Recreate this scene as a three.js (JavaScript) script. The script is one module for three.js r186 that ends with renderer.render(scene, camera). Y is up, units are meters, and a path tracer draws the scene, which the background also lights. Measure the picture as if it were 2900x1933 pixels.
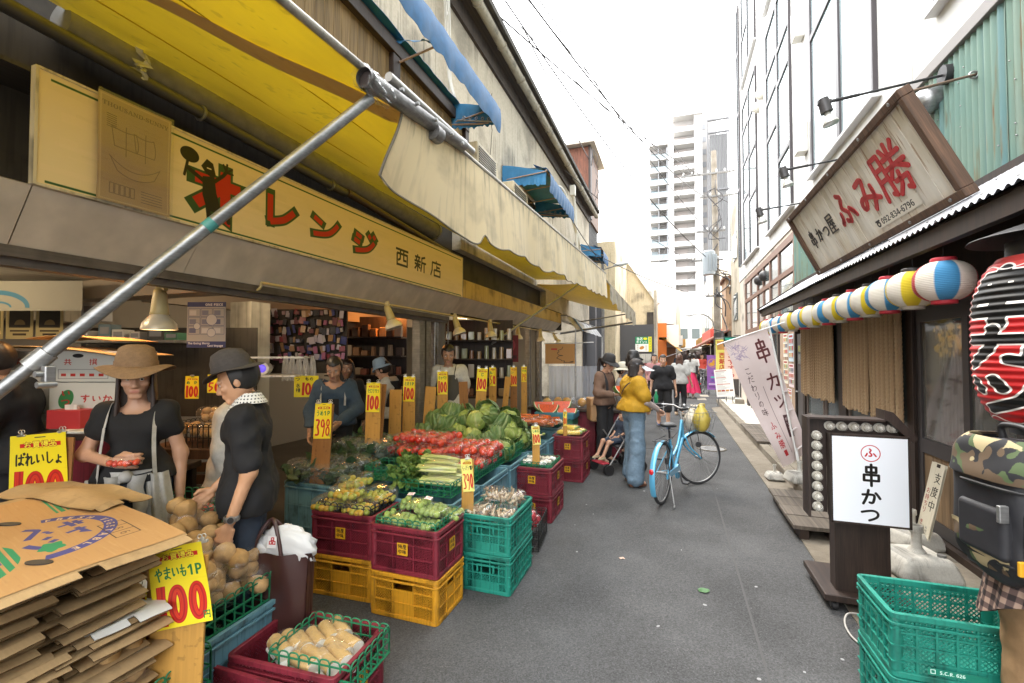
import * as THREE from 'three';
import { mergeGeometries } from 'three/addons/utils/BufferGeometryUtils.js';
import { RoundedBoxGeometry } from 'three/addons/geometries/RoundedBoxGeometry.js';

// ---------- camera, sky, sun, exposure ----------
const scene = new THREE.Scene();
const camera = new THREE.PerspectiveCamera(73.75,1024 / 683,.1,600);
camera.position.set(0,1.65,0);
camera.rotation.order = 'YXZ';
camera.rotation.y = THREE.MathUtils.degToRad(19.4);
camera.rotation.x = THREE.MathUtils.degToRad(1.48);
const renderer = new THREE.WebGLRenderer({ antialias: true });
renderer.setSize(1024,683);
renderer.toneMapping = THREE.LinearToneMapping;
renderer.toneMappingExposure = 1.95;
renderer.shadowMap.enabled = true;
renderer.shadowMap.type = THREE.PCFSoftShadowMap;
{ // bright overcast sky: nearly even, a little brighter overhead and towards the hidden sun
const W = 128,H = 64,d = new Float32Array(W * H * 4);
const sun = new THREE.Vector3(-.3,.85,-.45).normalize(),v = new THREE.Vector3();
for (let j = 0; j < H; j++) for (let i = 0; i < W; i++) {
const up = ((j + .5) / H - .5) * Math.PI, az = ((i + .5) / W - .5) * 2 * Math.PI;
v.set(Math.cos(az) * Math.cos(up),Math.sin(up),Math.sin(az) * Math.cos(up));
const g = 2.9 + .8 * Math.max(0,v.y) + .9 * Math.pow(Math.max(0,v.dot(sun)),6);
const k = (j * W + i) * 4; d[k] = g * .985; d[k + 1] = g; d[k + 2] = g * 1.015; d[k + 3] = 1;
}
const t = new THREE.DataTexture(d, W, H, THREE.RGBAFormat, THREE.FloatType);
t.mapping = THREE.EquirectangularReflectionMapping; t.magFilter = THREE.LinearFilter; t.needsUpdate = true;
scene.background = t; scene.environment = t;
scene.backgroundIntensity = 1; scene.environmentIntensity = 1;
}
const sunLight = new THREE.DirectionalLight(0xfff3e2,1.3);
sunLight.position.set(-.3 * 40,.85 * 40,-.45 * 40 - 6);
sunLight.target.position.set(0,0,-6);
sunLight.shadow.radius = 22; sunLight.shadow.mapSize.set(2048,2048);
Object.assign(sunLight.shadow.camera, { left: -25,right: 25,top: 25,bottom: -25,near: 1,far: 120 });
sunLight.name = 'sun'; sunLight.target.name = 'sun_target';
scene.add(sunLight, sunLight.target);

// ---------- helpers ----------
let seed = 12345;
function rnd() { seed = (seed + 0x6d2b79f5) | 0; let t = Math.imul(seed ^ (seed >>> 15),1 | seed); t = (t + Math.imul(t ^ (t >>> 7),61 | t)) ^ t; return ((t ^ (t >>> 14)) >>> 0) / 4294967296; }
const rr = (a, b) => a + (b - a) * rnd();
const pick = (a) => a[Math.floor(rnd() * a.length)];
const V = (x, y, z) => new THREE.Vector3(x, y, z);
const PI = Math.PI, clamp = THREE.MathUtils.clamp, lerp = THREE.MathUtils.lerp, sstep = THREE.MathUtils.smoothstep;
const vv = (p) => (p.isVector3 ? p : V(p[0],p[1],p[2]));

const used = new Map();
function numbered(n) { const k = used.get(n) ?? 0; used.set(n, k + 1); return k ? n + '_' + String(k).padStart(3,'0') : n; }
function tag(o, label, category, group, kind) {
if (label) o.userData.label = label;
if (category) o.userData.category = category;
if (group) o.userData.group = group;
if (kind) o.userData.kind = kind;
return o;
}
function thing(name, label, category, pos = [0,0,0],turn = 0,group) {
const o = new THREE.Group(); o.name = numbered(name); scene.add(o);
o.position.set(...pos); o.rotation.y = turn;
return tag(o, label, category, group);
}
function dup(root, pos, turn, label, group) {
const c = root.clone(); c.name = numbered(root.name.replace(/_\d{3}$/, '')); scene.add(c);
c.userData = { ...root.userData };
if (pos) c.position.set(...pos);
if (turn !== undefined) c.rotation.y = turn;
if (label) c.userData.label = label;
if (group) c.userData.group = group;
return c;
}
// every geometry becomes non-indexed with position, normal, uv
function plain(g) {
g = g.index ? g.toNonIndexed() : g;
if (!g.attributes.normal) g.computeVertexNormals();
if (!g.attributes.uv) g.setAttribute('uv',new THREE.BufferAttribute(new Float32Array(g.attributes.position.count * 2),2));
for (const k of Object.keys(g.attributes)) if (!['position','normal','uv','color'].includes(k)) g.deleteAttribute(k);
return g;
}
// uv in metres from the dominant axis of the face
function metric(g) {
const p = g.attributes.position, n = g.attributes.normal, u = g.attributes.uv;
for (let i = 0; i < p.count; i += 3) {
let nx = 0,ny = 0,nz = 0;
for (let k = 0; k < 3; k++) { nx += n.getX(i + k); ny += n.getY(i + k); nz += n.getZ(i + k); }
nx = Math.abs(nx); ny = Math.abs(ny); nz = Math.abs(nz);
for (let k = 0; k < 3; k++) {
const x = p.getX(i + k),y = p.getY(i + k),z = p.getZ(i + k);
if (ny >= nx && ny >= nz) u.setXY(i + k, x, -z); else if (nx >= nz) u.setXY(i + k, -z, y); else u.setXY(i + k, x, y);
}
}
return g;
}
function joined(geos, keepUv) {
geos = [].concat(geos).flat(Infinity).filter(Boolean).map(plain);
const col = geos.some((g) => g.attributes.color);
if (col) for (const g of geos) if (!g.attributes.color) g.setAttribute('color',new THREE.BufferAttribute(new Float32Array(g.attributes.position.count * 3).fill(1),3));
const g = geos.length === 1 ? geos[0] : mergeGeometries(geos, false);
return keepUv ? g : metric(g);
}
function mesh(name, geos, mat, parent, keepUv) {
const m = new THREE.Mesh(geos.isBufferGeometry && geos.userData.done ? geos : joined(geos, keepUv),mat);
m.name = parent === scene || !parent ? numbered(name) : name;
(parent ?? scene).add(m);
return m;
}
const bake = (geos, keepUv) => { const g = joined(geos, keepUv); g.userData.done = true; return g; };
const structure = (name, geos, mat, keepUv) => tag(mesh(name, geos, mat, scene, keepUv),null, null, null, 'structure');

// shapes
const box = (w, h, d, x = 0,y = 0,z = 0) => new THREE.BoxGeometry(w, h, d).translate(x, y, z);
const rbox = (w, h, d, x = 0,y = 0,z = 0,r = .008,s = 1) => new RoundedBoxGeometry(w, h, d, s, Math.min(r, w / 2.01,h / 2.01,d / 2.01)).translate(x, y, z);
const b2 = (x0,y0,z0,x1,y1,z1,r) => (r ? rbox : box)(Math.abs(x1 - x0),Math.abs(y1 - y0),Math.abs(z1 - z0),(x0 + x1) / 2,(y0 + y1) / 2,(z0 + z1) / 2,r);
function aim(g, a, b, up = V(0,1,0)) { // geometry along +y of unit frame -> from a to b
const d = b.clone().sub(a),L = d.length(); d.normalize();
let x = new THREE.Vector3().crossVectors(up, d); if (x.lengthSq() < 1e-6) x = V(1,0,0); x.normalize();
const z = new THREE.Vector3().crossVectors(x, d).normalize();
return g.applyMatrix4(new THREE.Matrix4().makeBasis(x, d, z).setPosition(a.clone().add(b).multiplyScalar(.5)));
}
const len = (a, b) => vv(a).distanceTo(vv(b));
function bar(a, b, w, t = w, up) { a = vv(a); b = vv(b); return aim(new THREE.BoxGeometry(w, len(a, b),t),a, b, up); }
function rod(a, b, r, r2 = r, s = 8,open = false) { a = vv(a); b = vv(b); return aim(new THREE.CylinderGeometry(r2,r, len(a, b),s, 1,open),a, b); }
function tube(pts, r, seg = 24,rad = 6,closed = false, tension = .5) {
return new THREE.TubeGeometry(new THREE.CatmullRomCurve3(pts.map(vv),closed, 'catmullrom',tension),seg, r, rad, closed);
}
const lathe = (pts, s = 24) => new THREE.LatheGeometry(pts.map((p) => new THREE.Vector2(p[0],p[1])),s);
const ball = (r, x = 0,y = 0,z = 0,a = 12,b = 8) => new THREE.SphereGeometry(r, a, b).translate(x, y, z);
function slab(pts, h, bevel = 0) { // polygon in x,z extruded upwards by h (base at y = 0)
const s = new THREE.Shape(pts.map((p) => new THREE.Vector2(p[0],-p[1])));
return new THREE.ExtrudeGeometry(s, { depth: h, bevelEnabled: bevel > 0,bevelSize: bevel, bevelThickness: bevel, bevelSegments: 1 }).rotateX(-PI / 2);
}
// a cloth or leaf: f(u, v) -> Vector3; thick > 0 gives it two sides and edges
function sheet(f, nu, nv, thick = 0,colf) {
const P = [],N = [],pos = [],nor = [],uv = [],col = [],e = 1e-3;
for (let j = 0; j <= nv; j++) for (let i = 0; i <= nu; i++) {
const u = i / nu, v = j / nv; P.push(f(u, v));
const du = f(Math.min(1,u + e),v).sub(f(Math.max(0,u - e),v)),dv = f(u, Math.min(1,v + e)).sub(f(u, Math.max(0,v - e)));
N.push(du.cross(dv).normalize());
}
const at = (i, j) => j * (nu + 1) + i, h = thick / 2;
const put = (k, s, i, j) => {
const p = P[k],n = N[k]; pos.push(p.x + n.x * h * s, p.y + n.y * h * s, p.z + n.z * h * s); nor.push(n.x * s, n.y * s, n.z * s); uv.push(i / nu, j / nv);
if (colf) { const c = colf(i / nu, j / nv); col.push(c[0],c[1],c[2]); }
};
for (let j = 0; j < nv; j++) for (let i = 0; i < nu; i++) {
for (const [a, b] of [[i, j],[i + 1,j],[i + 1,j + 1],[i, j],[i + 1,j + 1],[i, j + 1]]) put(at(a, b),1,a, b);
if (thick > 0) for (const [a, b] of [[i, j],[i + 1,j + 1],[i + 1,j],[i, j],[i, j + 1],[i + 1,j + 1]]) put(at(a, b),-1,a, b);
}
if (thick > 0) {
const edge = (a, b) => { const q = [[a, 1],[a, -1],[b, -1],[a, 1],[b, -1],[b, 1]]; for (const [k, s] of q) put(at(...k),s, k[0],k[1]); };
for (let i = 0; i < nu; i++) { edge([i, 0],[i + 1,0]); edge([i + 1,nv],[i, nv]); }
for (let j = 0; j < nv; j++) { edge([0,j + 1],[0,j]); edge([nu, j],[nu, j + 1]); }
}
const g = new THREE.BufferGeometry();
g.setAttribute('position',new THREE.Float32BufferAttribute(pos, 3)); g.setAttribute('normal',new THREE.Float32BufferAttribute(nor, 3)); g.setAttribute('uv',new THREE.Float32BufferAttribute(uv, 2));
if (colf) g.setAttribute('color',new THREE.Float32BufferAttribute(col, 3));
return g;
}
const quad = (a, b, c, d, nu = 1,nv = 1,thick = 0,fn) => { // a bottom-left, b bottom-right, c top-right, d top-left
[a, b, c, d] = [a, b, c, d].map(vv);
return sheet((u, v) => { const p = a.clone().lerp(b, u).lerp(d.clone().lerp(c, u),v); if (fn) fn(p, u, v); return p; },nu, nv, thick);
};
function place(g, pos, rx = 0,ry = 0,rz = 0,s = 1) {
return g.clone().applyMatrix4(new THREE.Matrix4().compose(vv(pos),new THREE.Quaternion().setFromEuler(new THREE.Euler(rx, ry, rz, 'YXZ')),typeof s === 'number' ? V(s, s, s) : vv(s)));
}
function bend(g, fn) { const p = g.attributes.position, v = V(0,0,0); for (let i = 0; i < p.count; i++) { v.fromBufferAttribute(p, i); fn(v); p.setXYZ(i, v.x, v.y, v.z); } g.computeVertexNormals(); return g; }

// ---------- noise and textures ----------
function hash(x, y, s) { let h = Math.imul(x | 0,374761393) + Math.imul(y | 0,668265263) + Math.imul(s, 974634533); h = Math.imul(h ^ (h >>> 13),1274126177); return ((h ^ (h >>> 16)) >>> 0) / 4294967296; }
function tile(x, y, px, py, s = 0) { // tiling value noise, x in [0,px)
const ix = Math.floor(x),iy = Math.floor(y),fx = x - ix, fy = y - iy, u = fx * fx * (3 - 2 * fx),w = fy * fy * (3 - 2 * fy),m = (a, n) => ((a % n) + n) % n;
const h = (a, b) => hash(m(a, px),m(b, py),s);
return lerp(lerp(h(ix, iy),h(ix + 1,iy),u),lerp(h(ix, iy + 1),h(ix + 1,iy + 1),u),w);
}
const fbm = (u, v, px, py, o = 4,s = 0) => { let a = 0,k = .5,t = 0; for (let i = 0; i < o; i++) { a += k * tile(u * px, v * py, px, py, s + i * 17); t += k; k *= .5; px *= 2; py *= 2; } return a / t; };
const n3 = (x, y, z, s = 0) => { // smooth 3D-ish noise in [-1,1]
const f = (a, b, q) => tile(a, b, 4096,4096,q); return (f(x + 40 + z * .37,y + 40 + z * .71,s) + f(y + 90 + x * .41,z + 90 - x * .23,s + 3) - 1);
};
function pix(w, h, fn, srgb = true, repeat) { // fn(u, v) -> [r, g, b] 0..1 (v up)
const d = new Uint8Array(w * h * 4);
for (let j = 0; j < h; j++) for (let i = 0; i < w; i++) {
const c = fn((i + .5) / w, (j + .5) / h),k = (j * w + i) * 4;
for (let q = 0; q < 3; q++) d[k + q] = clamp(Math.round((typeof c === 'number' ? c : c[q]) * 255),0,255);
d[k + 3] = 255;
}
const t = new THREE.DataTexture(d, w, h, THREE.RGBAFormat, THREE.UnsignedByteType);
t.wrapS = t.wrapT = THREE.RepeatWrapping; t.magFilter = THREE.LinearFilter; t.minFilter = THREE.LinearMipmapLinearFilter;
if (srgb) t.colorSpace = THREE.SRGBColorSpace;
if (repeat) t.repeat.set(1 / repeat[0],1 / repeat[1]);
t.needsUpdate = true; return t;
}
function rep(t, w, h = w) { const c = t.clone(); c.repeat.set(1 / w, 1 / h); c.needsUpdate = true; return c; }
const L = (r, g, b) => new THREE.Color().setRGB(r, g, b);
function std(color, rough = .7,o = {}) { return new THREE.MeshStandardMaterial({ color: Array.isArray(color) ? L(...color) : new THREE.Color(color),roughness: rough, side: THREE.DoubleSide, ...o }); }
function phys(color, rough = .5,o = {}) { return new THREE.MeshPhysicalMaterial({ color: Array.isArray(color) ? L(...color) : new THREE.Color(color),roughness: rough, side: THREE.DoubleSide, ...o }); }
const mul = (c, k) => [c[0] * k, c[1] * k, c[2] * k];
const mix3 = (a, b, t) => [lerp(a[0],b[0],t),lerp(a[1],b[1],t),lerp(a[2],b[2],t)];

// neutral grain (mean near 1 in linear terms is left to the colour): used as map and bump on many materials
const T = {};
T.grain = pix(256,256,(u, v) => { const g = .82 + .18 * fbm(u, v, 12,12,4,1); return [g, g, g]; });
T.fine = pix(256,256,(u, v) => .5 + .5 * (hash(u * 256,v * 256,5) - .5) + .3 * (fbm(u, v, 40,40,2,8) - .5),false);
T.dirt = pix(512,512,(u, v) => { // pale dirt: soft blotches and vertical streaks
const b = fbm(u, v, 5,5,5,2),s = fbm(u, v, 60,3,3,9); const g = 1 - .28 * sstep(b, .45,.8) - .16 * sstep(s, .5,.85); return [g, g * .985,g * .955];
});
T.asphalt = pix(1024,1024,(u, v) => {
const f = fbm(u, v, 6,6,5,3),s = hash(u * 1024,v * 1024,7),c = tile(u * 300,v * 300,300,300,4),big = sstep(fbm(u, v, 3,3,3,77),.3,.75);
let g = .71 + .2 * (f - .5) + .22 * (s - .5) + .22 * (c - .5) - .07 * big;
const q = hash(u * 340,v * 340,11); if (q > .992) g += .3 * hash(u * 340,v * 340,12); if (q < .02) g -= .12;
return [g * .99,g, g * 1.015];
});
T.asphaltBump = pix(512,512,(u, v) => .5 + .6 * (tile(u * 190,v * 190,190,190,4) - .5) + .3 * (hash(u * 512,v * 512,7) - .5),false);
T.concrete = pix(512,512,(u, v) => {
const b = fbm(u, v, 4,4,6,21),f = fbm(u, v, 40,40,3,22),s = hash(u * 512,v * 512,23); const g = .78 + .3 * (b - .5) + .12 * (f - .5) + .08 * (s - .5);
return [g, g * (.985 - .05 * (1 - b)),g * (.95 - .1 * (1 - b))];
});
T.plaster = pix(1024,1024,(u, v) => { // old rendered wall: runs of grey dirt, cracks of tone
const b = fbm(u, v, 5,5,5,31),run = fbm(u, v, 70,2,4,32),f = fbm(u, v, 120,120,2,33),bl = fbm(u, v, 9,7,4,34);
const g = .93 - .20 * sstep(b, .45,.75) - .22 * sstep(run, .52,.8) * sstep(bl, .35,.7) + .10 * (f - .5); return [g, g * .985,g * .96];
});
T.rust = pix(1024,512,(u, v) => { // faded teal paint with rust and rub marks running down the corrugations
const col = tile(u * 90,.5,90,1,41),st = fbm(u, v, 140,5,4,42),b = fbm(u, v, 8,5,5,43),pale = fbm(u, v, 50,2,3,44);
let c = mix3([.50,.66,.62],[.60,.70,.62],b); c = mix3(c, [.42,.62,.68],.5 * sstep(col, .55,.9));
c = mix3(c, [.68,.70,.62],.75 * sstep(pale, .5,.75)); c = mix3(c, [.60,.45,.28],.75 * sstep(st, .60,.82) * sstep(b, .38,.6)); c = mix3(c, [.42,.27,.15],.6 * sstep(st, .72,.85));
return c;
});
T.wood = pix(512,512,(u, v) => { // grain along v
const w = fbm(u, v, 26,2,4,51),f = fbm(u, v, 160,6,3,52),k = fbm(u, v, 4,2,3,53),g = .74 + .3 * (w - .5) + .28 * (f - .5) + .14 * (k - .5); return [g, g * .96,g * .9];
});
T.board = pix(512,512,(u, v) => { // smooth tan hardboard with scuffs
const b = fbm(u, v, 5,5,4,61),f = fbm(u, v, 90,4,3,62),s = sstep(fbm(u, v, 30,30,3,63),.68,.8),g = .9 + .12 * (b - .5) + .10 * (f - .5) - .12 * s; return [g, g * .985,g * .95];
});
T.card = pix(512,512,(u, v) => { // kraft board
const b = fbm(u, v, 6,6,5,71),f = fbm(u, v, 60,200,2,72),s = sstep(fbm(u, v, 14,14,4,73),.62,.75),g = .92 + .12 * (b - .5) + .06 * (f - .5) - .07 * s; return [g, g, g];
});
T.awning = pix(1024,512,(u, v) => { // yellow vinyl: seams come from geometry; grime and rub marks
const b = fbm(u, v, 6,4,5,81),f = fbm(u, v, 100,14,3,82),sp = sstep(fbm(u, v, 60,30,3,83),.66,.78),g = .95 + .12 * (b - .5) + .05 * (f - .5) - .14 * sp * sstep(b, .4,.7); return [g, g * (1 - .03 * (1 - b)),g];
});
T.cream = pix(1024,512,(u, v) => { // dirty cream canvas: grey-brown runs from the bar down
const b = fbm(u, v, 8,3,5,91),run = fbm(u, v, 60,2,4,92),top = sstep(v, .55,1); const g = .97 - .12 * sstep(b, .45,.8) - .2 * sstep(run, .5,.78) * (.35 + .65 * top); return [g, g * .975,g * .915];
});
T.weave = pix(256,256,(u, v) => { const g = .86 + .07 * Math.sin(u * 256 * PI / 2) * Math.sin(v * 256 * PI / 2) + .14 * (fbm(u, v, 8,8,4,96) - .5) + .06 * (hash(u * 256,v * 256,97) - .5); return [g, g, g]; });
T.metal = pix(256,256,(u, v) => { const b = fbm(u, v, 10,10,4,98),s = fbm(u, v, 3,90,3,99),g = .82 + .25 * (b - .5) + .15 * (s - .5); return [g, g, g * 1.01]; });
T.worn = pix(1024,512,(u, v) => { // old white paint on boards, brown wood where it has flaked
const f = fbm(u, v, 120,4,4,101),b = fbm(u, v, 7,4,5,102),c = fbm(u, v, 40,10,4,103); let k = mix3([.985,.97,.94],[.92,.89,.83],sstep(b, .4,.75));
k = mix3(k, [.62,.50,.38],.7 * sstep(f, .62,.78) * sstep(c, .42,.62)); return mul(k, .97 + .06 * (c - .5));
});
// ---------- lettering: strokes on a 100 x 100 field, '~' marks a curved stroke ----------
const GLYPH = {
'オ': '10 32 90 32;62 8 62 88 50 82;60 34 12 76','レ': '28 10 28 88;~28 88 55 78 72 62 88 40','ン': '14 22 38 40;~12 86 45 80 72 58 88 24','ジ': '16 20 36 30;10 44 30 54;~14 88 50 80 74 56 84 34;62 8 70 22;80 4 88 18',
'セ': '8 40 90 30 72 54;36 10 36 80 84 84','ロ': '18 20 82 20 82 82 18 82 18 20','リ': '28 14 28 56;~72 10 72 50 64 74 40 92','キ': '18 30 80 24;10 58 90 50;44 8 58 94','ャ': '16 52 82 42 70 58;38 28 52 94','ベ': '~6 62 34 30 50 42 92 78;66 18 72 30;80 12 87 24',
'ツ': '14 26 24 46;44 20 52 40;~84 22 78 56 58 78 28 92','カ': '12 32 84 32 78 84 62 78;~46 8 44 40 38 62 14 92','ポ': '12 30 88 30;50 8 50 90;28 48 14 72;72 48 86 72;84 4 92 12','イ': '~80 10 56 36 14 56;54 40 54 92','ト': '36 8 36 92;36 40 76 60','ハ': '~34 24 28 56 10 82;~62 20 78 52 92 82',
'ウ': '50 6 50 24;14 44 14 26 86 26;~86 26 82 60 38 92','ス': '18 18 78 18;~78 18 60 54 12 90;56 56 88 88','ッ': '22 44 30 60;46 40 52 56;~80 42 74 70 40 92','ニ': '22 28 78 28;10 78 90 78','ル': '~30 14 28 56 8 88;~60 8 60 86 76 76 94 50',
'か': '~10 36 56 32 68 38 66 60 58 86 44 80;~38 8 34 46 12 88;~74 24 86 38 94 54','つ': '~8 40 40 30 74 28 90 46 80 72 44 86','ふ': '~42 10 58 20 46 34 42 46 60 62 54 82 38 78;~22 54 18 70 8 80;~74 54 86 66 93 78','み': '~20 22 54 18 44 44 26 78 10 74 20 58 50 60 92 76;~78 42 76 66 56 92',
'す': '8 26 92 24;~56 6 56 50 44 60 34 50 46 40 56 50 56 72 40 94','い': '~20 22 20 60 30 80 40 66;~76 26 86 46 88 64','め': '~24 20 32 54 44 74;~62 12 46 60 24 84 12 66 30 42 62 36 86 54 78 78 58 88','う': '~32 10 52 16 66 14;~22 40 54 32 74 46 66 74 40 94','と': '~34 10 40 34 46 44;~82 28 30 56 26 80 50 86 84 84',
'ま': '16 26 84 24;18 46 82 44;~52 8 52 66 40 86 22 82 24 68 48 68 84 88','や': '~8 46 60 26 84 34 80 52 58 54;~50 8 58 18 52 26;~28 20 42 60 50 94','も': '~44 8 38 50 42 84 66 88 84 72 80 54;20 34 70 34;18 56 68 56','ば': '~18 12 12 50 18 88;38 34 86 32;~62 12 62 74 48 88 36 78 48 68 66 74 84 86;84 4 90 14;94 2 98 10',
'れ': '24 8 24 92;8 32 34 28 10 74;~22 58 54 26 66 34 60 76 70 88 94 72','し': '~30 8 28 60 36 84 60 86 86 66','ょ': '~52 34 52 78 38 92 24 82 40 72 56 76 80 90;54 52 80 50','お': '12 30 60 28;~36 8 36 78 22 86 14 72 34 54 66 50 84 66 74 86 58 88;~74 18 88 32','こ': '~22 20 54 18 76 22;~22 64 30 82 60 84 82 78',
'だ': '~10 30 36 30 54 28;~34 8 26 50 10 90;56 46 86 44;~52 70 58 84 88 84;72 10 80 22;86 6 94 18','わ': '24 8 24 92;8 32 34 28 10 74;~22 58 56 30 84 40 84 66 56 90','り': '~24 12 20 40 28 56;~70 10 74 48 66 74 42 94','の': '~50 22 42 62 26 78 14 58 26 30 56 18 84 36 84 64 58 86',
'ら': '~42 8 58 16 64 22;~26 28 22 58 26 62 60 48 78 66 64 86 32 90','き': '20 24 76 18;18 42 80 36;~46 6 60 44 68 62 50 58;~24 66 30 88 72 86','じ': '~30 8 28 60 36 84 60 86 86 66;62 14 70 28;78 10 86 22','っ': '~20 56 44 50 70 50 80 64 70 82 44 92','ち': '12 28 84 26;~46 8 26 58 30 60 60 48 82 62 72 86 34 92','て': '~10 26 50 22 88 20;~86 20 50 44 48 74 76 90','る': '22 18 74 16 24 62;~24 62 60 46 82 64 70 88 42 90 34 78 48 74 58 84','ね': '24 8 24 92;8 32 34 28 10 74;~22 58 54 28 76 38 72 80 52 88 46 76 62 70 92 90','え': '~38 8 52 16 62 14;20 34 70 32 14 88;~40 62 54 58 58 84 90 86',
'西': '8 14 92 14;16 34 84 34 84 90 16 90 16 34;38 14 36 60 22 70;60 14 60 64 78 64','新': '10 18 50 18;30 4 30 18;18 24 24 36;42 24 36 36;6 40 54 40;8 56 52 56;30 40 30 94;28 58 8 84;32 62 50 76;88 8 62 18 62 50 54 92;62 42 96 42;80 42 80 94','店': '52 2 52 16;16 16 94 16;18 16 16 60 4 92;56 26 56 54;56 38 84 38;34 56 86 56 86 88 34 88 34 56',
'串': '26 12 74 12 74 36 26 36 26 12;14 48 86 48 86 74 14 74 14 48;50 0 50 98','屋': '14 8 88 8 88 26 14 26;14 8 14 50 4 92;24 38 88 38;50 38 36 54 78 52;70 44 84 58;32 70 84 70;58 58 58 90;20 90 96 90','勝': '12 10 10 60 4 92;12 10 36 10 36 90 28 86;12 34 36 34;12 56 36 56;50 8 56 20;88 6 80 18;46 26 94 26;42 44 96 44;68 4 64 40 44 62;74 46 96 60;50 70 84 70 80 94 72 90;66 58 62 78 46 94',
'買': '14 6 86 6 86 24 14 24 14 6;38 6 38 24;62 6 62 24;22 34 78 34 78 80 22 80 22 34;22 50 78 50;22 64 78 64;38 80 14 96;62 80 88 96','得': '26 4 8 26;28 26 6 52;18 44 18 96;44 6 86 6 86 34 44 34 44 6;44 20 86 20;36 46 94 46;34 62 96 62;78 46 78 92 66 88;48 70 58 82','品': '32 8 68 8 68 40 32 40 32 8;8 54 42 54 42 92 8 92 8 54;58 54 92 54 92 92 58 92 58 54',
'円': '12 94 12 10 88 10 88 92 76 88;12 52 88 52;50 10 50 52','共': '12 26 88 26;32 6 32 60;68 6 68 60;4 60 96 60;34 68 14 94;66 68 88 94','撰': '20 6 20 92 10 88;6 28 36 28;6 58 36 48;46 8 62 8 62 26 48 26 48 38 64 38;74 8 90 8 90 26 76 26 76 38 94 38;42 54 96 54;58 44 58 70;80 44 80 70;38 70 98 70;56 76 42 94;80 76 94 94','瓜': '84 6 30 16;30 16 26 60 8 92;50 14 50 80 40 92 66 84;70 12 76 56 96 92',
'支': '10 22 90 22;50 4 50 44;20 44 78 44 56 76 12 94;34 58 58 80 92 94','度': '52 2 52 14;14 14 92 14;16 14 14 60 4 94;26 32 92 32;42 22 42 50 74 50;74 22 74 50;32 62 82 62 60 82 26 94;42 70 66 86 92 94','中': '14 22 86 22 86 60 14 60 14 22;50 2 50 98','味': '8 18 34 18 34 68 8 68 8 18;46 28 90 28;40 50 96 50;68 4 68 96;66 52 42 84;70 52 96 82',
'高': '50 2 50 14;6 14 94 14;30 24 70 24 70 40 30 40 30 24;14 94 14 50 86 50 86 92 76 90;34 62 66 62 66 80 34 80 34 62','冷': '8 14 18 30;6 86 24 56;60 4 30 44;60 4 96 40;46 46 78 46;40 62 86 62 66 90;54 74 70 94','地': '6 32 38 32;22 8 22 78;4 84 40 70;46 46 94 30 92 64 82 62;72 6 72 72;54 22 54 86 96 86','特': '14 16 10 36;6 36 38 30;24 4 24 96;4 68 40 54;50 22 90 22;70 4 70 42;44 42 96 42;42 60 96 60;80 48 80 92 68 88;54 68 62 80',
'産': '50 2 50 14;12 14 88 14;32 18 38 30;68 18 60 30;10 32 94 32;16 32 14 64 4 94;38 40 30 54;30 52 88 52;32 70 84 70;58 40 58 92;22 92 94 92','当': '50 4 50 40;22 12 32 30;78 12 68 30;14 40 84 40 84 92 14 92;14 66 84 66','持': '20 6 20 92 10 88;6 28 36 28;6 58 36 48;46 20 90 20;68 4 68 40;40 40 96 40;40 58 96 58;80 48 80 92 68 88;52 66 60 80','各': '40 4 30 28 10 46;34 20 74 20 54 50 8 68;36 34 60 50 94 66;28 66 74 66 74 94 28 94 28 66','種': '38 8 10 16;4 34 44 34;24 14 24 96;24 40 6 70;26 44 42 60;88 8 52 14;48 24 96 24;56 36 90 36 90 62 56 62 56 36;56 48 90 48;72 12 72 92;52 76 94 76;46 92 98 92',
};
function glyph(c, ch, x, y, s, o = {}) { // x, y: top-left of the field; s: its size (or [w, h])
const [w, h] = Array.isArray(s) ? s : [s, s],def = GLYPH[ch];
c.lineCap = o.cap ?? 'butt'; c.lineJoin = o.cap === 'round' ? 'round' : 'miter'; c.miterLimit = 3;
if (!def) { c.font = (o.bold === false ? '' : 'bold ') + Math.round(h * 1.05) + 'px ' + (o.font ?? 'sans-serif'); c.textAlign = 'left'; c.textBaseline = 'alphabetic'; c.fillStyle = o.color ?? '#111'; if (o.outline) { c.lineWidth = o.outlineW * 2; c.strokeStyle = o.outline; c.strokeText(ch, x, y + h * .9); } c.fillText(ch, x, y + h * .9); return; }
const path = () => {
c.beginPath();
for (const st of def.split(';')) {
const curved = st[0] === '~',n = (curved ? st.slice(1) : st).split(' ').map(Number),P = [];
for (let i = 0; i < n.length; i += 2) P.push([x + n[i] / 100 * w, y + n[i + 1] / 100 * h]);
c.moveTo(...P[0]);
if (!curved || P.length < 3) for (const p of P.slice(1)) c.lineTo(...p);
else { for (let i = 1; i < P.length - 1; i++) { const e = i === P.length - 2 ? P[i + 1] : [(P[i][0] + P[i + 1][0]) / 2,(P[i][1] + P[i + 1][1]) / 2]; c.quadraticCurveTo(P[i][0],P[i][1],e[0],e[1]); } }
}
};
const lw = (o.w ?? .1) * Math.min(w, h);
if (o.outline) { path(); c.strokeStyle = o.outline; c.lineWidth = lw + 2 * (o.outlineW ?? lw * .3); c.lineCap = o.cap ?? 'square'; c.stroke(); c.lineCap = o.cap ?? 'butt'; }
path(); c.strokeStyle = o.color ?? '#111'; c.lineWidth = lw; c.stroke();
if (o.streak) { path(); c.strokeStyle = o.streak; c.lineWidth = lw * .25; c.stroke(); }
}
function words(c, str, x, y, s, o = {}) { // vertical when o.v
const adv = (o.gap ?? 1.06) * (Array.isArray(s) ? s[o.v ? 1 : 0] : s);
[...str].forEach((ch, i) => { if (ch !== ' ') glyph(c, ch, o.v ? x : x + i * adv, o.v ? y + i * adv : y, s, o); });
}
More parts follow.
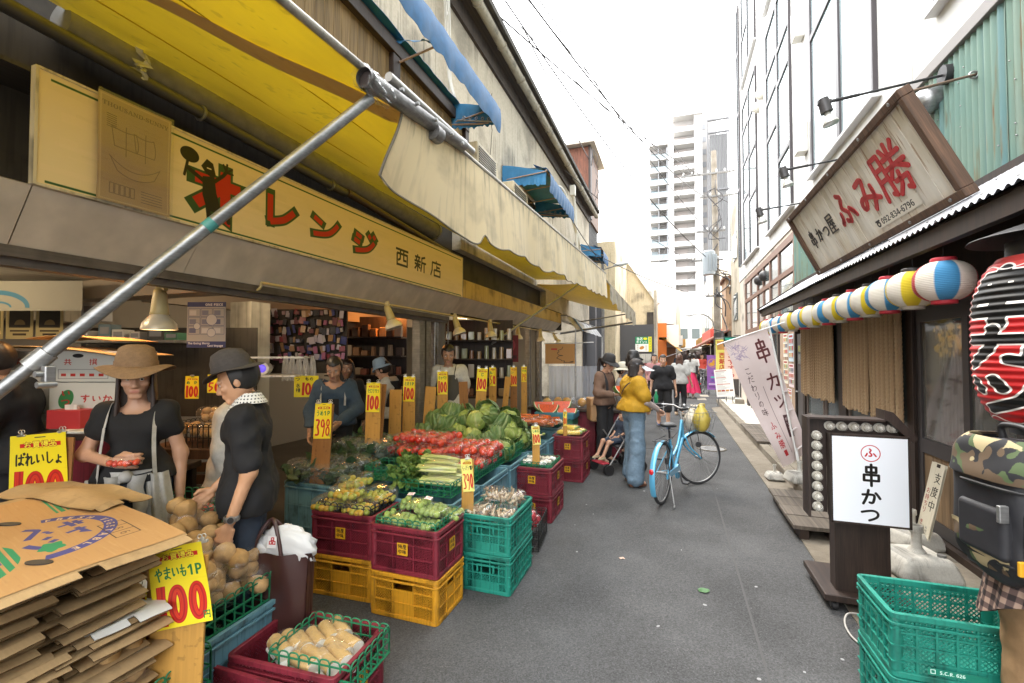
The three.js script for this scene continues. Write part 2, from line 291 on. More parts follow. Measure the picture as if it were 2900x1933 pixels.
// printed things share a few large sheets
const PAGES = [];
function print(w, h, draw, opts = {}) { // -> { mat, u0,v0,u1,v1 }
let pg = PAGES.find((p) => { if (p.rough !== (opts.rough ?? .6)) return false; if (p.x + w <= 2044 && p.y + Math.max(h, p.row) <= 2044) return true; return p.y + p.row + 4 + h <= 2044; });
if (!pg) {
const cv = document.createElement('canvas'); cv.width = cv.height = 2048; const c = cv.getContext('2d'); c.fillStyle = '#fff'; c.fillRect(0,0,2048,2048);
const tex = new THREE.CanvasTexture(cv); tex.colorSpace = THREE.SRGBColorSpace;
pg = { c, x: 2,y: 2,row: 0,tex, rough: opts.rough ?? .6,mat: std('#ffffff',opts.rough ?? .6,{ map: tex }) }; PAGES.push(pg);
}
if (pg.x + w > 2044) { pg.x = 2; pg.y += pg.row + 4; pg.row = 0; }
const c = pg.c, x = pg.x, y = pg.y; pg.x += w + 4; pg.row = Math.max(pg.row, h);
c.save(); c.translate(x, y); c.beginPath(); c.rect(0,0,w, h); c.clip(); draw(c, w, h); c.restore();
return { mat: pg.mat, u0: x / 2048,v0: 1 - (y + h) / 2048,u1: (x + w) / 2048,v1: 1 - y / 2048,w, h };
}
// maps a geometry's own 0..1 uv into a printed rectangle
function onto(g, r) { g = plain(g); const u = g.attributes.uv; for (let i = 0; i < u.count; i++) u.setXY(i, lerp(r.u0,r.u1,clamp(u.getX(i),0,1)),lerp(r.v0,r.v1,clamp(u.getY(i),0,1))); return g; }
// a flat printed plate with thickness, facing +z, centred
function plate(w, h, r, t = .004,curl = 0) {
const f = sheet((u, v) => V((u - .5) * w, (v - .5) * h, curl * (4 * (u - .5) * (u - .5) - .3) + curl * .6 * Math.sin(v * 5 + u * 3)),6,6,0),b = plain(f.clone().translate(0,0,-t));
const flip = b.attributes.position.array, uvs = b.attributes.uv; for (let i = 0; i < uvs.count; i++) uvs.setXY(i, .01,.99);
void flip; return mergeGeometries([onto(f, r),onto(b, r)]);
}
const INK = { red: '#c0180f',green: '#0e6b3c',black: '#17150f' };
// a hand-lettered shop price card
const priceCard = (name, digits, o = {}) => print(o.w ?? 150,o.h ?? 300,(c, w, h) => {
c.fillStyle = o.paper ?? '#e6cf18'; c.fillRect(0,0,w, h);
for (let i = 0; i < 30; i++) { c.fillStyle = 'rgba(120,90,0,.03)'; c.fillRect(rnd() * w, rnd() * h, rnd() * w * .5,2 + rnd() * 6); }
const k = h / 300,bw = w * .62,bx = w * .22,by = h * (o.top ?? .09),bh = h * .085;
c.fillStyle = INK.red; c.fillRect(bx - w * .06,by + bh * .28,bw + w * .12,bh * .62);
words(c, 'お買得品',bx, by, [bw / 4.3,bh],{ w: .13,color: '#efd93a',outline: '#7c1a0c',outlineW: 1.4 * k, gap: 1.06,cap: 'round' });
c.fillStyle = '#333'; c.fillRect(w * .42,h * .035,w * .2,h * .012);
const n = [...name].length, nw = Math.min(w * .86 / n, h * .17),nh = h * (o.nameH ?? .17);
words(c, name, w * .08,h * (o.nameY ?? .2),[nw * .98,nh],{ w: .17,color: o.ink ?? INK.green, gap: 1.0,cap: 'round' });
// broad brush figures
const dh = h * (o.digH ?? .55),dy = h * (o.digY ?? .41),m = digits.length, dw = w * .9 / (m - (digits.includes('1') ? .45 : 0)); let x = w * .05; c.lineCap = 'butt'; c.lineJoin = 'round';
const brush = (pts, lw) => {
for (let q = 0; q < 5; q++) { c.beginPath(); c.strokeStyle = q === 0 ? '#b3140c' : ['rgba(226,70,10,.55)','rgba(240,120,20,.30)','rgba(140,8,4,.5)','rgba(210,40,6,.5)'][q - 1]; c.lineWidth = q === 0 ? lw : lw * .16; const off = q === 0 ? 0 : (q - 2.5) * lw * .2;
pts.forEach(([a, b, t],i) => { const X = x + a * dw + off, Y = dy + b * dh; if (!i) c.moveTo(X, Y); else if (t) c.quadraticCurveTo(x + t[0] * dw + off, dy + t[1] * dh, X, Y); else c.lineTo(X, Y); }); c.stroke(); }
};
const oval = (cx, cy, rx, ry, lw) => { for (let q = 0; q < 5; q++) { c.beginPath(); c.strokeStyle = q === 0 ? '#b3140c' : ['rgba(226,70,10,.55)','rgba(240,120,20,.30)','rgba(140,8,4,.5)','rgba(210,40,6,.5)'][q - 1]; c.lineWidth = q === 0 ? lw : lw * .15; const e = q === 0 ? 0 : (q - 2.5) * lw * .2; c.ellipse(x + cx * dw, dy + cy * dh, rx * dw + e, ry * dh + e, 0,0,7); c.stroke(); } };
for (const d of digits) {
if (d === '1') { brush([[.3,.02],[.26,.98]],dw * .42); x += dw * .55; continue; }
if (d === '0') oval(.5,.5,.27,.36,dw * .4);
if (d === '3') { brush([[.15,.14],[.5,.46,[1.1,.04]]],dw * .34); brush([[.5,.46],[.1,.86,[1.15,.98]]],dw * .34); }
if (d === '9') { oval(.45,.3,.24,.18,dw * .26); brush([[.78,.28],[.55,.98,[.84,.7]]],dw * .26); }
if (d === '8') { oval(.5,.27,.24,.16,dw * .26); oval(.5,.7,.3,.2,dw * .28); }
if (d === '5') { brush([[.85,.1],[.25,.1],[.2,.45]],dw * .26); brush([[.2,.45],[.15,.9,[1.2,.5]]],dw * .26); }
if (d === '6') { oval(.5,.68,.28,.2,dw * .26); brush([[.7,.05],[.2,.68,[.2,.2]]],dw * .26); }
x += dw;
}
words(c, '円',w * .84,h * .86,[w * .14,h * .1],{ w: .13,color: INK.green });
});
// ---------- the ground ----------
const M = {};
M.asphalt = std([.152,.149,.146],.92,{ map: rep(T.asphalt, 1.9),bumpMap: rep(T.asphaltBump, .9),bumpScale: .004 });
M.concrete = std([.33,.31,.275],.92,{ map: rep(T.concrete, 1.6),bumpMap: rep(T.fine, .35),bumpScale: .002 });
M.concreteDark = std([.2,.19,.17],.92,{ map: rep(T.concrete, 1.3) });
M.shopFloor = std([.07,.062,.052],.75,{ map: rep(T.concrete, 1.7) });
M.tileWhite = std([.62,.6,.55],.6,{ map: rep(T.dirt, 1.5) });
M.white = std([.72,.72,.69],.7,{ map: rep(T.dirt, 1.9) });
M.whiteWall = std([.78,.775,.75],.75,{ map: rep(T.grain, 3) });
M.plaster = std([.56,.51,.42],.95,{ map: rep(T.plaster, 3.4,3.4),bumpMap: rep(T.fine, .6),bumpScale: .004 });
M.darkWood = std([.052,.03,.021],.6,{ map: rep(T.wood, .5) });
M.brownWood = std([.20,.105,.06],.65,{ map: rep(T.wood, .6) });
M.tan = std([.52,.39,.21],.75,{ map: rep(T.wood, .8,1.4) });
M.black = std([.022,.021,.022],.5);
M.darkFrame = std([.045,.041,.042],.45);
M.dark = std([.05,.043,.036],.8,{ map: rep(T.dirt, 1) });
M.steel = std([.52,.52,.51],.38,{ metalness: .75,map: rep(T.metal, .4) });
M.greyMetal = std([.30,.295,.28],.5,{ metalness: .35,map: rep(T.metal, .5) });
M.creamMetal = std([.56,.50,.38],.55,{ map: rep(T.dirt, .9) });
M.glassDark = phys([.10,.12,.12],.05,{ specularIntensity: 1,ior: 1.6 });
M.glassBlue = phys([.34,.43,.45],.04,{ ior: 1.9,clearcoat: 1,clearcoatRoughness: .03 });
M.pane = phys([1,1,1],.02,{ transmission: 1,thickness: 0,ior: 1.45 });

structure('ground',[new THREE.PlaneGeometry(500,500).rotateX(-PI / 2).translate(0,-.16,-120)],M.concreteDark);
structure('road',[slab([[-2.75,5],[1.05,5],[1.05,-4.2],[1.09,-6.5],[1.09,-15],[2.3,-17.6],[2.3,-70],[-3.4,-70],[-3.4,-10.5],[-2.75,-10.5]],.16).translate(0,-.16,0)],M.asphalt);
structure('asphalt_patch',[slab([[-.9,-8.2],[.35,-8.4],[.4,-12.6],[-.95,-12.3]],.004)],std([.125,.122,.12],.92,{ map: rep(T.asphalt, 1.3) }));
structure('road_seam',[slab([[.44,-2.0],[.452,-2.0],[.50,-16],[.482,-16]],.0035)],std([.07,.069,.068],.85));
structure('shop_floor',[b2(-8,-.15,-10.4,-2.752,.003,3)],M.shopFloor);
structure('gutter_strip',[slab([[1.052,5],[1.38,5],[1.38,-15.4],[1.1,-15],[1.092,-6.5],[1.052,-4.2]],.16).translate(0,-.152,0)],M.concrete);
{ // raised step along the right-hand shops, in cast lengths
const g = tag(new THREE.Group(),null, null, null, 'structure'); g.name = 'pavement_step'; scene.add(g);
const zs = [3,.4,-1.5,-2.9,-4.3,-5.9,-7.4,-8.9,-10.4,-11.9,-13.4,-14.9,-16.8];
for (let i = 0; i < zs.length - 1; i++) mesh('kerb_stone',[rbox(.14,.22,zs[i] - zs[i + 1] - .008,1.452,.0,(zs[i] + zs[i + 1]) / 2,.012)],M.concrete, g);
for (let i = 0; i < zs.length - 1; i++) mesh('paving_slab',[rbox(.66,.2,zs[i] - zs[i + 1] - .006,1.856,.006,(zs[i] + zs[i + 1]) / 2,.006)],i > 7 ? M.tileWhite : M.concrete, g);
}
structure('kerb_strip',[b2(-3.42,-.15,-69,-3.3,.05,-10.6)],M.concrete);
{ // worn white edge dashes far down the lane
const g = tag(new THREE.Group(),null, null, null, 'structure'); g.name = 'road_markings'; scene.add(g);
for (const [x, z, w, l] of [[.62,-14.4,.26,.5],[.66,-15.5,.26,.5],[.98,-17.8,.3,.8],[1.15,-19.2,.3,.8]]) mesh('painted_dash',[box(w, .004,l, x, .003,z)],std([.62,.61,.57],.9,{ map: rep(T.concrete, .7) }),g);
}
{ const m = thing('manhole_cover','round grey iron drain cover set in the lane beyond the blue bicycle','manhole cover',[.62,0,-8.6]);
mesh('cover',[new THREE.CylinderGeometry(.21,.21,.012,28).translate(0,.003,0)],M.greyMetal, m); mesh('ring',[new THREE.TorusGeometry(.23,.014,6,32).rotateX(PI / 2).translate(0,.004,0)],M.concreteDark, m);
mesh('tread',[...Array(7)].map((_, i) => box(.28 - Math.abs(i - 3) * .05,.006,.014,0,.011,(i - 3) * .05)),M.steel, m); }
{ const lf = thing('fallen_leaf','small green leaf scrap lying flat on the asphalt','leaf',[.19,.004,-3.46],.4);
mesh('blade',[sheet((u, v) => V((u - .5) * .075,.004 + .006 * Math.sin(u * 6 + v * 4) * Math.sin(PI * v),(v - .5) * .045 * (.5 + Math.sin(PI * clamp(u, .05,.95)))),8,5,.0015)],std([.07,.16,.06],.6),lf);
const pp = thing('paper_scrap','small pale pink scrap of paper on the asphalt','paper scrap',[-.42,.004,-3.78],.7); mesh('sheet',[sheet((u, v) => V(u * .04,.003 + .004 * Math.sin(u * 5) * v, v * .03),4,3,.001)],std([.6,.42,.33],.9),pp);
const gum = tag(new THREE.Group(),'pale worn gum spots and scuffs on the asphalt','road stains',null, 'stuff'); gum.name = 'road_stains'; scene.add(gum);
const gs = []; for (let i = 0; i < 16; i++) { const r = rr(.005,.014); gs.push(place(new THREE.CylinderGeometry(r, r, .003,9),[rr(-.9,.95),.002,rr(-9,-2.2)],0,rr(0,6),0,[1,1,rr(.5,1.2)])); }
mesh('stain',gs, std([.30,.30,.30],.9),gum); }

// ---------- left: the old two-storey market building ----------
{
const b = thing('market_building','old two storey market building with stained beige plaster wall on the left','building',[0,0,0]);
mesh('wall',[b2(-3.2,4.98,-17.15,-2.95,7.02,-6.1),b2(-3.2,3.2,-17.15,-2.95,4.98,-6.1),b2(-3.2,5.02,-6.1,-2.95,7.02,3),b2(-3.2,2.6,-17.15,-2.95,3.2,-10.9)],M.plaster, b);
mesh('dark_wall',[b2(-3.25,2.3,-10.9,-3.1,4.02,3)],M.dark, b);
mesh('end_wall',[b2(-7,0,-17.15,-3.2,7.02,-17.0)],M.plaster, b); mesh('end_wall',[b2(-7,2.3,2.9,-3.2,7.02,3)],M.plaster, b);
mesh('cornice_board',[b2(-2.95,6.86,-17.2,-2.62,6.93,3),b2(-2.95,6.6,-17.2,-2.9,6.86,3)],std([.09,.07,.06],.8,{ map: rep(T.wood, .4,2) }),b);
mesh('roof',[b2(-7,6.95,-17.3,-2.55,7.05,3)],M.dark, b);
// eaves gutter in jointed lengths
const zs = []; for (let z = -17.3; z < 3; z += 1.02) zs.push(z);
for (const z of zs) mesh('gutter',[rod([-2.68,6.86,z],[-2.68,6.86,z + 1.02],.072,.072,10),new THREE.TorusGeometry(.077,.012,6,12).translate(-2.68,6.86,z)],std([.40,.37,.30],.7,{ map: rep(T.plaster, .9) }),b);
// boarded shutter band between awning and beam
for (let z = -6.05; z < 0; z += .115) mesh('plank',[rbox(.02,1.12,.109,-2.94,4.46,z, .004)],M.tan, b);
mesh('beam',[b2(-3.02,4.98,-6.2,-2.86,5.12,3,.01),b2(-2.98,3.9,-4.36,-2.87,4.98,-4.22,.01),b2(-2.98,3.9,-6.2,-2.87,4.98,-6.08,.01)],M.darkWood, b);
mesh('window_recess',[b2(-3.08,5.12,-6.1,-2.96,5.16,0)],M.darkWood, b);
for (const [z, y] of [[-8.0,4.0],[-9.4,4.1]]) { const w = mesh('window_frame',[b2(-2.97,y, z - .9,-2.9,y + .9,z - .84),b2(-2.97,y, z + .14,-2.9,y + .9,z + .2),b2(-2.97,y + .84,z - .84,-2.9,y + .9,z + .14)],M.darkWood, b); mesh('pane',[b2(-2.96,y, z - .84,-2.94,y + .84,z + .14)],M.glassDark, w); }
// white drain pipe with elbow at the far eaves
mesh('drain_pipe',[tube([[-2.86,5.95,-11.4],[-2.72,5.98,-11.6],[-2.66,5.75,-12.2],[-2.64,5.1,-13.4],[-2.66,4.6,-13.9]],.05,30,10),rbox(.16,.3,.16,-2.68,6.35,-12.9,.02),tube([[-2.68,6.3,-12.9],[-2.66,5.9,-13.1],[-2.64,4.6,-13.3],[-2.64,3.9,-13.3]],.045,20,10)],std([.58,.56,.50],.6),b);
// cracks in the render
const cr = []; for (const [z, y] of [[-7.3,6.2],[-8.9,5.3],[-6.8,4.6],[-11.6,6.0]]) { let p = V(-2.946,y, z); for (let i = 0; i < 7; i++) { const q = p.clone().add(V(0,-rr(.08,.2),rr(-.08,.08))); cr.push(bar(p, q, .006,.006)); p = q; } }
mesh('crack',cr, M.dark, b);
// loose rope and cable ends hanging on the wall
const rp = []; for (let i = 0; i < 4; i++) rp.push(tube([[-2.86,6.9,-5.3 - i * .06],[-2.84,6.2,-5.35 - i * .05],[-2.87,5.5,-5.5 - i * .03],[-2.84 + i * .01,5.2,-5.62]],.008 + .003 * (i % 2),14,5)); rp.push(tube([[-2.84,6.6,-5.4],[-2.78,6.4,-5.2],[-2.8,6.15,-5.3],[-2.84,6.35,-5.45]],.008,16,5,true));
mesh('rope',rp, std([.62,.60,.55],.9),b);
}
// blue window awnings
function blueAwning(zN, zF, yTop, yFront, xF, open, label) {
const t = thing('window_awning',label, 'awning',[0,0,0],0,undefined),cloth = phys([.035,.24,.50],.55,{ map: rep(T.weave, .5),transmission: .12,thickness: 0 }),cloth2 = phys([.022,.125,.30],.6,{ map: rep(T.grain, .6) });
const xW = -2.93,zz = (v) => lerp(zN, zF, v);
mesh('frame',[rod([xF, yFront, zN],[xF, yFront, zF],.016),rod([xW, yTop, zN],[xW, yTop, zF],.016),...[0,.33,.66,1].map((v) => rod([xW, lerp(yTop, yTop - .28,1),zz(v)],[xF, yFront - .02,zz(v)],.012)),rod([xW, yTop - .3,zF],[xF, yFront - .24,zF],.014)],std([.35,.25,.2],.6,{ metalness: .3 }),t);
const scal = (v, n) => .02 * Math.abs(Math.sin(v * PI * n)) + .012 * Math.sin(v * 40) + .01 * Math.sin(v * 91);
const n = Math.max(30,Math.round(Math.abs(zF - zN) * 22));
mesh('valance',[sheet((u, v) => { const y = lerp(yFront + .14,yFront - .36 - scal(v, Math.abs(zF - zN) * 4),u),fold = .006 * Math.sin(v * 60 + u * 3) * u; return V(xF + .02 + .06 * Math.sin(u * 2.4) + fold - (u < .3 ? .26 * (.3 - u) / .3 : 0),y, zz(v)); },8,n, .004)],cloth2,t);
const end = (z) => sheet((u, v) => { const x = lerp(xW, xF, u),top = lerp(yTop, yFront, u),bot = lerp(yTop - .34,yFront - .26,u) - scal(u, 3); return V(x, lerp(top, bot, v),z + .02 * Math.sin(v * 3 + u * 5)); },24,6,.004);
mesh('end_panel',[end(zF)],cloth, t);
const ey = []; for (let i = 0; i < 5; i++) { const u = .3 + i * .14; ey.push(place(new THREE.TorusGeometry(.018,.006,6,12),[lerp(xW, xF, u),lerp(yTop, yFront, u) - .2,zF + .03])); }
mesh('eyelet',ey, M.steel, t); mesh('rail',[rod([lerp(xW, xF, .15),yTop - .27,zF + .035],[xF - .03,yFront - .23,zF + .035],.012)],M.steel, t);
if (!open) { mesh('end_panel',[end(zN)],cloth, t); mesh('cloth',[sheet((u, v) => V(lerp(xW, xF, u),lerp(yTop, yFront + .05,u) + .02 * Math.sin(v * 14) * u - .03 * Math.sin(PI * u),zz(v)),8,20,.004)],cloth, t); }
else { // the roof cloth is gone: only a ragged strip is left along the wall
mesh('cloth',[sheet((u, v) => V(lerp(xW, xW + .10 + .05 * fbm(v, .3,30,2,3,5),u),yTop - .02 * u, zz(v)),3,50,.004),sheet((u, v) => V(lerp(xW + .05,xF, u),lerp(yTop - .02,yFront - .02,u) - .05 * v - .02 * Math.sin(u * 20) * v, zz(.66) + .07 * v * (.5 + fbm(u, .5,12,2,3,8))),20,4,.004)],cloth, t); }
return t;
}
blueAwning(-1.6,-5.75,5.2,5.05,-2.26,true, 'long torn blue awning frame over the first upper window on the left');
blueAwning(-7.8,-9.9,5.12,4.92,-2.1,false, 'short blue awning high on the beige wall, middle of the three blue ones');
blueAwning(-14.4,-15.6,5.2,4.95,-2.1,false, 'small blue awning at the far end of the beige wall beside a grey pole');
// outdoor air conditioners on the canopy roof
function airUnit(z, label) {
const t = thing('air_conditioner',label, 'air conditioner',[-2.62,3.98,z],0);
mesh('casing',[rbox(.3,.56,.8,0,.28,0,.02)],M.creamMetal, t);
const s = []; for (let i = 0; i < 13; i++) s.push(box(.012,.012,.62,.157,.09 + i * .034,.04)); mesh('grille',s, M.greyMetal, t);
mesh('bracket',[box(.26,.03,.05,0,-.015,.3),box(.26,.03,.05,0,-.015,-.3),bar([-.13,-.3,.3],[.13,-.02,.3],.03),bar([-.13,-.3,-.3],[.13,-.02,-.3],.03)],M.greyMetal, t); return t;
}
airUnit(-6.0,'cream outdoor air conditioner on the wall just above the cream awning valance'); airUnit(-7.5,'cream outdoor air conditioner beneath the middle blue awning');

// shop canopies with sloped soffit
{
const c = thing('shop_canopy','cream sheet metal canopy box carrying the shop sign','canopy',[0,0,0]);
const sof = (xa, ya, xb, yb, z0,z1,mat) => mesh('soffit',[quad([xa, ya, z1],[xb, yb, z1],[xb, yb, z0],[xa, ya, z0],1,1,.01)],mat, c);
const face = (xa, ya, xb, yb, z0,z1) => quad([xa, ya, z0],[xa, ya, z1],[xb, yb, z1],[xb, yb, z0],1,1,.02);
void sof;
const M1 = std([.66,.565,.45],.7,{ map: rep(T.grain, 1.2) });
const zz = [3,.6,-1.2,-2.0,-2.85,-3.65,-4.55,-5.6];
for (let i = 0; i < zz.length - 1; i++) mesh('soffit_panel',[quad([-2.90,2.155,zz[i] - .003],[-2.90,2.155,zz[i + 1] + .003],[-2.72,2.41,zz[i + 1] + .003],[-2.72,2.41,zz[i] - .003],1,1,.014)],M1,c);
mesh('top',[b2(-3.1,2.93,-5.6,-2.74,2.95,3)],M.dark, c);
mesh('back',[b2(-3.1,2.36,-5.6,-3.0,2.93,3),b2(-3.02,2.2,-5.6,-2.92,2.36,3)],M.dark, c);
mesh('end_plate',[plain(new THREE.ExtrudeGeometry(new THREE.Shape([[-2.93,2.15],[-2.70,2.42],[-2.70,2.95],[-3.05,2.95],[-3.05,2.2]].map((p) => new THREE.Vector2(...p))),{ depth: .02,bevelEnabled: false })).translate(0,0,-5.625)],M1,c);
mesh('door_rail',[b2(-3.02,2.10,-5.6,-2.885,2.152,3),b2(-3.0,2.06,-5.6,-2.92,2.1,3)],std([.17,.14,.115],.5,{ metalness: .3,map: rep(T.metal, .6) }),c);
mesh('side_box',[b2(-3.1,2.2,-.2,-2.74,3.0,1.5)],std([.2,.19,.18],.7,{ map: rep(T.dirt, .9) }),c);
// second stretch, yellow band over panelled soffit
const c2 = thing('shop_canopy','faded yellow banded canopy over the second stall entrance','canopy',[0,0,0]);
for (let i = 0; i < 5; i++) { const a = -5.66 - i * 1.2,b = a - 1.2; mesh('band_panel',[b2(-2.78,2.43,b + .004,-2.74,2.68,a - .004)],std([.50,.35,.10],.7,{ map: rep(T.dirt, 1.1) }),c2); mesh('soffit_panel',[quad([-2.93,2.22,a - .004],[-2.93,2.22,b + .004],[-2.75,2.43,b + .004],[-2.75,2.43,a - .004],1,1,.012)],M1,c2); }
mesh('top',[b2(-3.1,2.68,-11.66,-2.74,2.70,-5.66),b2(-3.1,2.22,-11.66,-2.95,2.68,-5.66)],M.dark, c2);
mesh('end_plate',[b2(-3.0,2.25,-11.68,-2.74,2.7,-11.66)],M.dark, c2);
}
// rolled shutter tube and wall pipes above the sign
{ const p = thing('wall_pipe','long dark steel pipe fixed above the orange shop sign','pipe',[0,0,0]); mesh('pipe',[rod([-2.9,3.36,1],[-2.9,3.16,-3.5],.038,.038,12)],std([.10,.095,.09],.42,{ metalness: .3 }),p); mesh('lower_pipe',[rod([-2.88,3.165,-3.5],[-2.84,3.0,-5.5],.036,.036,12)],std([.07,.045,.035],.4),p); mesh('clip',[.2,-1,-2.1,-3.3].map((z) => new THREE.TorusGeometry(.044,.01,6,14).translate(-2.9,3.316 + .0444 * z, z)),M.greyMetal, p);
const q = thing('shutter_roll','grey rolled shutter tube below the awning and above the sign','shutter',[0,0,0]); mesh('roll',[rod([-2.97,3.36,-1.4],[-2.92,3.24,-5.2],.10,.10,18)],std([.22,.21,.19],.8,{ map: rep(T.grain, .5) }),q); mesh('end_cap',[rod([-2.92,3.24,-5.2],[-2.92,3.238,-5.24],.115,.115,18)],M.greyMetal, q);
// crumpled plastic scraps caught on the pipe
const s = thing('plastic_scrap','crumpled clear plastic caught on the dark wall pipe','plastic scrap',[-2.86,3.29,-1.72]); mesh('film',[sheet((u, v) => V((u - .5) * .07,(v - .3) * .16 + .02 * Math.sin(u * 9),.03 * Math.sin(u * 7 + v * 11) + .02 * Math.sin(v * 17)),8,10,0)],phys([.8,.8,.8],.2,{ transmission: .6,thickness: 0 }),s); }

// ---------- big yellow awning ----------
const barY = (z) => (z > -3.55 ? 2.99 - .05 * (z + 2.07) : 3.064 - .0478 * (z + 3.55));
{
const a = thing('shop_awning','big yellow vinyl awning with cream valance over the fruit stalls','awning',[0,0,0]);
const yel = phys([.80,.56,.012],.65,{ map: rep(T.awning, 3.2,1.9),transmission: .5,thickness: 0 });
const rear = (z) => 3.43 + .02 * z * .5,z0 = .9,z1 = -9.95;
const surf = (u, v) => { const z = lerp(z0,z1,v),sag = .05 * Math.sin(PI * u) + .02 * Math.sin(PI * u) * Math.sin(v * 22) + .012 * Math.sin(u * 9 + v * 60) * Math.sin(PI * u); return V(lerp(-2.93,-1.36,u),lerp(rear(z),barY(z),u) - sag, z); };
mesh('cloth',[sheet(surf, 16,60,0)],yel, a);
for (const u of [.34,.68]) mesh('seam',[tube([...Array(12)].map((_, i) => surf(u, i / 11).add(V(0,-.004,0))),.004,40,4)],std([.42,.28,.02],.7),a);
mesh('diagonal_band',[sheet((u, v) => { const w = lerp(.10,.19,v); return surf(lerp(.08,.96,v) + (u - .5) * w * (v < .03 ? .3 : 1),.085 + .19 * v * (1 + .25 * (v - .5)) + (u - .5) * .012).add(V(0,-.008,0)); },6,30,0)],phys([.50,.36,.17],.75,{ map: rep(T.awning, 1.5),transmission: .25,thickness: 0 }),a);  // darker diagonal band across the underside, set as its own tan strip below the cloth
const white = std([.50,.48,.44],.5,{ metalness: .3,map: rep(T.plaster, .6) });
const fb = []; for (let z = 1; z > -9.9; z -= 1.2) fb.push([-1.355,barY(z) + .012,z]); fb.push([-1.355,barY(-9.98) + .012,-9.98]);
mesh('front_bar',[tube(fb, .019,40,10)],white, a);
mesh('splice_pipe',[rod([-1.33,barY(-1.74) - .052,-1.72],[-1.32,barY(-3.3) + .0,-2.75],.044,.041,20,true),rod([-1.33,barY(-1.74) - .052,-1.74],[-1.33,barY(-1.74) - .052,-1.80],.05,.05,20,true),rod([-1.325,barY(-2.4) - .045,-2.34],[-1.325,barY(-2.46) - .045,-2.42],.051,.051,20)],std([.30,.29,.28],.42,{ metalness: .6,map: rep(T.metal, .35) }),a);
mesh('cap',[place(new THREE.CylinderGeometry(.041,.041,.006,20).rotateX(PI / 2),[-1.33,barY(-1.74) - .052,-1.745])],std([.03,.02,.018],.7),a);
mesh('upper_pipe',[rod([-1.32,barY(-1.8) + .05,-1.9],[-1.30,barY(-2.9) + .02,-2.86],.024,.024,14)],std([.36,.35,.33],.4,{ metalness: .6 }),a);
const bolts = []; for (const z of [-1.95,-2.1,-2.3,-2.5,-2.65]) bolts.push(place(new THREE.CylinderGeometry(.010,.010,.02,6).rotateZ(PI / 2),[-1.275,barY(z) - .005,z])); mesh('bolt',bolts, M.steel, a);
mesh('plastic_wrap',[sheet((u, v) => { const th = u * 2 * PI, r = .051 + .007 * Math.sin(th * 5 + v * 9) + .004 * Math.sin(th * 11); return V(-1.33 + r * Math.cos(th),barY(-1.74) - .052 + r * Math.sin(th),-1.70 - v * .2); },30,8,0)],phys([.95,.95,.95],.1,{ transmission: .96,thickness: 0 }),a);
// hanging cream valance, torn longer at the near end
const cream = phys([.84,.74,.54],.8,{ map: T.cream.clone(),transmission: .25,thickness: 0 }); cream.map.repeat.set(4,-1); cream.map.offset.set(0,1); cream.map.rotation = 0;
const val = (u, v) => { // u along the bar, v downwards
const z = lerp(-2.06,-9.95,u),n = u * 7.9,torn = Math.max(0,1 - n / .95);
let drop = lerp(.53,.50,u); if (n < .95) drop = lerp(.40,.60,Math.pow(clamp(n / .95,0,1),.55)); else if (n < 1.1) drop = lerp(.60,.47,(n - .95) / .15); else drop += .028 * Math.abs(Math.sin(n * PI * 1.9)) + .008 * Math.sin(n * 5);
const f = Math.sin(n * 9.7 + 1.3 * Math.sin(n * 2.1)) * .008 * v + Math.sin(n * 3.1) * .02 * v, curl = torn * torn * .12 * v * v;
return V(-1.345 - f - curl + .02 * v, barY(z) - .005 - drop * v * (1 - .02 * Math.sin(n * 4)),z + torn * .08 * Math.sin(v * 2.4) * v);
};
mesh('valance',[sheet(val, 220,12,0)],cream, a, true);
mesh('valance_hem',[tube([...Array(90)].map((_, i) => val(i / 89,.995)),.006,260,5),tube([...Array(12)].map((_, i) => val(0,i / 11)),.008,24,5)],std([.18,.16,.12],.9),a);
// diagonal stay from the bar to the wall, with clamp
const s = thing('awning_stay','long galvanised diagonal stay with a pipe clamp at the left','awning stay',[0,0,0]);
const A = V(-1.35,2.87,-1.80),B = V(-2.0,1.615,-.90),dir = B.clone().sub(A).normalize(),C2 = A.clone().addScaledVector(dir, 1.66),D2 = A.clone().addScaledVector(dir, 2.75);
const galv = std([.42,.425,.42],.36,{ metalness: .7,map: rep(T.metal, .3) });
mesh('outer_pipe',[rod(A, C2,.0245,.0245,18)],galv, s); mesh('inner_pipe',[rod(C2,D2,.0205,.0205,18)],galv, s);
mesh('clamp',[rod(C2.clone().addScaledVector(dir, -.035),C2.clone().addScaledVector(dir, .03),.031,.031,18),rbox(.03,.075,.03,C2.x + .035,C2.y - .055,C2.z - .01,.006),...[0,1].map((i) => place(new THREE.CylinderGeometry(.011,.011,.05,6).rotateX(PI / 2),[C2.x + .035 + .012 * i, C2.y - .045 - .035 * i, C2.z]))],M.steel, s);
const lab = A.clone().lerp(C2,.575); mesh('sticker',[rod(lab.clone().addScaledVector(dir, -.02),lab.clone().addScaledVector(dir, .02),.0252,.0252,18,true)],std([.05,.22,.20],.5),s);
const s2 = thing('awning_stay','thin far diagonal stay crossing in front of the hanging lamps','awning stay',[0,0,0]); mesh('pipe',[rod([-1.36,3.28,-9.0],[-2.7,1.80,-6.7],.019,.019,12)],galv, s2);
}
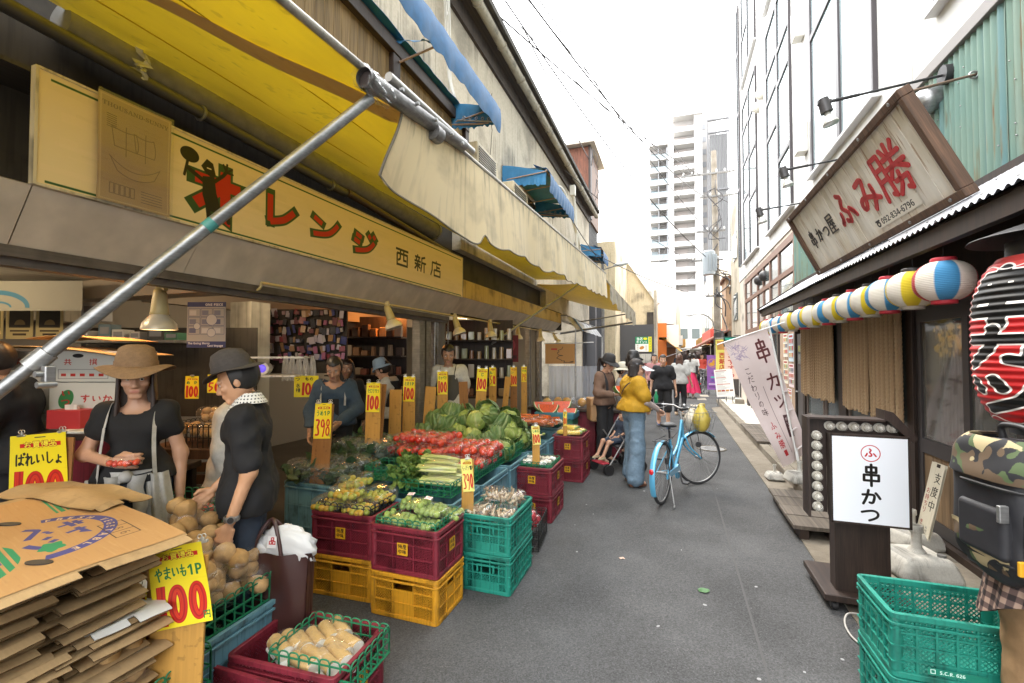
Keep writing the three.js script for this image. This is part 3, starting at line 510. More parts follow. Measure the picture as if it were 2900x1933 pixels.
{ // second smaller awning further down
const a = thing('shop_awning','shorter far yellow awning with ragged cream end valance','awning',[0,0,0]);
const yel = phys([.70,.44,.02],.65,{ map: rep(T.awning, 3.2,1.9),transmission: .35,thickness: 0 }),f = (v) => [lerp(-1.40,-1.02,v),lerp(3.30,2.83,v),lerp(-10.1,-13.6,v)];
mesh('cloth',[sheet((u, v) => { const p = f(v); return V(lerp(-2.95,p[0],u),lerp(3.25,p[1],u) - .06 * Math.sin(PI * u),p[2]); },10,16,0)],yel, a);
mesh('front_bar',[rod(f(0),f(1),.022,.022,10)],M.creamMetal, a); mesh('side_arm',[rod([-2.95,2.55,-13.6],f(1),.02),rod([-2.95,2.2,-12.4],[-1.05,2.55,-13.6],.03)],M.greyMetal, a);
mesh('valance',[sheet((u, v) => { const p = f(lerp(.12,1,u)); return V(p[0] + .02 + .02 * Math.sin(u * 40) * v, p[1] - (.36 + .04 * Math.abs(Math.sin(u * PI * 6)) + .03 * Math.sin(u * 23)) * v, p[2]); },60,6,0)],phys([.52,.48,.38],.85,{ map: rep(T.plaster, .6),transmission: .2,thickness: 0 }),a);
const b = thing('shop_awning','pale folded canvas awning with a blue strip past the stalls','awning',[0,0,0]);
mesh('cloth',[sheet((u, v) => V(-2.6 + .25 * u - .02 * Math.sin(v * 40),lerp(2.62,2.28,u) - .06 * v, lerp(-11.6,-16.5,v)),4,30,.004)],std([.50,.52,.56],.8,{ map: rep(T.plaster, .7) }),b); mesh('blue_strip',[sheet((u, v) => V(-2.588 + .25 * u, lerp(2.63,2.27,u),lerp(-12.5,-12.75,v)),2,2,.004)],std([.05,.14,.32],.7),b); mesh('frame',[rod([-2.6,2.64,-11.6],[-2.6,2.58,-16.5],.02),rod([-2.95,2.64,-11.6],[-2.6,2.64,-11.6],.02)],M.greyMetal, b);
}
// ---------- shop interior shells ----------
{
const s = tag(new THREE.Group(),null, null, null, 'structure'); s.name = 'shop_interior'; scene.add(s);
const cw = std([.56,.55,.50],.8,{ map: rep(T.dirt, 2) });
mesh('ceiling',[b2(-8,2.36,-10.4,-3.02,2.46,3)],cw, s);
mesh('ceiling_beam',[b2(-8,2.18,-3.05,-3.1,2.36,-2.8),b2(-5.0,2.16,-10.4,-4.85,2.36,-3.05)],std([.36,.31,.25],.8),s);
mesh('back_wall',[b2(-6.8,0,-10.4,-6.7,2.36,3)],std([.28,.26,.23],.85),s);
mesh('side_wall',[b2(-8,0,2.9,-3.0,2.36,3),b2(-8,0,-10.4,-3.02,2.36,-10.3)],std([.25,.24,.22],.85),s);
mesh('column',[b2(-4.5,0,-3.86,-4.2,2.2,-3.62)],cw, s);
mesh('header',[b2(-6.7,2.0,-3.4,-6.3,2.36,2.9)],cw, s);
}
function post(z0,z1,x, label, m = M.greyMetal) { const t = thing('shop_post',label, 'post',[0,0,0]); mesh('post',[b2(x - .11,0,z1,x, 2.22,z0,.008)],m, t); mesh('groove',[b2(x, .01,lerp(z0,z1,.44),x + .004,2.2,lerp(z0,z1,.56))],M.dark, t); mesh('base',[b2(x - .12,0,z1 - .01,x + .012,.06,z0 + .01)],M.dark, t); return t; }
post(-4.92,-5.20,-2.94,'wide grey metal post between the two stall openings',std([.34,.31,.26],.5,{ metalness: .3,map: rep(T.metal, .6) })); post(-5.30,-5.40,-2.94,'narrow steel post beside the wide grey post',M.steel); post(-9.50,-9.62,-2.94,'slim grey post behind the far price boards'); post(-10.3,-10.5,-2.94,'brown grey post at the far end of the second stall');
{ const t = thing('drain_pipe','thick dark grey vertical drain pipe beside the clerk','pipe',[-3.05,0,-5.62]); mesh('pipe',[rod([0,0,0],[0,2.24,0],.085,.085,20)],std([.16,.15,.14],.5),t); mesh('joint',[rod([0,.9,0],[0,1.0,0],.094,.094,20)],std([.14,.13,.125],.5),t); const ch = []; for (let i = 0; i < 60; i++) ch.push(place(new THREE.TorusGeometry(.011,.0035,4,8),[.12,2.2 - i * .018,-.03],0,i % 2 ? PI / 2 : 0)); mesh('chain',ch, M.steel, t); }
// ---------- raised lettering ----------
function letterGeo(ch, s, th, w) { // strokes as solid bars in x, y (origin top-left, y down becomes up)
const out = [],[sx, sy] = Array.isArray(s) ? s : [s, s],lw = w * Math.min(sx, sy);
for (const st of (GLYPH[ch] ?? '').split(';')) {
const cv = st[0] === '~',n = (cv ? st.slice(1) : st).split(' ').map(Number); let P = [];
for (let i = 0; i < n.length; i += 2) P.push(V(n[i] / 100 * sx, -n[i + 1] / 100 * sy, 0));
if (cv && P.length > 2) P = new THREE.CatmullRomCurve3(P, false, 'catmullrom',.5).getPoints(P.length * 3);
P.forEach((p, i) => { const k = 1 + .35 * Math.sin(i * 1.7 + P.length) * (cv ? .5 : .25); out.push(new THREE.CylinderGeometry(lw / 2 * k, lw / 2 * k, th, 8).rotateX(PI / 2).translate(p.x, p.y, th / 2)); if (i) { const q = P[i - 1]; out.push(bar(q.clone().setZ(th / 2),p.clone().setZ(th / 2),lw * .97,th * .99,V(0,0,1))); } });
}
return out;
}
// ---------- right: white building over a corrugated shop front ----------
{
const b = thing('white_building','tall white panelled building with dark framed windows on the right','building',[0,0,0]);
const X = 2.14,H = 15.5;
mesh('wall',[b2(X, 4.02,-16.9,6,H, 4)],M.whiteWall, b); mesh('lower_wall',[b2(X + .02,0,-16.9,6,4.02,-9.2)],std([.62,.57,.52],.8,{ map: rep(T.dirt, 2) }),b);
mesh('cladding_joint',[-3.4,-5.2,-8.7,-9.2,-12.6,-13.0,-16.2].map((z) => box(.004,H - 4.1,.012,X - .002,(H + 4.1) / 2,z)),std([.5,.5,.48],.8),b);
const fr = std([.050,.042,.046],.45),win = (z0,z1,y0,y1,cols, rows, sill = true) => { // z0 far, z1 near
const w = mesh('window_frame',[b2(X - .05,y0,z0,X + .02,y1,z0 + .09),b2(X - .05,y0,z1 - .05,X + .02,y1,z1),b2(X - .05,y1 - .06,z0 + .09,X + .02,y1,z1 - .05),...cols.map((z) => b2(X - .05,y0,z - .06,X + .02,y1 - .06,z + .06))],fr, b);
const zs = [z0 + .09,...cols.flatMap((z) => [z - .06,z + .06]),z1 - .05];
for (let i = 0; i < zs.length; i += 2) { const ys = [y0,...(rows[i / 2] ?? []),y1 - .06]; ys.forEach((y, k) => { if (k === ys.length - 1) return; mesh('pane',[b2(X - .025,y + (k ? .045 : 0),zs[i] + .002,X - .012,ys[k + 1] - (k < ys.length - 2 ? .045 : 0),zs[i + 1] - .002)],M.glassBlue, w); if (k) mesh('transom',[b2(X - .048,y - .045,zs[i],X + .02,y + .045,zs[i + 1])],fr, w); }); }
if (sill) mesh('sill',[b2(X - .09,y0 - .05,z0 - .06,X + .02,y0 - .004,z1 + .08,.008)],std([.6,.6,.6],.5,{ metalness: .2 }),w);
};
win(-8.33,-5.93,4.46,7.9,[-7.05],[[6.62],[]]); win(-8.33,-5.93,9.1,12.5,[-7.05],[[11.2],[]]);
win(-11.82,-9.6,4.40,9.0,[-10.65],[[6.5,7.35,8.0],[5.6,7.2,7.9]]); win(-11.82,-9.6,9.6,14,[-10.65],[[11.5],[12]]);
win(-15.55,-13.2,4.42,9.2,[-14.4],[[6.3,7.4,8.4],[6.0,7.2,8.3]]); win(-15.55,-13.2,9.9,14,[-14.4],[[11.3],[11.9]]);
win(-16.7,-16.2,4.5,13,[],[[7,9.5,11.5]],false); win(-4.72,-2.6,4.55,7.2,[-3.6],[[],[]]);
// brown framed lower windows
const bf = std([.22,.12,.085],.55),lw = mesh('lower_window',[b2(X - .06,3.72,-15.3,X + .0,3.86,-9.4),b2(X - .06,3.15,-15.3,X, 3.25,-9.4),b2(X - .06,2.2,-15.3,X, 2.34,-9.4),...[-15.25,-14.3,-13.2,-12.4,-11.6,-10.7,-9.45].map((z) => b2(X - .055,2.34,z - .05,X, 3.72,z + .05))],bf, b);
const zz = [-15.2,-14.25,-13.15,-12.35,-11.55,-10.65,-9.5]; for (let i = 0; i < 6; i++) { mesh('pane',[b2(X - .03,2.345,zz[i],X - .015,3.145,zz[i + 1] - .105)],i % 2 ? M.glassBlue : M.glassDark, lw); mesh('pane',[b2(X - .03,3.255,zz[i],X - .015,3.715,zz[i + 1] - .105)],M.glassDark, lw); }
mesh('lower_door',[b2(X - .05,.1,-15.2,X, 2.2,-15.1),...[...Array(11)].map((_, i) => b2(X - .045,.1,-15.0 + i * .45,X, 2.2,-14.94 + i * .45))],std([.06,.045,.04],.5),b); mesh('lower_glass',[b2(X - .01,.3,-15.1,X + .0,2.2,-10.4)],M.glassDark, b);
for (const [z, y] of [[-8.8,6.98],[-8.72,4.98]]) mesh('vent_box',[rbox(.16,.52,.24,X - .08,y + .26,z, .02)],std([.74,.73,.68],.6),b);
const hood = (z, y, m) => mesh('vent_hood',[new THREE.SphereGeometry(.13,16,10,0,2 * PI, 0,PI / 2).rotateZ(PI / 2).translate(0,0,0).scale(.9,1,1).translate(X - .05,y, z),rod([X - .05,y, z],[X + .01,y, z],.13,.13,16)],m, b);
hood(-12.4,8.0,M.white); hood(-12.95,7.95,M.white); hood(-12.95,3.5,M.darkFrame); hood(-12.25,3.5,M.darkFrame);
// far annex beyond the corner
const n = thing('grey_annex','narrow pale building with dark drain beside the far edge of the white one','building',[0,0,0]); mesh('wall',[b2(2.3,0,-20.5,5,7.4,-16.95)],M.plaster, n); mesh('window',[b2(2.27,2.9,-19.6,2.31,3.9,-18.6),b2(2.27,5.2,-19.6,2.31,6.2,-18.6)],M.glassDark, n); mesh('shutter',[b2(2.26,.1,-20,2.31,2.2,-17.3)],M.dark, n);
}
{ // corrugated teal sheet wall
const b = thing('corrugated_wall','faded teal corrugated metal wall with rust streaks above the shop roof','wall',[0,0,0]);
const tm = std([.42,.42,.42],.62,{ map: rep(T.rust, 4.4,2.2) }); tm.color.setRGB(.62,.62,.62);
const zs = [2.2,.9,-.3,-1.5,-2.7,-3.85,-5.0,-6.1,-7.2,-8.3,-9.42];
for (let i = 0; i < zs.length - 1; i++) mesh('sheet_panel',[sheet((u, v) => { const z = lerp(zs[i],zs[i + 1] - .04,u); return V(2.098 + .011 * Math.cos(z * 2 * PI / .072) - (i % 2) * .004,lerp(2.3,3.99,v),z); },96,2,0)],tm, b);
mesh('top_trim',[b2(2.06,3.99,-9.45,2.14,4.10,3,.008)],std([.22,.20,.19],.55),b);
const sc = []; for (let i = 0; i < 70; i++) sc.push(ball(.006,2.084,rr(2.9,3.95),rr(-9.2,-2),6,4)); const rv = mesh('rivet',sc, M.steel, b); tag(rv, null, null, null, 'stuff');
mesh('vent_hood',[new THREE.SphereGeometry(.11,18,10,0,2 * PI, 0,PI / 2).rotateZ(1.9).translate(2.03,3.76,-4.7),rod([2.0,3.78,-4.7],[2.1,3.78,-4.7],.1,.1,16),],M.steel, b); mesh('vent_mouth',[rod([1.965,3.70,-4.7],[1.95,3.68,-4.7],.07,.07,14)],M.black, b);
mesh('camera_stub',[rod([2.1,3.72,-4.98],[2.0,3.72,-4.98],.06,.06,14)],M.steel, b);
}
{ // lean-to roof of galvanised corrugated sheets with dark rafters
const r = thing('lean_to_roof','galvanised corrugated lean-to roof over the skewer shop','roof',[0,0,0]);
const zs = [2.5,1.0,-.5,-1.9,-3.2,-4.5,-5.8,-7.1,-8.7],gm = std([.46,.47,.5],.42,{ metalness: .35,map: rep(T.metal, .7) });
for (let i = 0; i < zs.length - 1; i++) mesh('roof_sheet',[sheet((u, v) => { const z = lerp(zs[i],zs[i + 1],u),c = .009 * Math.cos(z * 2 * PI / .065); return V(lerp(1.40,2.09,v),lerp(2.385,2.85,v) + c + .003 * (i % 2),z); },150,3,.003)],gm, r);
const nails = []; for (let z = 2; z > -8.6; z -= .26) for (const v of [.12,.6]) nails.push(ball(.007,lerp(1.40,2.09,v),lerp(2.385,2.85,v) + .012,z, 6,4)); tag(mesh('nail',nails, M.greyMetal, r),null, null, null, 'stuff');
mesh('fascia',[b2(1.43,2.27,-8.68,1.48,2.37,2.5)],M.darkWood, r);
for (let z = 2.2; z > -8.7; z -= .6) mesh('rafter',[bar([1.45,2.34,z],[2.08,2.76,z],.05,.08)],M.darkWood, r);
mesh('purlin',[b2(1.75,2.48,-8.6,1.80,2.54,2.5)],M.darkWood, r); mesh('under_board',[bar([1.47,2.40,-3.1],[2.08,2.81,-3.1],11,.012).translate(0,0,0)],M.darkWood, r);
mesh('end_board',[bar([1.40,2.36,-8.72],[2.1,2.83,-8.72],.03,.1)],M.darkWood, r);
}
{ // dark timber shop front
const s = thing('shop_front','dark brown timber shop front with glazed sliding doors on the right','shop front',[0,0,0]),X = 2.05,W = M.darkWood;
const pale = std([.40,.29,.18],.75,{ map: rep(T.wood, .5,.9) });
mesh('lintel',[b2(X - .05,2.1,-9.15,X + .06,2.85,2.5)],W, s); mesh('sill',[b2(X - .07,.106,-9.1,X + .06,.16,2.5)],W, s);
[[-9.13,-9.05],[-8.62,-8.5],[-6.92,-6.66],[-5.1,-4.98],[-3.62,-3.5],[-2.1,-1.98]].forEach(([a, c]) => mesh('post',[b2(X - .045,.16,a, X + .05,2.1,c)],W, s));
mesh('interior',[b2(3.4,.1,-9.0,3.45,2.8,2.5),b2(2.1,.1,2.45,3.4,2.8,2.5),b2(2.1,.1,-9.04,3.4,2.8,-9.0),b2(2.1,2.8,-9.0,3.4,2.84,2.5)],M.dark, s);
// grey door at the far end
const gd = mesh('side_door',[b2(X - .02,.16,-9.05,X + .02,1.98,-8.62,.005)],std([.10,.09,.088],.55),s); mesh('door_window',[b2(X - .026,1.45,-8.95,X - .021,1.78,-8.8)],M.glassDark, gd); mesh('handle',[rod([X - .06,1.0,-8.98],[X - .06,1.0,-8.86],.01),rod([X - .02,1.0,-8.96],[X - .06,1.0,-8.96],.008)],M.steel, gd);
// windows behind the rope curtains
for (const [a, c] of [[-8.5,-7.6],[-7.56,-6.92],[-6.66,-5.9],[-5.86,-5.1]]) { const f = mesh('window_frame',[b2(X - .02,.62,a, X + .02,.70,c),b2(X - .02,2.02,a, X + .02,2.1,c),b2(X - .02,.70,a, X + .02,2.02,a + .06),b2(X - .02,.70,c - .06,X + .02,2.02,c)],std([.13,.10,.085],.5),s); mesh('pane',[b2(X - .004,.70,a + .06,X + .004,2.02,c - .06)],M.glassDark, f); mesh('low_panel',[b2(X - .01,.16,a, X + .01,.62,c)],W, s); }
// sliding doors with ribbed glass over pale board panels
for (const [a, c, o] of [[-4.98,-4.2,0],[-4.24,-3.62,.03],[-3.5,-2.75,0],[-2.78,-2.1,.03]]) {
const x = X - o, d = mesh('sliding_door',[b2(x - .02,.17,a, x + .02,2.08,a + .075),b2(x - .02,.17,c - .075,x + .02,2.08,c),b2(x - .02,.80,a + .075,x + .02,.92,c - .075),b2(x - .02,1.92,a + .075,x + .02,2.08,c - .075),b2(x - .02,.17,a + .075,x + .02,.27,c - .075)],M.darkFrame, s);
const n = Math.round((c - a - .15) / .12); for (let i = 0; i < n; i++) { const z0 = a + .077 + (c - a - .154) * i / n; mesh('panel_board',[b2(x - .008,.272,z0 + .0015,x + .008,.798,z0 + (c - a - .154) / n - .0015)],pale, d); }
mesh('pane',[b2(x - .004,.922,a + .077,x + .004,1.918,c - .077)],phys([.55,.55,.52],.06,{ transmission: .8,thickness: 0 }),d);
}
// glittering gold strip curtain just inside the first door
const gc = thing('strip_curtain','glittering gold and silver strip curtain behind the glazed sliding door','curtain',[2.16,0,-4.6]); for (let i = 0; i < 11; i++) mesh('strip',[rbox(.012,1.02,.016,0,1.38,-.28 + i * .052 + rr(-.008,.008),.003)],std(i % 3 ? [.38,.36,.33] : [.62,.6,.56],.25,{ metalness: .7 }),gc); const gl = []; for (let i = 0; i < 110; i++) gl.push(place(box(.003,rr(.02,.05),rr(.012,.03)),[rr(-.06,-.02),rr(1.64,1.88),rr(-.26,.27)],rr(-.4,.4),rr(-.6,.6),rr(-.5,.5))); tag(mesh('tinsel',gl, std([.85,.52,.06],.2,{ metalness: .9,emissive: L(.35,.2,.01) }),gc),null, null, null, 'stuff');
// notices
const pw = thing('notice_wall','salmon pink wall strip with pasted menus between banner and grey door','wall',[0,0,0]); mesh('wall',[b2(X - .02,.1,-10.35,X + .06,2.3,-9.16)],std([.50,.36,.27],.8,{ map: rep(T.dirt, .9) }),pw);
for (const [z, y, w, h, i] of [[-9.45,1.75,.36,.5,0],[-9.88,1.8,.34,.44,1],[-9.45,1.25,.36,.42,2],[-9.88,1.3,.34,.44,3],[-9.6,.85,.3,.3,4]]) {
const r = print(90,120,(c, W2,H2) => { c.fillStyle = ['#cfe0ea','#efe9dc','#f0dfe3','#e9e4d0','#eee'][i]; c.fillRect(0,0,W2,H2); for (let k = 0; k < 9; k++) { c.fillStyle = pick(['#b4552e','#8a3a2a','#c49a4a','#7a8f5a','#b33','#667']); c.fillRect(8 + (k % 3) * 27,22 + Math.floor(k / 3) * 30,22,18); c.fillStyle = '#555'; c.fillRect(8 + (k % 3) * 27,42 + Math.floor(k / 3) * 30,20,3); } c.fillStyle = '#a33'; c.fillRect(10,6,66,9); });
const m = plate(w, h, r, .004); const p = mesh('poster',[m],r.mat, pw, true); p.position.set(X - .026,y, z); p.rotation.y = -PI / 2;
}
const st = print(60,40,(c, w, h) => { c.fillStyle = '#e8e8e4'; c.fillRect(0,0,w, h); c.strokeStyle = '#222'; c.lineWidth = 3; c.strokeRect(3,3,w - 6,h - 6); c.fillStyle = '#222'; c.font = 'bold 17px sans-serif'; c.textAlign = 'center'; c.fillText('Wi-Fi',w / 2,26); }); const stm = mesh('sticker',[plate(.13,.08,st, .002)],st.mat, s, true); stm.position.set(X - .08,.97,-3.55); stm.rotation.y = -PI / 2;
}
// rope curtains
{
const ropeG = (Ln) => bake(sheet((u, v) => { const y = -v * Ln, th = u * 2 * PI, r = .0155 * (1 + .16 * Math.cos(3 * th - y * 150)); return V(r * Math.cos(th),y, -r * Math.sin(th)); },12,Math.round(Ln * 170),0));
const g1 = ropeG(1.08),rm = [std([.42,.29,.165],.9),std([.36,.245,.14],.9),std([.47,.34,.20],.9)];
for (const [z0,z1,lab, n] of [[-8.45,-6.98,'narrow tan rope curtain hanging beside the grey door',40],[-6.6,-5.08,'wide tan rope curtain hanging left of the glazed sliding doors',44]]) {
const t = thing('rope_curtain',lab, 'curtain',[1.965,2.10,0]); mesh('rail',[rod([0,0,z0],[0,0,z1],.014)],M.darkWood, t);
for (let i = 0; i < n; i++) { const m = mesh('rope',g1,rm[(i * 7) % 3],t); m.position.set(rr(-.008,.008),0,lerp(z0 + .02,z1 - .02,i / (n - 1)) + rr(-.004,.004)); m.rotation.set(rr(-.006,.006),rr(0,6),rr(-.008,.012)); m.scale.y = rr(.99,1.03); }
}
}
// small paper lanterns in a row
{
const geo = {}; const pats = { a: ['#c01f24','#e4ddcf','#3f8fc0','#e4ddcf'],b: ['#d8bf1e','#e4ddcf','#d8bf1e','#e4ddcf'],c: ['#3f8fc0','#e4ddcf','#3f8fc0','#e4ddcf'] };
for (const [k, cols] of Object.entries(pats)) {
const C = cols.map((x) => new THREE.Color(x)); const nu = 96,nv = 66;
geo[k] = bake(sheet((u, v) => { const a = u * 2 * PI, y = (v - .5) * .225,s = Math.pow(1 - Math.pow(Math.abs(2 * v - 1) * .9,2.4),.5),r = .142 * s * (1 + .011 * Math.cos(v * PI * 2 * 22)); return V(r * Math.cos(a),y, -r * Math.sin(a)); },nu, nv, 0,(u) => { const c = C[Math.floor(u * 7.999) % 4]; return [c.r, c.g, c.b]; }));
}
const paper = phys('#ffffff',.75,{ vertexColors: true, transmission: .15,thickness: 0 }),red = std([.55,.04,.06],.5),capG = bake([lathe([[.0,.02],[.055,.02],[.06,.014],[.06,-.014],[.052,-.014],[.052,.0]],20)]);
const names = ['blue white and red paper lantern nearest the viewer','yellow and white paper lantern second from the big red lantern','blue and white paper lantern third along the eaves','yellow and white paper lantern fourth along the eaves','blue and white paper lantern fifth along the eaves','yellow and white paper lantern sixth along the eaves','blue and white paper lantern seventh along the eaves','yellow and white paper lantern eighth along the eaves','blue and white paper lantern ninth along the eaves','yellow and white paper lantern tenth along the eaves','red blue and white paper lantern eleventh along the eaves','blue and white paper lantern second from the far end','yellow and white paper lantern at the far end'];
const Z = [-3.34,-3.69,-4.02,-4.39,-4.75,-5.08,-5.45,-5.92,-6.35,-6.87,-7.45,-7.9,-8.4],K = 'abcbcbcbcbacb';
Z.forEach((z, i) => { const t = thing('paper_lantern',names[i],'lantern',[1.5 + rr(-.01,.01),2.07,z],[2.4,2.2,2.6,2.3,2.5][i % 5] + rr(-.15,.15),'paper lanterns under the eaves'); mesh('shade',geo[K[i]],paper, t); const c1 = mesh('cap',capG, i % 2 ? M.darkFrame : red, t); c1.position.y = .118; const c2 = mesh('cap',capG, i % 2 ? std([.45,.42,.36],.6) : red, t); c2.position.y = -.118; mesh('hook',[rod([0,.13,0],[0,.29,0],.003)],M.black, t); });
const cord = thing('lantern_cord','black cord strung along the eaves carrying the small lanterns','cord',[0,0,0]); mesh('cord',[tube([[1.5,2.36,-2.6],...Z.map((z) => [1.5,2.345,z]),[1.5,2.35,-8.8]],.006,80,5)],M.black, cord);
}
{ // big red lantern with brush lettering
const t = thing('big_lantern','big red ribbed paper lantern with black brush lettering at the right edge','lantern',[1.55,1.70,-2.60],0);
const r = print(1100,700,(c, w, h) => {
c.fillStyle = '#b01517'; c.fillRect(0,0,w, h);
for (let i = 0; i < 70; i++) { c.fillStyle = 'rgba(255,150,140,.05)'; c.fillRect(rnd() * w, rnd() * h, 20 + rnd() * 90,3 + rnd() * 10); }
c.fillStyle = '#d04a46'; c.fillRect(0,0,w, h * .07);
for (const q of [0,.5]) { const x = w * (q + .13); [['串',60,225],['カ',285,175],['ツ',470,170]].forEach(([ch, y, s]) => glyph(c, ch, x, y, [w * .23,s],{ w: .21,color: '#0c0a0a',outline: '#efe9e2',outlineW: 7,cap: 'round' })); }
c.strokeStyle = '#efe9e2'; c.lineWidth = 5; for (const yy of [46,668]) { c.beginPath(); for (let x = 0; x <= w; x += 4) c.lineTo(x, yy + 10 * Math.sin(x * .04)); c.stroke(); } c.fillStyle = '#0c0a0a'; c.fillRect(0,678,w, 30);
},{ rough: .55 });
const prof = (v) => .265 * Math.pow(1 - Math.pow(Math.abs(2 * v - 1) * .84,3.2),.5);
const g = sheet((u, v) => { const a = u * 2 * PI, R = prof(v) * (1 + .012 * Math.cos(v * PI * 2 * 24)); return V(R * Math.cos(a),(v - .5) * .74,-R * Math.sin(a)); },90,200,0);
const bodyM = mesh('shade',[onto(g, r)],r.mat, t, true); bodyM.rotation.y = -1.2;
mesh('top_ring',[lathe([[.15,.36],[.15,.44],[.14,.44],[.14,.36]],32)],M.black, t); mesh('bottom_ring',[lathe([[.15,-.36],[.15,-.40],[.13,-.40],[.13,-.36]],32)],M.black, t);
mesh('rain_hat',[lathe([[.0,.54],[.06,.53],[.27,.455],[.275,.448],[.06,.515],[0,.525]],32)],M.black, t); mesh('hook',[rod([0,.5,0],[0,.84,0],.006)],M.black, t); mesh('ribbon',[tube([[-.16,-.37,.1],[-.12,-.46,.12],[-.15,-.50,.1],[-.05,-.47,.15]],.014,20,6)],std([.5,.02,.03],.6),t);
}
{ // slanted wooden signboard
const t = thing('wooden_signboard','weathered white plank signboard with red raised lettering tilted over the roof','sign',[1.50,2.925,-4.78]); t.rotation.order = 'YXZ'; t.rotation.y = -PI / 2; t.rotation.x = .435;
const W = 2.8,H = .71,fm = std([.20,.115,.075],.7,{ map: rep(T.wood, .5) }),pm = [0,1,2].map((i) => std([.95 - i * .05,.93 - i * .05,.88 - i * .05],.75,{ map: (() => { const c = rep(T.worn, 1.4,1.4); c.offset.set(i * .31,i * .17); return c; })() }));
const n = 26; for (let i = 0; i < n; i++) mesh('plank',[rbox(W / n - .003,H - .04,.018,-W / 2 + (i + .5) * W / n, 0,rr(-.002,.002),.003)],pm[(i * 5) % 3],t);
for (const y of [H / 2,-H / 2]) mesh('frame_board',[rbox(W + .06,.055,.075,0,y, .01,.006)],fm, t);
for (const x of [-W / 2,W / 2]) mesh('frame_board',[rbox(.055,H - .056,.074,x, 0,.01,.006)],fm, t);
mesh('backing',[box(W, H, .02,0,0,-.02)],M.darkWood, t);
const red = std([.50,.022,.03],.45),blk = std([.035,.03,.03],.5),put = (ch, x, y, s, w, m) => { const o = mesh('letter',letterGeo(ch, s, .006,w),m, t); o.position.set(x, y, .011); };
put('ふ',-.25,.21,[.38,.36],.13,red); put('み',.22,.20,[.38,.36],.12,red); put('勝',.62,.225,[.47,.40],.095,red);
put('串',-1.17,.09,[.17,.20],.10,blk); put('か',-.94,.08,[.16,.17],.10,blk); put('つ',-.74,.06,[.16,.15],.10,blk); put('屋',-.55,.11,[.18,.21],.085,blk);
const ph = print(520,80,(c, w, h) => { c.fillStyle = '#e6e0d2'; c.fillRect(0,0,w, h); c.fillStyle = '#221d1b'; c.font = 'bold 62px sans-serif'; c.fillText('092-834-6796',78,62); c.beginPath(); c.arc(36,46,24,0,7); c.fill(); c.fillRect(8,14,56,14); c.fillStyle = '#cfc9bb'; c.beginPath(); c.arc(36,48,10,0,7); c.fill(); });
const pl = mesh('phone_number',[plate(.70,.085,ph, .003)],ph.mat, t, true); pl.position.set(.63,-.24,.013);
const bolt = []; for (const x of [-1.3,-.6,.1,.8,1.3]) bolt.push(place(new THREE.CylinderGeometry(.012,.012,.01,6).rotateX(PI / 2),[x, H / 2,.05]),place(new THREE.CylinderGeometry(.012,.012,.01,6).rotateX(PI / 2),[x, -H / 2,.05])); mesh('bolt',bolt, M.steel, t);
const g = thing('sign_stay','rusty thin rod holding the near top corner of the signboard','stay',[0,0,0]); mesh('rod',[rod([1.38,3.25,-3.4],[2.1,3.68,-4.2],.009)],std([.15,.09,.06],.7),g); mesh('hook',[new THREE.TorusGeometry(.025,.008,6,12).translate(2.08,3.67,-4.18)],M.steel, g);
}
{ // arm lamps above the signboard
const labs = ['black arm spotlight nearest the viewer above the signboard','black arm spotlight in the middle above the signboard','black arm spotlight at the far end above the signboard'];
[-4.5,-6.02,-7.6].forEach((z, i) => { const t = thing('arm_spotlight',labs[i],'lamp',[2.09,3.84,z],0,'arm spotlights over the signboard'); mesh('wall_plate',[rod([0,.02,0],[-.05,.02,0],.075,.075,18)],M.black, t); mesh('arm',[rod([-.04,.02,0],[-.82,-.05,0],.011),rod([-.6,-.03,0],[-.84,-.052,0],.015)],M.black, t);
const h = mesh('lamp_holder',[rod([-.86,-.02,0],[-.83,-.14,0],.042,.048,18),rod([-.80,-.05,0],[-.9,-.05,0],.025,.025,12)],M.darkFrame, t); mesh('bulb',[lathe([[.02,0],[.03,-.03],[.062,-.095],[.06,-.11],[.0,-.115]],22).rotateZ(.25).translate(-.83,-.14,0)],phys([.55,.54,.5],.18,{ metalness: .3 }),h); });
}
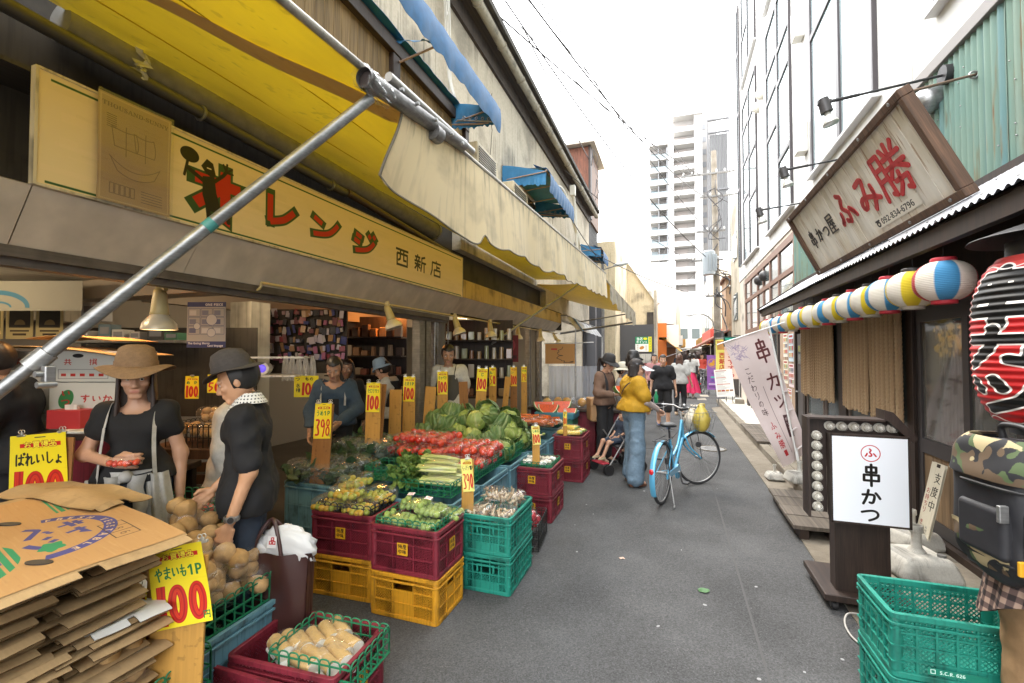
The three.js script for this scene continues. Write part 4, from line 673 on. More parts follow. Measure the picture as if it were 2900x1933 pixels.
// ---------- standing lamp sign ----------
{
const t = thing('standing_sign','brown standing sign with white lettered panel and rows of round bulbs','sign',[0,0,0]),W = M.darkWood, fw = std([.062,.04,.034],.55,{ map: rep(T.wood, .5) });
mesh('foot',[rbox(.56,.045,.52,1.19,.085,-3.72,.008)],fw, t); mesh('post',[rbox(.30,.5,.12,1.143,.34,-3.60,.006)],fw, t);
for (const [x, z] of [[.97,-3.5],[1.41,-3.5],[.97,-3.93],[1.41,-3.93]]) { const c = mesh('caster',[place(new THREE.CylinderGeometry(.026,.026,.022,14).rotateZ(PI / 2),[x, .027,z]),box(.012,.045,.03,x + .016,.042,z),box(.012,.045,.03,x - .016,.042,z)],M.black, t); void c; }
mesh('cabinet',[rbox(.40,.54,.10,1.16,.855,-3.52,.006)],fw, t);
mesh('bulb_rail',[b2(.835,.60,-3.60,.958,1.225,-3.56),b2(.828,.59,-3.60,.842,1.232,-3.46),b2(.842,1.222,-3.60,1.25,1.235,-3.46),b2(.958,1.126,-3.60,1.37,1.222,-3.56)],fw, t);
mesh('arrow_head',[plain(new THREE.ExtrudeGeometry(new THREE.Shape([[1.245,1.235],[1.245,1.295],[1.29,1.283],[1.415,1.125],[1.385,1.10],[1.27,1.222]].map((p) => new THREE.Vector2(...p))),{ depth: .13,bevelEnabled: false })).translate(0,0,-3.59)],fw, t);
const r = print(560,760,(c, w, h) => { c.fillStyle = '#e9ecf2'; c.fillRect(0,0,w, h); c.strokeStyle = '#b8161c'; c.lineWidth = 7; c.beginPath(); c.arc(w * .52,h * .185,70,0,7); c.stroke(); glyph(c, 'ふ',w * .52 - 46,h * .185 - 48,92,{ w: .13,color: '#b8161c',cap: 'round' }); glyph(c, '串',w * .39,h * .315,[150,190],{ w: .14,color: '#14110f',cap: 'round' }); glyph(c, 'か',w * .38,h * .595,[150,150],{ w: .14,color: '#14110f',cap: 'round' }); glyph(c, 'つ',w * .37,h * .79,[150,150],{ w: .13,color: '#14110f',cap: 'round' }); },{ rough: .3 });
const p = mesh('sign_panel',[plate(.395,.535,r, .035)],r.mat, t, true); p.position.set(1.152,.857,-3.435); mesh('panel_edge',[box(.012,.56,.05,1.358,.857,-3.46),box(.41,.012,.05,1.155,.583,-3.46),box(.41,.012,.05,1.155,1.13,-3.46),box(.012,.56,.05,.951,.857,-3.46)],fw, t);
const glass = phys([.95,.93,.88],.05,{ transmission: .75,thickness: 0 }),bg = bake([lathe([[.0,.052],[.012,.050],[.024,.04],[.028,.026],[.024,.012],[.014,.0]],18).rotateX(PI / 2)]),sg = bake([lathe([[.0,.004],[.014,.004],[.016,.0],[.03,-.004],[.03,-.01],[0,-.01]],18).rotateX(PI / 2),ball(.012,0,0,.02,10,8)]);
const bulb = (x, y) => { const b = mesh('bulb',bg, glass, t); b.position.set(x, y, -3.545); const s = mesh('socket',sg, std([.70,.66,.58],.4),b); void s; };
for (let i = 0; i < 8; i++) bulb(.90,1.105 - i * .067); for (let i = 0; i < 6; i++) bulb(.975 + i * .068,1.172);
const cb = thing('power_cable','thin grey cable looping from the standing sign foot','cable',[0,0,0]); mesh('cable',[tube([[1.1,.03,-3.42],[1.0,.05,-3.36],[.96,.02,-3.25],[1.0,.008,-3.1],[1.2,.006,-3.0]],.006,30,5)],std([.4,.38,.35],.6),cb);
}
{ // weighted plastic flag bases
const base = (x, z, y, s, label, turn) => { const t = thing('flag_base',label, 'flag base',[x, y, z],turn, undefined),m = std([.60,.60,.57],.65,{ map: rep(T.plaster, .6) }); mesh('tank',[bend(rbox(.40 * s, .16 * s, .40 * s, 0,.08 * s, 0,.05 * s, 4),(v) => { const k = 1 - .28 * clamp(v.y / (.16 * s),0,1); v.x *= k; v.z *= k; })],m, t); mesh('socket',[lathe([[.055 * s, .155 * s],[.05 * s, .17 * s],[.032 * s, .19 * s],[.026 * s, .29 * s],[.04 * s, .295 * s],[.04 * s, .34 * s],[.03 * s, .34 * s],[.03 * s, .2 * s]],18)],m, t); mesh('fill_cap',[rod([.1 * s, .15 * s, .08 * s],[.1 * s, .175 * s, .08 * s],.025 * s)],M.greyMetal, t); return t; };
base(1.60,-3.98,.106,1.0,'big dirty white plastic flag base on the step behind the standing sign',.2); base(1.80,-4.55,.106,.85,'white plastic flag base farther back by the sliding doors',.5); base(1.43,-6.35,.106,.75,'small white plastic base at the foot of the leaning banner',.3); base(1.24,-6.75,.02,.55,'tiny grey base half hidden left of the banner foot',.1);
}
{ // leaning banner
const t = thing('shop_banner','pink white fabric banner with skewer shop lettering on a leaning pole','banner',[0,0,0]);
const r = print(420,1180,(c, w, h) => { c.fillStyle = '#d9c9c6'; c.fillRect(0,0,w, h); for (let i = 0; i < 60; i++) { c.fillStyle = 'rgba(255,255,255,.05)'; c.fillRect(rnd() * w, rnd() * h, rnd() * 90,rnd() * 140); } c.strokeStyle = 'rgba(128,110,150,.5)'; for (let i = 0; i < 46; i++) { c.lineWidth = 1 + rnd() * 5; c.beginPath(); const x = 40 + rnd() * 110,y = 60 + rnd() * 130; c.moveTo(x, y); c.quadraticCurveTo(x + rr(-40,40),y + rr(-40,20),x + rr(-60,60),y + rr(-60,60)); c.stroke(); }
glyph(c, '串',235,70,[150,215],{ w: .13,color: '#5a2a2c',cap: 'round' }); glyph(c, 'カ',245,380,[140,160],{ w: .13,color: '#5a2a2c',cap: 'round' }); glyph(c, 'ツ',250,575,[130,140],{ w: .13,color: '#5a2a2c',cap: 'round' });
c.strokeStyle = '#5a3a3c'; c.lineWidth = 4; c.beginPath(); c.moveTo(200,480); c.lineTo(205,1100); c.stroke(); words(c, 'こだわりの味',80,270,[62,74],{ v: true, w: .09,color: '#4a3030',cap: 'round' }); words(c, 'ふみ勝',90,790,[72,78],{ v: true, w: .1,color: '#b3242a',cap: 'round' }); c.fillStyle = '#b3242a'; c.fillRect(105,1050,44,52); c.fillStyle = '#4a2c30'; c.save(); c.translate(300,860); c.rotate(.12); c.fillRect(-30,-80,62,200); c.restore(); words(c, 'ポリカツ',283,800,[36,38],{ v: true, w: .1,color: '#d9c9c6' }); });
const TL = V(.60,1.775,-6.15),TR = V(1.10,1.955,-6.32),BR = V(1.57,.42,-6.53),BL = V(1.27,.25,-6.43);
const g = sheet((u, v) => { const p = BL.clone().lerp(BR, u).lerp(TL.clone().lerp(TR, u),v); p.z += .035 * Math.sin(u * 6 + v * 5) * (1 - v * .6) + .05 * (1 - v) * Math.sin(v * 9); p.x -= .03 * Math.sin(PI * v) * (1 - u); return p; },20,40,0);
mesh('cloth',[onto(g, r)],r.mat, t, true); mesh('pole',[rod([1.43,.28,-6.36],[1.115,2.04,-6.33],.012),rod([1.43,.28,-6.36],[1.40,.5,-6.36],.017)],std([.75,.75,.73],.4),t); mesh('top_rod',[rod([.52,1.755,-6.12],[1.30,2.03,-6.36],.008)],std([.75,.75,.73],.4),t); const lp = []; for (let i = 0; i < 7; i++) { const v = .08 + i * .14; const p = BR.clone().lerp(TR, v); lp.push(bar(p, V(lerp(1.43,1.115,v + .02),lerp(.35,2.0,v),-6.35),.022,.004)); } mesh('loop',lp, std([.7,.65,.63],.8),t);
}
{ // timber step decks
const dm = [0,1].map((i) => std([.19 + i * .03,.17 + i * .03,.155 + i * .03],.85,{ map: rep(T.wood, .4,1.6) }));
const deck = (x0,x1,z0,z1,y, n, label) => { const t = thing('timber_deck',label, 'deck',[0,0,0]); for (let i = 0; i < n; i++) { const a = lerp(z0,z1,i / n),b = lerp(z0,z1,(i + 1) / n); mesh('plank',[rbox(x1 - x0,.035,Math.abs(b - a) - .012,(x0 + x1) / 2 + rr(-.008,.008),y + rr(-.002,.002),(a + b) / 2,.004)],dm[i % 2],t); } mesh('bearer',[b2(x0 + .05,.012,z1 + .02,x0 + .12,y - .018,z0 - .02),b2(x1 - .1,.012,z1 + .02,x1 - .04,y - .018,z0 - .02)],M.darkWood, t); };
deck(1.0,1.385,-4.66,-5.85,.115,4,'weathered grey plank step on the gutter beside the rope curtains'); deck(1.36,1.74,-8.75,-10.9,.135,9,'weathered grey plank step farther along by the white tiles');
}
{ // small board reading 支度中
const t = thing('wooden_plaque','white painted plank with black and red brush lettering leaning on the door','sign',[1.965,.106,-4.46],0); const r = print(150,900,(c, w, h) => { c.fillStyle = '#cfc8b4'; c.fillRect(0,0,w, h); for (let i = 0; i < 50; i++) { c.fillStyle = 'rgba(120,100,70,.08)'; c.fillRect(rnd() * w, rnd() * h, 2 + rnd() * 4,60 + rnd() * 200); } c.fillStyle = '#2a211a'; c.fillRect(60,6,40,34); words(c, '支度中',62,90,[74,110],{ v: true, gap: 1.3,w: .11,cap: 'round',color: '#1b1512' }); words(c, 'お持ちりできます',12,260,[44,62],{ v: true, w: .1,color: '#8d1f1c',cap: 'round' }); words(c, 'お持ち',86,640,[26,30],{ v: true, w: .1,color: '#555' }); },{ rough: .7 });
const p = mesh('plank',[plate(.115,.70,r, .018)],r.mat, t, true); p.position.set(-.09,.345,0); p.rotation.order = 'YXZ'; p.rotation.y = -1.25; p.rotation.z = -.10; p.rotation.x = -.16;
}
// ---------- far end of the lane ----------
{
const pole = thing('utility_pole','concrete utility pole with grey transformer and crossarms down the lane','utility pole',[1.86,0,-21.3]);
mesh('shaft',[rod([0,0,0],[-.1,10.4,0],.16,.11,16)],std([.42,.40,.37],.85,{ map: rep(T.concrete, 1) }),pole);
for (const [y, a, b] of [[9.4,-1.35,.8],[6.9,-.75,.4],[5.65,-1.0,.3],[4.1,-.4,.3],[8.4,-.6,.9]]) { mesh('crossarm',[box(b - a, .07,.07,(a + b) / 2 - .08,y, .12)],M.greyMetal, pole); for (let x = a + .1; x < b; x += .33) mesh('insulator',[lathe([[.02,0],[.045,.02],[.025,.05],[.045,.07],[.02,.12]],10).translate(x - .08,y + .04,.12)],std([.62,.62,.6],.3),pole); }
const tr = mesh('transformer',[rod([-.36,5.0,.25],[-.36,5.95,.25],.26,.26,20),rod([-.36,5.95,.25],[-.36,6.02,.25],.27,.2,20)],std([.34,.38,.41],.5),pole); mesh('cooling_fin',[...Array(9)].map((_, i) => { const a = i * .42 - .2; return place(box(.02,.7,.07),[-.36 + .29 * Math.sin(a),5.5,.25 + .29 * Math.cos(a)],0,a); }),std([.36,.40,.43],.5),tr);
const loops = []; for (let i = 0; i < 18; i++) { const y = rr(3.2,9.4); loops.push(tube([[rr(-.3,.2),y, .18],[rr(-.5,.6),y - rr(.2,.8),.3],[rr(-.4,.5),y - rr(.5,1.2),.25]],rr(.012,.03),10,5)); } mesh('wiring',loops, M.darkFrame, pole); mesh('meter_box',[rbox(.3,.5,.2,.05,2.3,.22,.02),rod([0,2.0,.2],[0,2.5,.2],.2)],M.darkFrame, pole);
const lamp = thing('street_lamp','curved arm street lamp fixed to the utility pole','street lamp',[1.78,0,-21.3]); mesh('arm',[tube([[-.05,2.4,.1],[-.15,3.0,.2],[-.5,3.3,.3],[-.95,3.32,.4]],.025,20,8)],M.steel, lamp); mesh('head',[place(new THREE.SphereGeometry(.12,14,8),[-1.1,3.27,.42],0,0,0,[1.6,.45,.8])],std([.7,.7,.68],.4),lamp);
const wl = thing('street_lamp','grey wall pole with a cobra head lamp past the last blue awning','street lamp',[-2.3,0,-16.2]); mesh('pole',[rod([0,0,0],[0,5.2,0],.06,.05,12)],M.greyMetal, wl); mesh('arm',[rod([0,4.6,0],[.45,4.72,0],.02)],M.greyMetal, wl); mesh('head',[place(new THREE.SphereGeometry(.14,16,8),[.62,4.76,0],0,0,.12,[1.9,.5,.9])],std([.62,.66,.66],.35),wl);
// overhead wires
const wires = [[[-3.1,7.6,-6.6],[1.2,9.4,-21.2],.5],[[-2.9,7.9,-7.4],[1.0,9.4,-21.2],.7],[[-2.6,8.6,-7.4],[1.5,6.9,-21.2],.6],[[-2.35,7.9,-7.5],[1.4,8.4,-21.2],.9],[[-2.9,9.2,-8.9],[.6,9.45,-21.2],.5],[[-1.6,9.4,-9.7],[.9,9.4,-21.2],.2],[[-3.4,9.4,-9.2],[1.5,5.7,-21.2],1.0],[[-2.7,6.6,-12],[.9,5.65,-21.2],.5],[[-2.6,4.9,-13.5],[1.5,4.1,-21.2],.5],[[1.8,9.4,-21.2],[3.5,9.0,-45],.8],[[.6,9.4,-21.2],[-1.5,8.6,-45],.8],[[1.5,5.7,-21.2],[-1.2,6.4,-40],.8],[[-3.2,9.2,-10],[-2.9,9.6,-24],.3],[[-2.4,5.2,-9.8],[-2.2,4.7,-16.2],.25]];
const labels = 'black overhead wire running from the left eaves to the utility pole'; wires.forEach(([a, b, s],i) => { const w = tag(mesh('overhead_wire',[tube([...Array(9)].map((_, k) => { const t = k / 8,p = vv(a).lerp(vv(b),t); p.y -= s * 4 * t * (1 - t) * .5; return p; }),i % 3 ? .014 : .02,16,4)],M.darkFrame, scene),labels, 'wire','overhead wires above the lane'); void w; });
for (const [x, y, z] of [[-2.75,9.3,-16.9],[-2.6,8.1,-16.8]]) { const sp = thing('wire_bundle',(y > 9 ? 'upper' : 'lower') + ' cluster of tangled wires and clamps on the lines above the lane','cable',[0,0,0]),sg = []; for (let i = 0; i < 4; i++) sg.push(tube([[x, y, z],[x + rr(-.2,.2),y - rr(.2,.5),z],[x + rr(-.1,.2),y - rr(.5,.8),z]],.01,8,4)); mesh('wires',sg, M.darkFrame, sp); }
}
{ // white tower block behind everything
const t = thing('apartment_tower','tall white apartment tower with stacked balconies far beyond the lane','apartment tower',[.3,0,-112]); t.scale.y = 1.045;
const w = std([.50,.49,.475],.7),g = std([.24,.245,.26],.5),gl = phys([.20,.24,.26],.1),br = std([.36,.32,.30],.7);
mesh('core',[b2(-5,0,-14,-.9,48.6,-2.5),b2(.3,0,-14,9.8,54.5,-2.6)],std([.40,.38,.365],.8),t); mesh('column',[b2(-.9,0,-14,.35,49.5,0),b2(4.9,0,-14,6.6,54.8,-.4)],w, t); mesh('roof_slab',[b2(.2,54.5,-14,6.8,54.9,.2),b2(-5.1,48.6,-14,-.8,49.0,.2)],w, t);
for (let f = 2; f < 18; f++) { const y = 2.8 + f * 2.85; if (y < 48) { mesh('balcony',[b2(-5.1,y - .25,-2.5,-.92,y, 0)],w, t); mesh('railing',[b2(-5.05,y + .06,-.12,-.95,y + 1.05,-.06)],gl, t); mesh('divider',[b2(-3.1,y, -2.4,-2.95,y + 2.5,-.2),b2(-1.25,y, -2.4,-1.0,y + 2.5,-.2)],g, t); mesh('window',[b2(-4.8,y + .1,-2.5,-3.4,y + 2.2,-2.4)],gl, t); }
if (y < 54) { mesh('balcony',[b2(.36,y - .3,-2.6,4.88,y + .75,.2)],w, t); mesh('screen',[b2(.4,y + .76,-2.5,3.4,y + 2.3,-2.3)],br, t); mesh('window',[b2(6.7,y + .6,-2.6,7.6,y + 1.8,-2.5)],g, t); } }
const l = thing('louvre_tower','dark grey louvred tower beside the white apartment tower','tower',[0,0,-110]); mesh('core',[b2(8.4,0,-4,12,51.0,-1)],std([.55,.55,.55],.7),l); const lv = std([.13,.13,.135],.5); for (let i = 0; i < 14; i++) mesh('louvre',[b2(8.0 + i * .3,24.5,-.9,8.12 + i * .3,51.2,-.5)],lv, l); mesh('frame',[b2(7.8,24.2,-1,8.0,54.4,-.4),b2(12.2,24.2,-1,12.4,54.4,-.4),b2(8.0,54.1,-1,12.2,54.4,-.4),b2(8.0,51.2,-1,12.2,51.5,-.4),b2(8.0,38.2,-1,12.2,38.5,-.35)],lv, l);
const p = thing('pale_block','pale apartment block low behind the utility pole','building',[0,0,-75]); mesh('wall',[b2(5.5,0,-8,14,15,0)],w, p); for (let f = 0; f < 5; f++) for (let i = 0; i < 3; i++) mesh('window',[b2(6.2 + i * 1.6,3 + f * 2.5,0,7.2 + i * 1.6,4.4 + f * 2.5,.05)],g, p); mesh('parapet',[b2(5.3,15,-8,14.2,15.5,.2)],w, p);
}
{ // shops farther along on the left
const d = thing('dark_building','narrow dark grey clad building past the beige wall','building',[0,0,0]); mesh('wall',[b2(-8,0,-20,-3.12,7.45,-17.3)],std([.12,.12,.13],.7),d); mesh('column',[b2(-3.1,0,-18.4,-2.6,4.4,-18.0),b2(-3.1,0,-17.7,-2.75,4.4,-17.3)],std([.09,.09,.10],.6),d); mesh('white_panel',[b2(-3.1,0,-18.0,-2.8,4.4,-17.72),b2(-3.1,0,-19.4,-2.7,4.4,-18.9)],M.white, d); mesh('railing',[...Array(9)].map((_, i) => b2(-3.1,5.2,-20 + i * .3,-3.06,7.2,-19.97 + i * .3)),M.greyMetal, d);
const bb = thing('brown_shed','reddish brown boarded roof shed above the beige building','shed',[0,0,0]); for (let i = 0; i < 14; i++) mesh('plank',[b2(-4.6 + i * .115,6.9,-17.75,-4.49 + i * .115,9.75,-17.6)],std([.26,.095,.055],.7,{ map: rep(T.wood, .5) }),bb); mesh('corner_trim',[b2(-3.02,6.9,-17.9,-2.94,9.8,-17.55)],M.darkWood, bb); mesh('side_wall',[b2(-4.6,6.9,-20,-3.0,9.75,-17.76)],M.brownWood, bb); mesh('roof',[b2(-4.9,9.78,-20.2,-2.75,9.88,-17.3)],std([.42,.38,.32],.6),bb);
const c = thing('concrete_building','cream sunlit building with slanted parapet behind the street lamp','building',[0,0,0]),cm = std([.66,.57,.40],.85,{ map: rep(T.plaster, 3) }); mesh('wall',[b2(-8,0,-26.5,-2.35,6.6,-20.3)],cm, c); mesh('stair_wall',[plain(new THREE.ExtrudeGeometry(new THREE.Shape([[-2.4,0],[-.75,0],[-.75,4.3],[-2.4,7.0]].map((p) => new THREE.Vector2(...p))),{ depth: .3,bevelEnabled: false })).translate(0,0,-26.3)],cm, c); mesh('slanted_cap',[bar([-2.45,7.05,-26.1],[-.7,4.35,-26.1],.5,.16)],M.white, c); mesh('window',[b2(-1.3,4.4 - 1.2,-25.99,-.95,3.9,-25.96)],M.dark, c);
const s = thing('point_shop','dark shop front with a bright green and white price sign','shop',[0,0,0]); mesh('wall',[b2(-2.4,0,-23.0,-.8,3.0,-22.2)],std([.075,.075,.08],.6),s); mesh('tile_edge',[b2(-.8,0,-23.0,-.68,4.6,-22.2)],M.plaster, s); const r = print(190,170,(q, w, h) => { q.fillStyle = '#f4f4ee'; q.fillRect(0,0,w, h); q.fillStyle = '#0d8a55'; q.fillRect(0,0,150,80); q.fillStyle = '#e6d820'; q.fillRect(152,0,38,h); words(q, '当店',12,4,36,{ w: .13,color: '#fff' }); words(q, 'ポイント',10,42,[32,34],{ w: .15,color: '#fff' }); q.fillStyle = '#e6d820'; q.beginPath(); q.ellipse(115,22,24,14,0,0,7); q.fill(); q.fillStyle = '#c9873a'; q.beginPath(); q.ellipse(75,125,28,18,-.4,0,7); q.fill(); q.fillStyle = '#7a3d1a'; for (let i = 0; i < 6; i++) q.fillRect(15 + (i % 2) * 100,92 + i * 11,22,5); words(q, 'のポイント',160,10,[22,28],{ v: true, w: .12,color: '#0d8a55' }); });
const sg = mesh('sign_panel',[plate(.74,.70,r, .05)],r.mat, s, true); sg.position.set(-1.27,2.07,-22.14); mesh('shelf',[b2(-1.9,.3,-22.2,-.9,1.5,-22.0)],std([.4,.1,.1],.6),s); const gd = []; for (let i = 0; i < 26; i++) gd.push(b2(-1.9 + i * .038,1.2,-22.0,-1.87 + i * .038,1.62,-21.9)); tag(mesh('goods',gd, M.white, s),null, null, null, 'stuff');
const o = thing('orange_shop','bright orange shop front with white fascia far down the lane','shop',[0,0,0]); mesh('wall',[b2(-3,0,-33,-.3,3.35,-27)],std([.66,.19,.03],.6),o); mesh('fascia',[b2(-.3,2.0,-36,.35,3.3,-28)],std([.78,.78,.76],.6),o); mesh('red_edge',[b2(-.42,1.9,-28,-.3,3.4,-27.8)],std([.5,.03,.04],.6),o); mesh('upper_wall',[b2(-3,3.35,-38,.1,6.2,-28)],M.whiteWall, o); mesh('canopy',[b2(-.7,2.4,-27.9,-.2,2.55,-27)],M.white, o); mesh('shutter',[b2(-.3,0,-36,.2,2.0,-28.2)],std([.4,.2,.1],.6),o);
const ya = thing('shop_awning','small orange yellow sloping awning in front of the orange shop','awning',[0,0,0]); mesh('cloth',[quad([.7,1.75,-33],[.45,1.75,-26.5],[-.5,2.5,-26.5],[-.3,2.5,-33],6,6,.01)],std([.72,.38,.02],.7),ya); mesh('pole',[rod([-.9,1.25,-26],[1.2,2.0,-27],.015)],M.steel, ya);
const f = []; for (let i = 0; i < 5; i++) f.push(i); f.forEach((i) => { const q = thing('far_shop',['white three storey shop house on the left beyond the orange shop','cream shop house at the end of the lane on the left','pale shop house closing the lane view','white signed shop house on the right beyond the pole','grey shop house far along on the right'][i],'shop house',[0,0,0]); const [x0,x1,z0,z1,h] = [[-6,.3,-48,-38.5,9],[-6,.8,-60,-48.5,8],[.2,6,-78,-66,10],[2.6,8,-36,-26.5,6.5],[2.9,8,-52,-37,8]][i]; mesh('wall',[b2(x0,0,z0,x1,h, z1)],i % 2 ? std([.7,.62,.48],.8) : M.whiteWall, q); for (let k = 0; k < 3; k++) mesh('window',[i < 2 ? b2(x1,3.6,z1 - 3.2 - k * 2.2,x1 + .04,5.0,z1 - 1.6 - k * 2.2) : i === 2 ? b2(x0 + .8 + k * 1.5,3.6,z1,x0 + 1.8 + k * 1.5,5,z1 + .04) : b2(x0 - .04,3.4,z1 - 3.2 - k * 2.6,x0,4.8,z1 - 1.6 - k * 2.6)],M.glassDark, q); mesh('shop_sign',[i < 2 ? b2(x1,2.3,z0 + 1,x1 + .5,3.1,z1 - 1) : i === 2 ? b2(x0 + .3,2.4,z1,x1 - 1,3.2,z1 + .3) : b2(x0 - .6,2.3,z0 + 1,x0,3.0,z1 - 1)],std(pick([[.6,.1,.08],[.7,.66,.6],[.65,.35,.1]]),.6),q); mesh('shop_opening',[i < 2 ? b2(x1,0,z0 + 1,x1 + .05,2.2,z1 - 1) : i === 2 ? b2(x0 + .4,0,z1,x1 - 1,2.2,z1 + .05) : b2(x0 - .05,0,z0 + 1,x0,2.2,z1 - 1)],M.dark, q); });
}
{ // right side farther along
const h = thing('brown_hut','narrow brown weathered house end with a drain pipe behind the pole','house',[0,0,0]); mesh('wall',[b2(2.45,0,-26,5,5.2,-24)],std([.33,.22,.14],.8,{ map: rep(T.plaster, 2) }),h); mesh('roof',[b2(2.3,5.2,-26.2,5,5.34,-23.8)],M.brownWood, h); mesh('drain_pipe',[tube([[2.5,4.9,-23.9],[2.85,4.7,-23.9],[2.9,4.0,-23.9],[2.9,0,-23.9]],.05,20,8)],M.white, h);
const r = thing('tile_eave','brown sloping eaves over the right hand shops near the pole','eaves',[0,0,0]),tm = std([.22,.09,.06],.7); for (let i = 0; i < 10; i++) mesh('roof_strip',[quad([1.1 + i * .0,1.98,-23.4 - i * .42],[1.1,1.98,-23.8 - i * .42],[2.5,2.75,-23.8 - i * .42],[2.5,2.75,-23.4 - i * .42],1,1,.06)],tm, r); mesh('eave_edge',[rod([1.08,1.95,-23.35],[1.08,1.95,-27.7],.06,.06,10),rod([1.08,1.95,-23.38],[2.5,2.75,-23.38],.06)],tm, r); mesh('under_wall',[b2(2.45,0,-27.5,2.6,2.7,-23.4)],M.dark, r);
const wa = thing('shop_awning','white canvas awning over the crowd at the end of the lane','awning',[0,0,0]); mesh('cloth',[quad([.9,1.85,-36],[.9,1.85,-30],[2.3,2.3,-30],[2.3,2.3,-36],4,4,.01)],M.white, wa);
const gs = thing('shop_sign','small turquoise lettered shop sign hung under the dark eaves','sign',[1.98,2.05,-17.2]); const tr = print(120,60,(c, w, hh) => { c.fillStyle = '#0f3f38'; c.fillRect(0,0,w, hh); c.fillStyle = '#d8efe8'; c.fillRect(8,26,104,30); words(c, '西',20,28,26,{ w: .13,color: '#17a58c' }); words(c, '新',62,28,26,{ w: .1,color: '#17a58c' }); c.fillStyle = '#2fb79d'; c.fillRect(10,8,90,5); c.fillRect(10,16,70,4); }); const tp = mesh('board',[plate(.62,.34,tr, .06)],tr.mat, gs, true); tp.position.set(0,0,0); mesh('bracket',[box(.5,.03,.03,.25,.2,-.03)],M.black, gs);
// purple stand sign, menu stand, flags
const ps = thing('purple_sign','tall narrow purple sign board with an orange round emblem beside the pole','sign',[1.49,0,-19.45],-.12); const pr = print(140,480,(c, w, hh) => { c.fillStyle = '#8d5aa6'; c.fillRect(0,0,w, hh); c.strokeStyle = '#d59a2a'; c.lineWidth = 8; c.beginPath(); c.arc(w / 2,110,56,0,7); c.stroke(); c.fillStyle = '#d59a2a'; c.beginPath(); c.ellipse(62,125,34,26,0,0,7); c.ellipse(80,88,16,20,0,0,7); c.fill(); words(c, 'ら',48,230,40,{ w: .1,color: '#3a2050' }); c.fillStyle = '#58c0b8'; c.fillRect(44,296,62,22); words(c, '店',40,330,46,{ w: .1,color: '#2a4a9a' }); c.fillStyle = '#e8dff0'; c.fillRect(18,396,100,12); c.fillStyle = '#3a2050'; c.fillRect(20,436,96,12); });
const pb = mesh('board',[plate(.42,1.35,pr, .03)],pr.mat, ps, true); pb.position.set(0,.9,0); mesh('leg',[box(.03,.3,.03,-.15,.14,-.02),box(.03,.3,.03,.15,.14,-.02)],M.darkFrame, ps);
const ms = thing('menu_stand','white menu sheet on a tilted easel at the pavement edge','menu stand',[1.53,0,-15.7],-.1); const mr = print(190,320,(c, w, hh) => { c.fillStyle = '#efece6'; c.fillRect(0,0,w, hh); for (let i = 0; i < 22; i++) { c.fillStyle = i % 6 === 0 ? '#b4573a' : '#9a9a96'; c.fillRect(14,14 + i * 13,60 + rnd() * 90,i % 6 === 0 ? 7 : 4); } for (let i = 0; i < 4; i++) { c.fillStyle = pick(['#8a5a3a','#a3432d','#c08a4a']); c.fillRect(16 + i * 42,240,34,18); } }); const mb = mesh('sheet',[plate(.52,.86,mr, .02)],mr.mat, ms, true); mb.position.set(0,.72,0); mb.rotation.z = .1; mesh('leg',[rod([-.2,0,-.03],[-.12,.5,-.02],.012),rod([.25,0,-.03],[.2,.5,-.02],.012),rod([.05,0,-.4],[.05,1.0,-.03],.012)],M.darkFrame, ms); mesh('weight',[rbox(.26,.24,.2,.42,.12,.12,.03)],M.concrete, ms);
for (const [x, z, col, lab, tx] of [[1.72,-18.2,'#ddd468','yellow green vertical flag by the utility pole','西新店'],[1.95,-17.6,'#e6c7b4','yellow and red lettered vertical flag nearest the pole','おすすめ']]) { const fl = thing('vertical_flag',lab, 'flag',[x, 0,z],-.2); const fr = print(90,300,(c, w, hh) => { c.fillStyle = col; c.fillRect(0,0,w, hh); c.fillStyle = 'rgba(150,60,40,.5)'; c.fillRect(10,10,50,70); words(c, tx, 20,100,46,{ v: true, w: .12,color: '#b02a22',cap: 'round' }); }); const g = sheet((u, v) => V((u - .5) * .45,v * 1.4,.04 * Math.sin(u * 5 + v * 7)),8,14,0); const m = mesh('cloth',[onto(g, fr)],fr.mat, fl, true); m.position.y = .75; mesh('pole',[rod([.24,0,0],[.24,2.25,0],.012),rod([.24,2.2,0],[-.24,2.2,0],.008)],M.white, fl); mesh('foot',[rbox(.3,.1,.3,.24,.05,0,.02)],M.white, fl); }
const cr = tag(new THREE.Group(),'distant stalls goods and crowd reading as one dark mass at the lane end','crowd',null, 'stuff'); cr.name = 'distant_crowd'; scene.add(cr); const cg = []; for (let i = 0; i < 60; i++) { const s = rr(.8,1.15); cg.push(place(mergeGeometries([new THREE.CapsuleGeometry(.2,.7,3,8).translate(0,1.0,0),new THREE.SphereGeometry(.11,8,6).translate(0,1.56,0)].map(plain)),[rr(.9,2.2),0,rr(-50,-30)],0,rr(0,6),0,[s, s * rr(.92,1.05),s])); } mesh('figures',cg, std([.10,.075,.07],.8),cr);
}
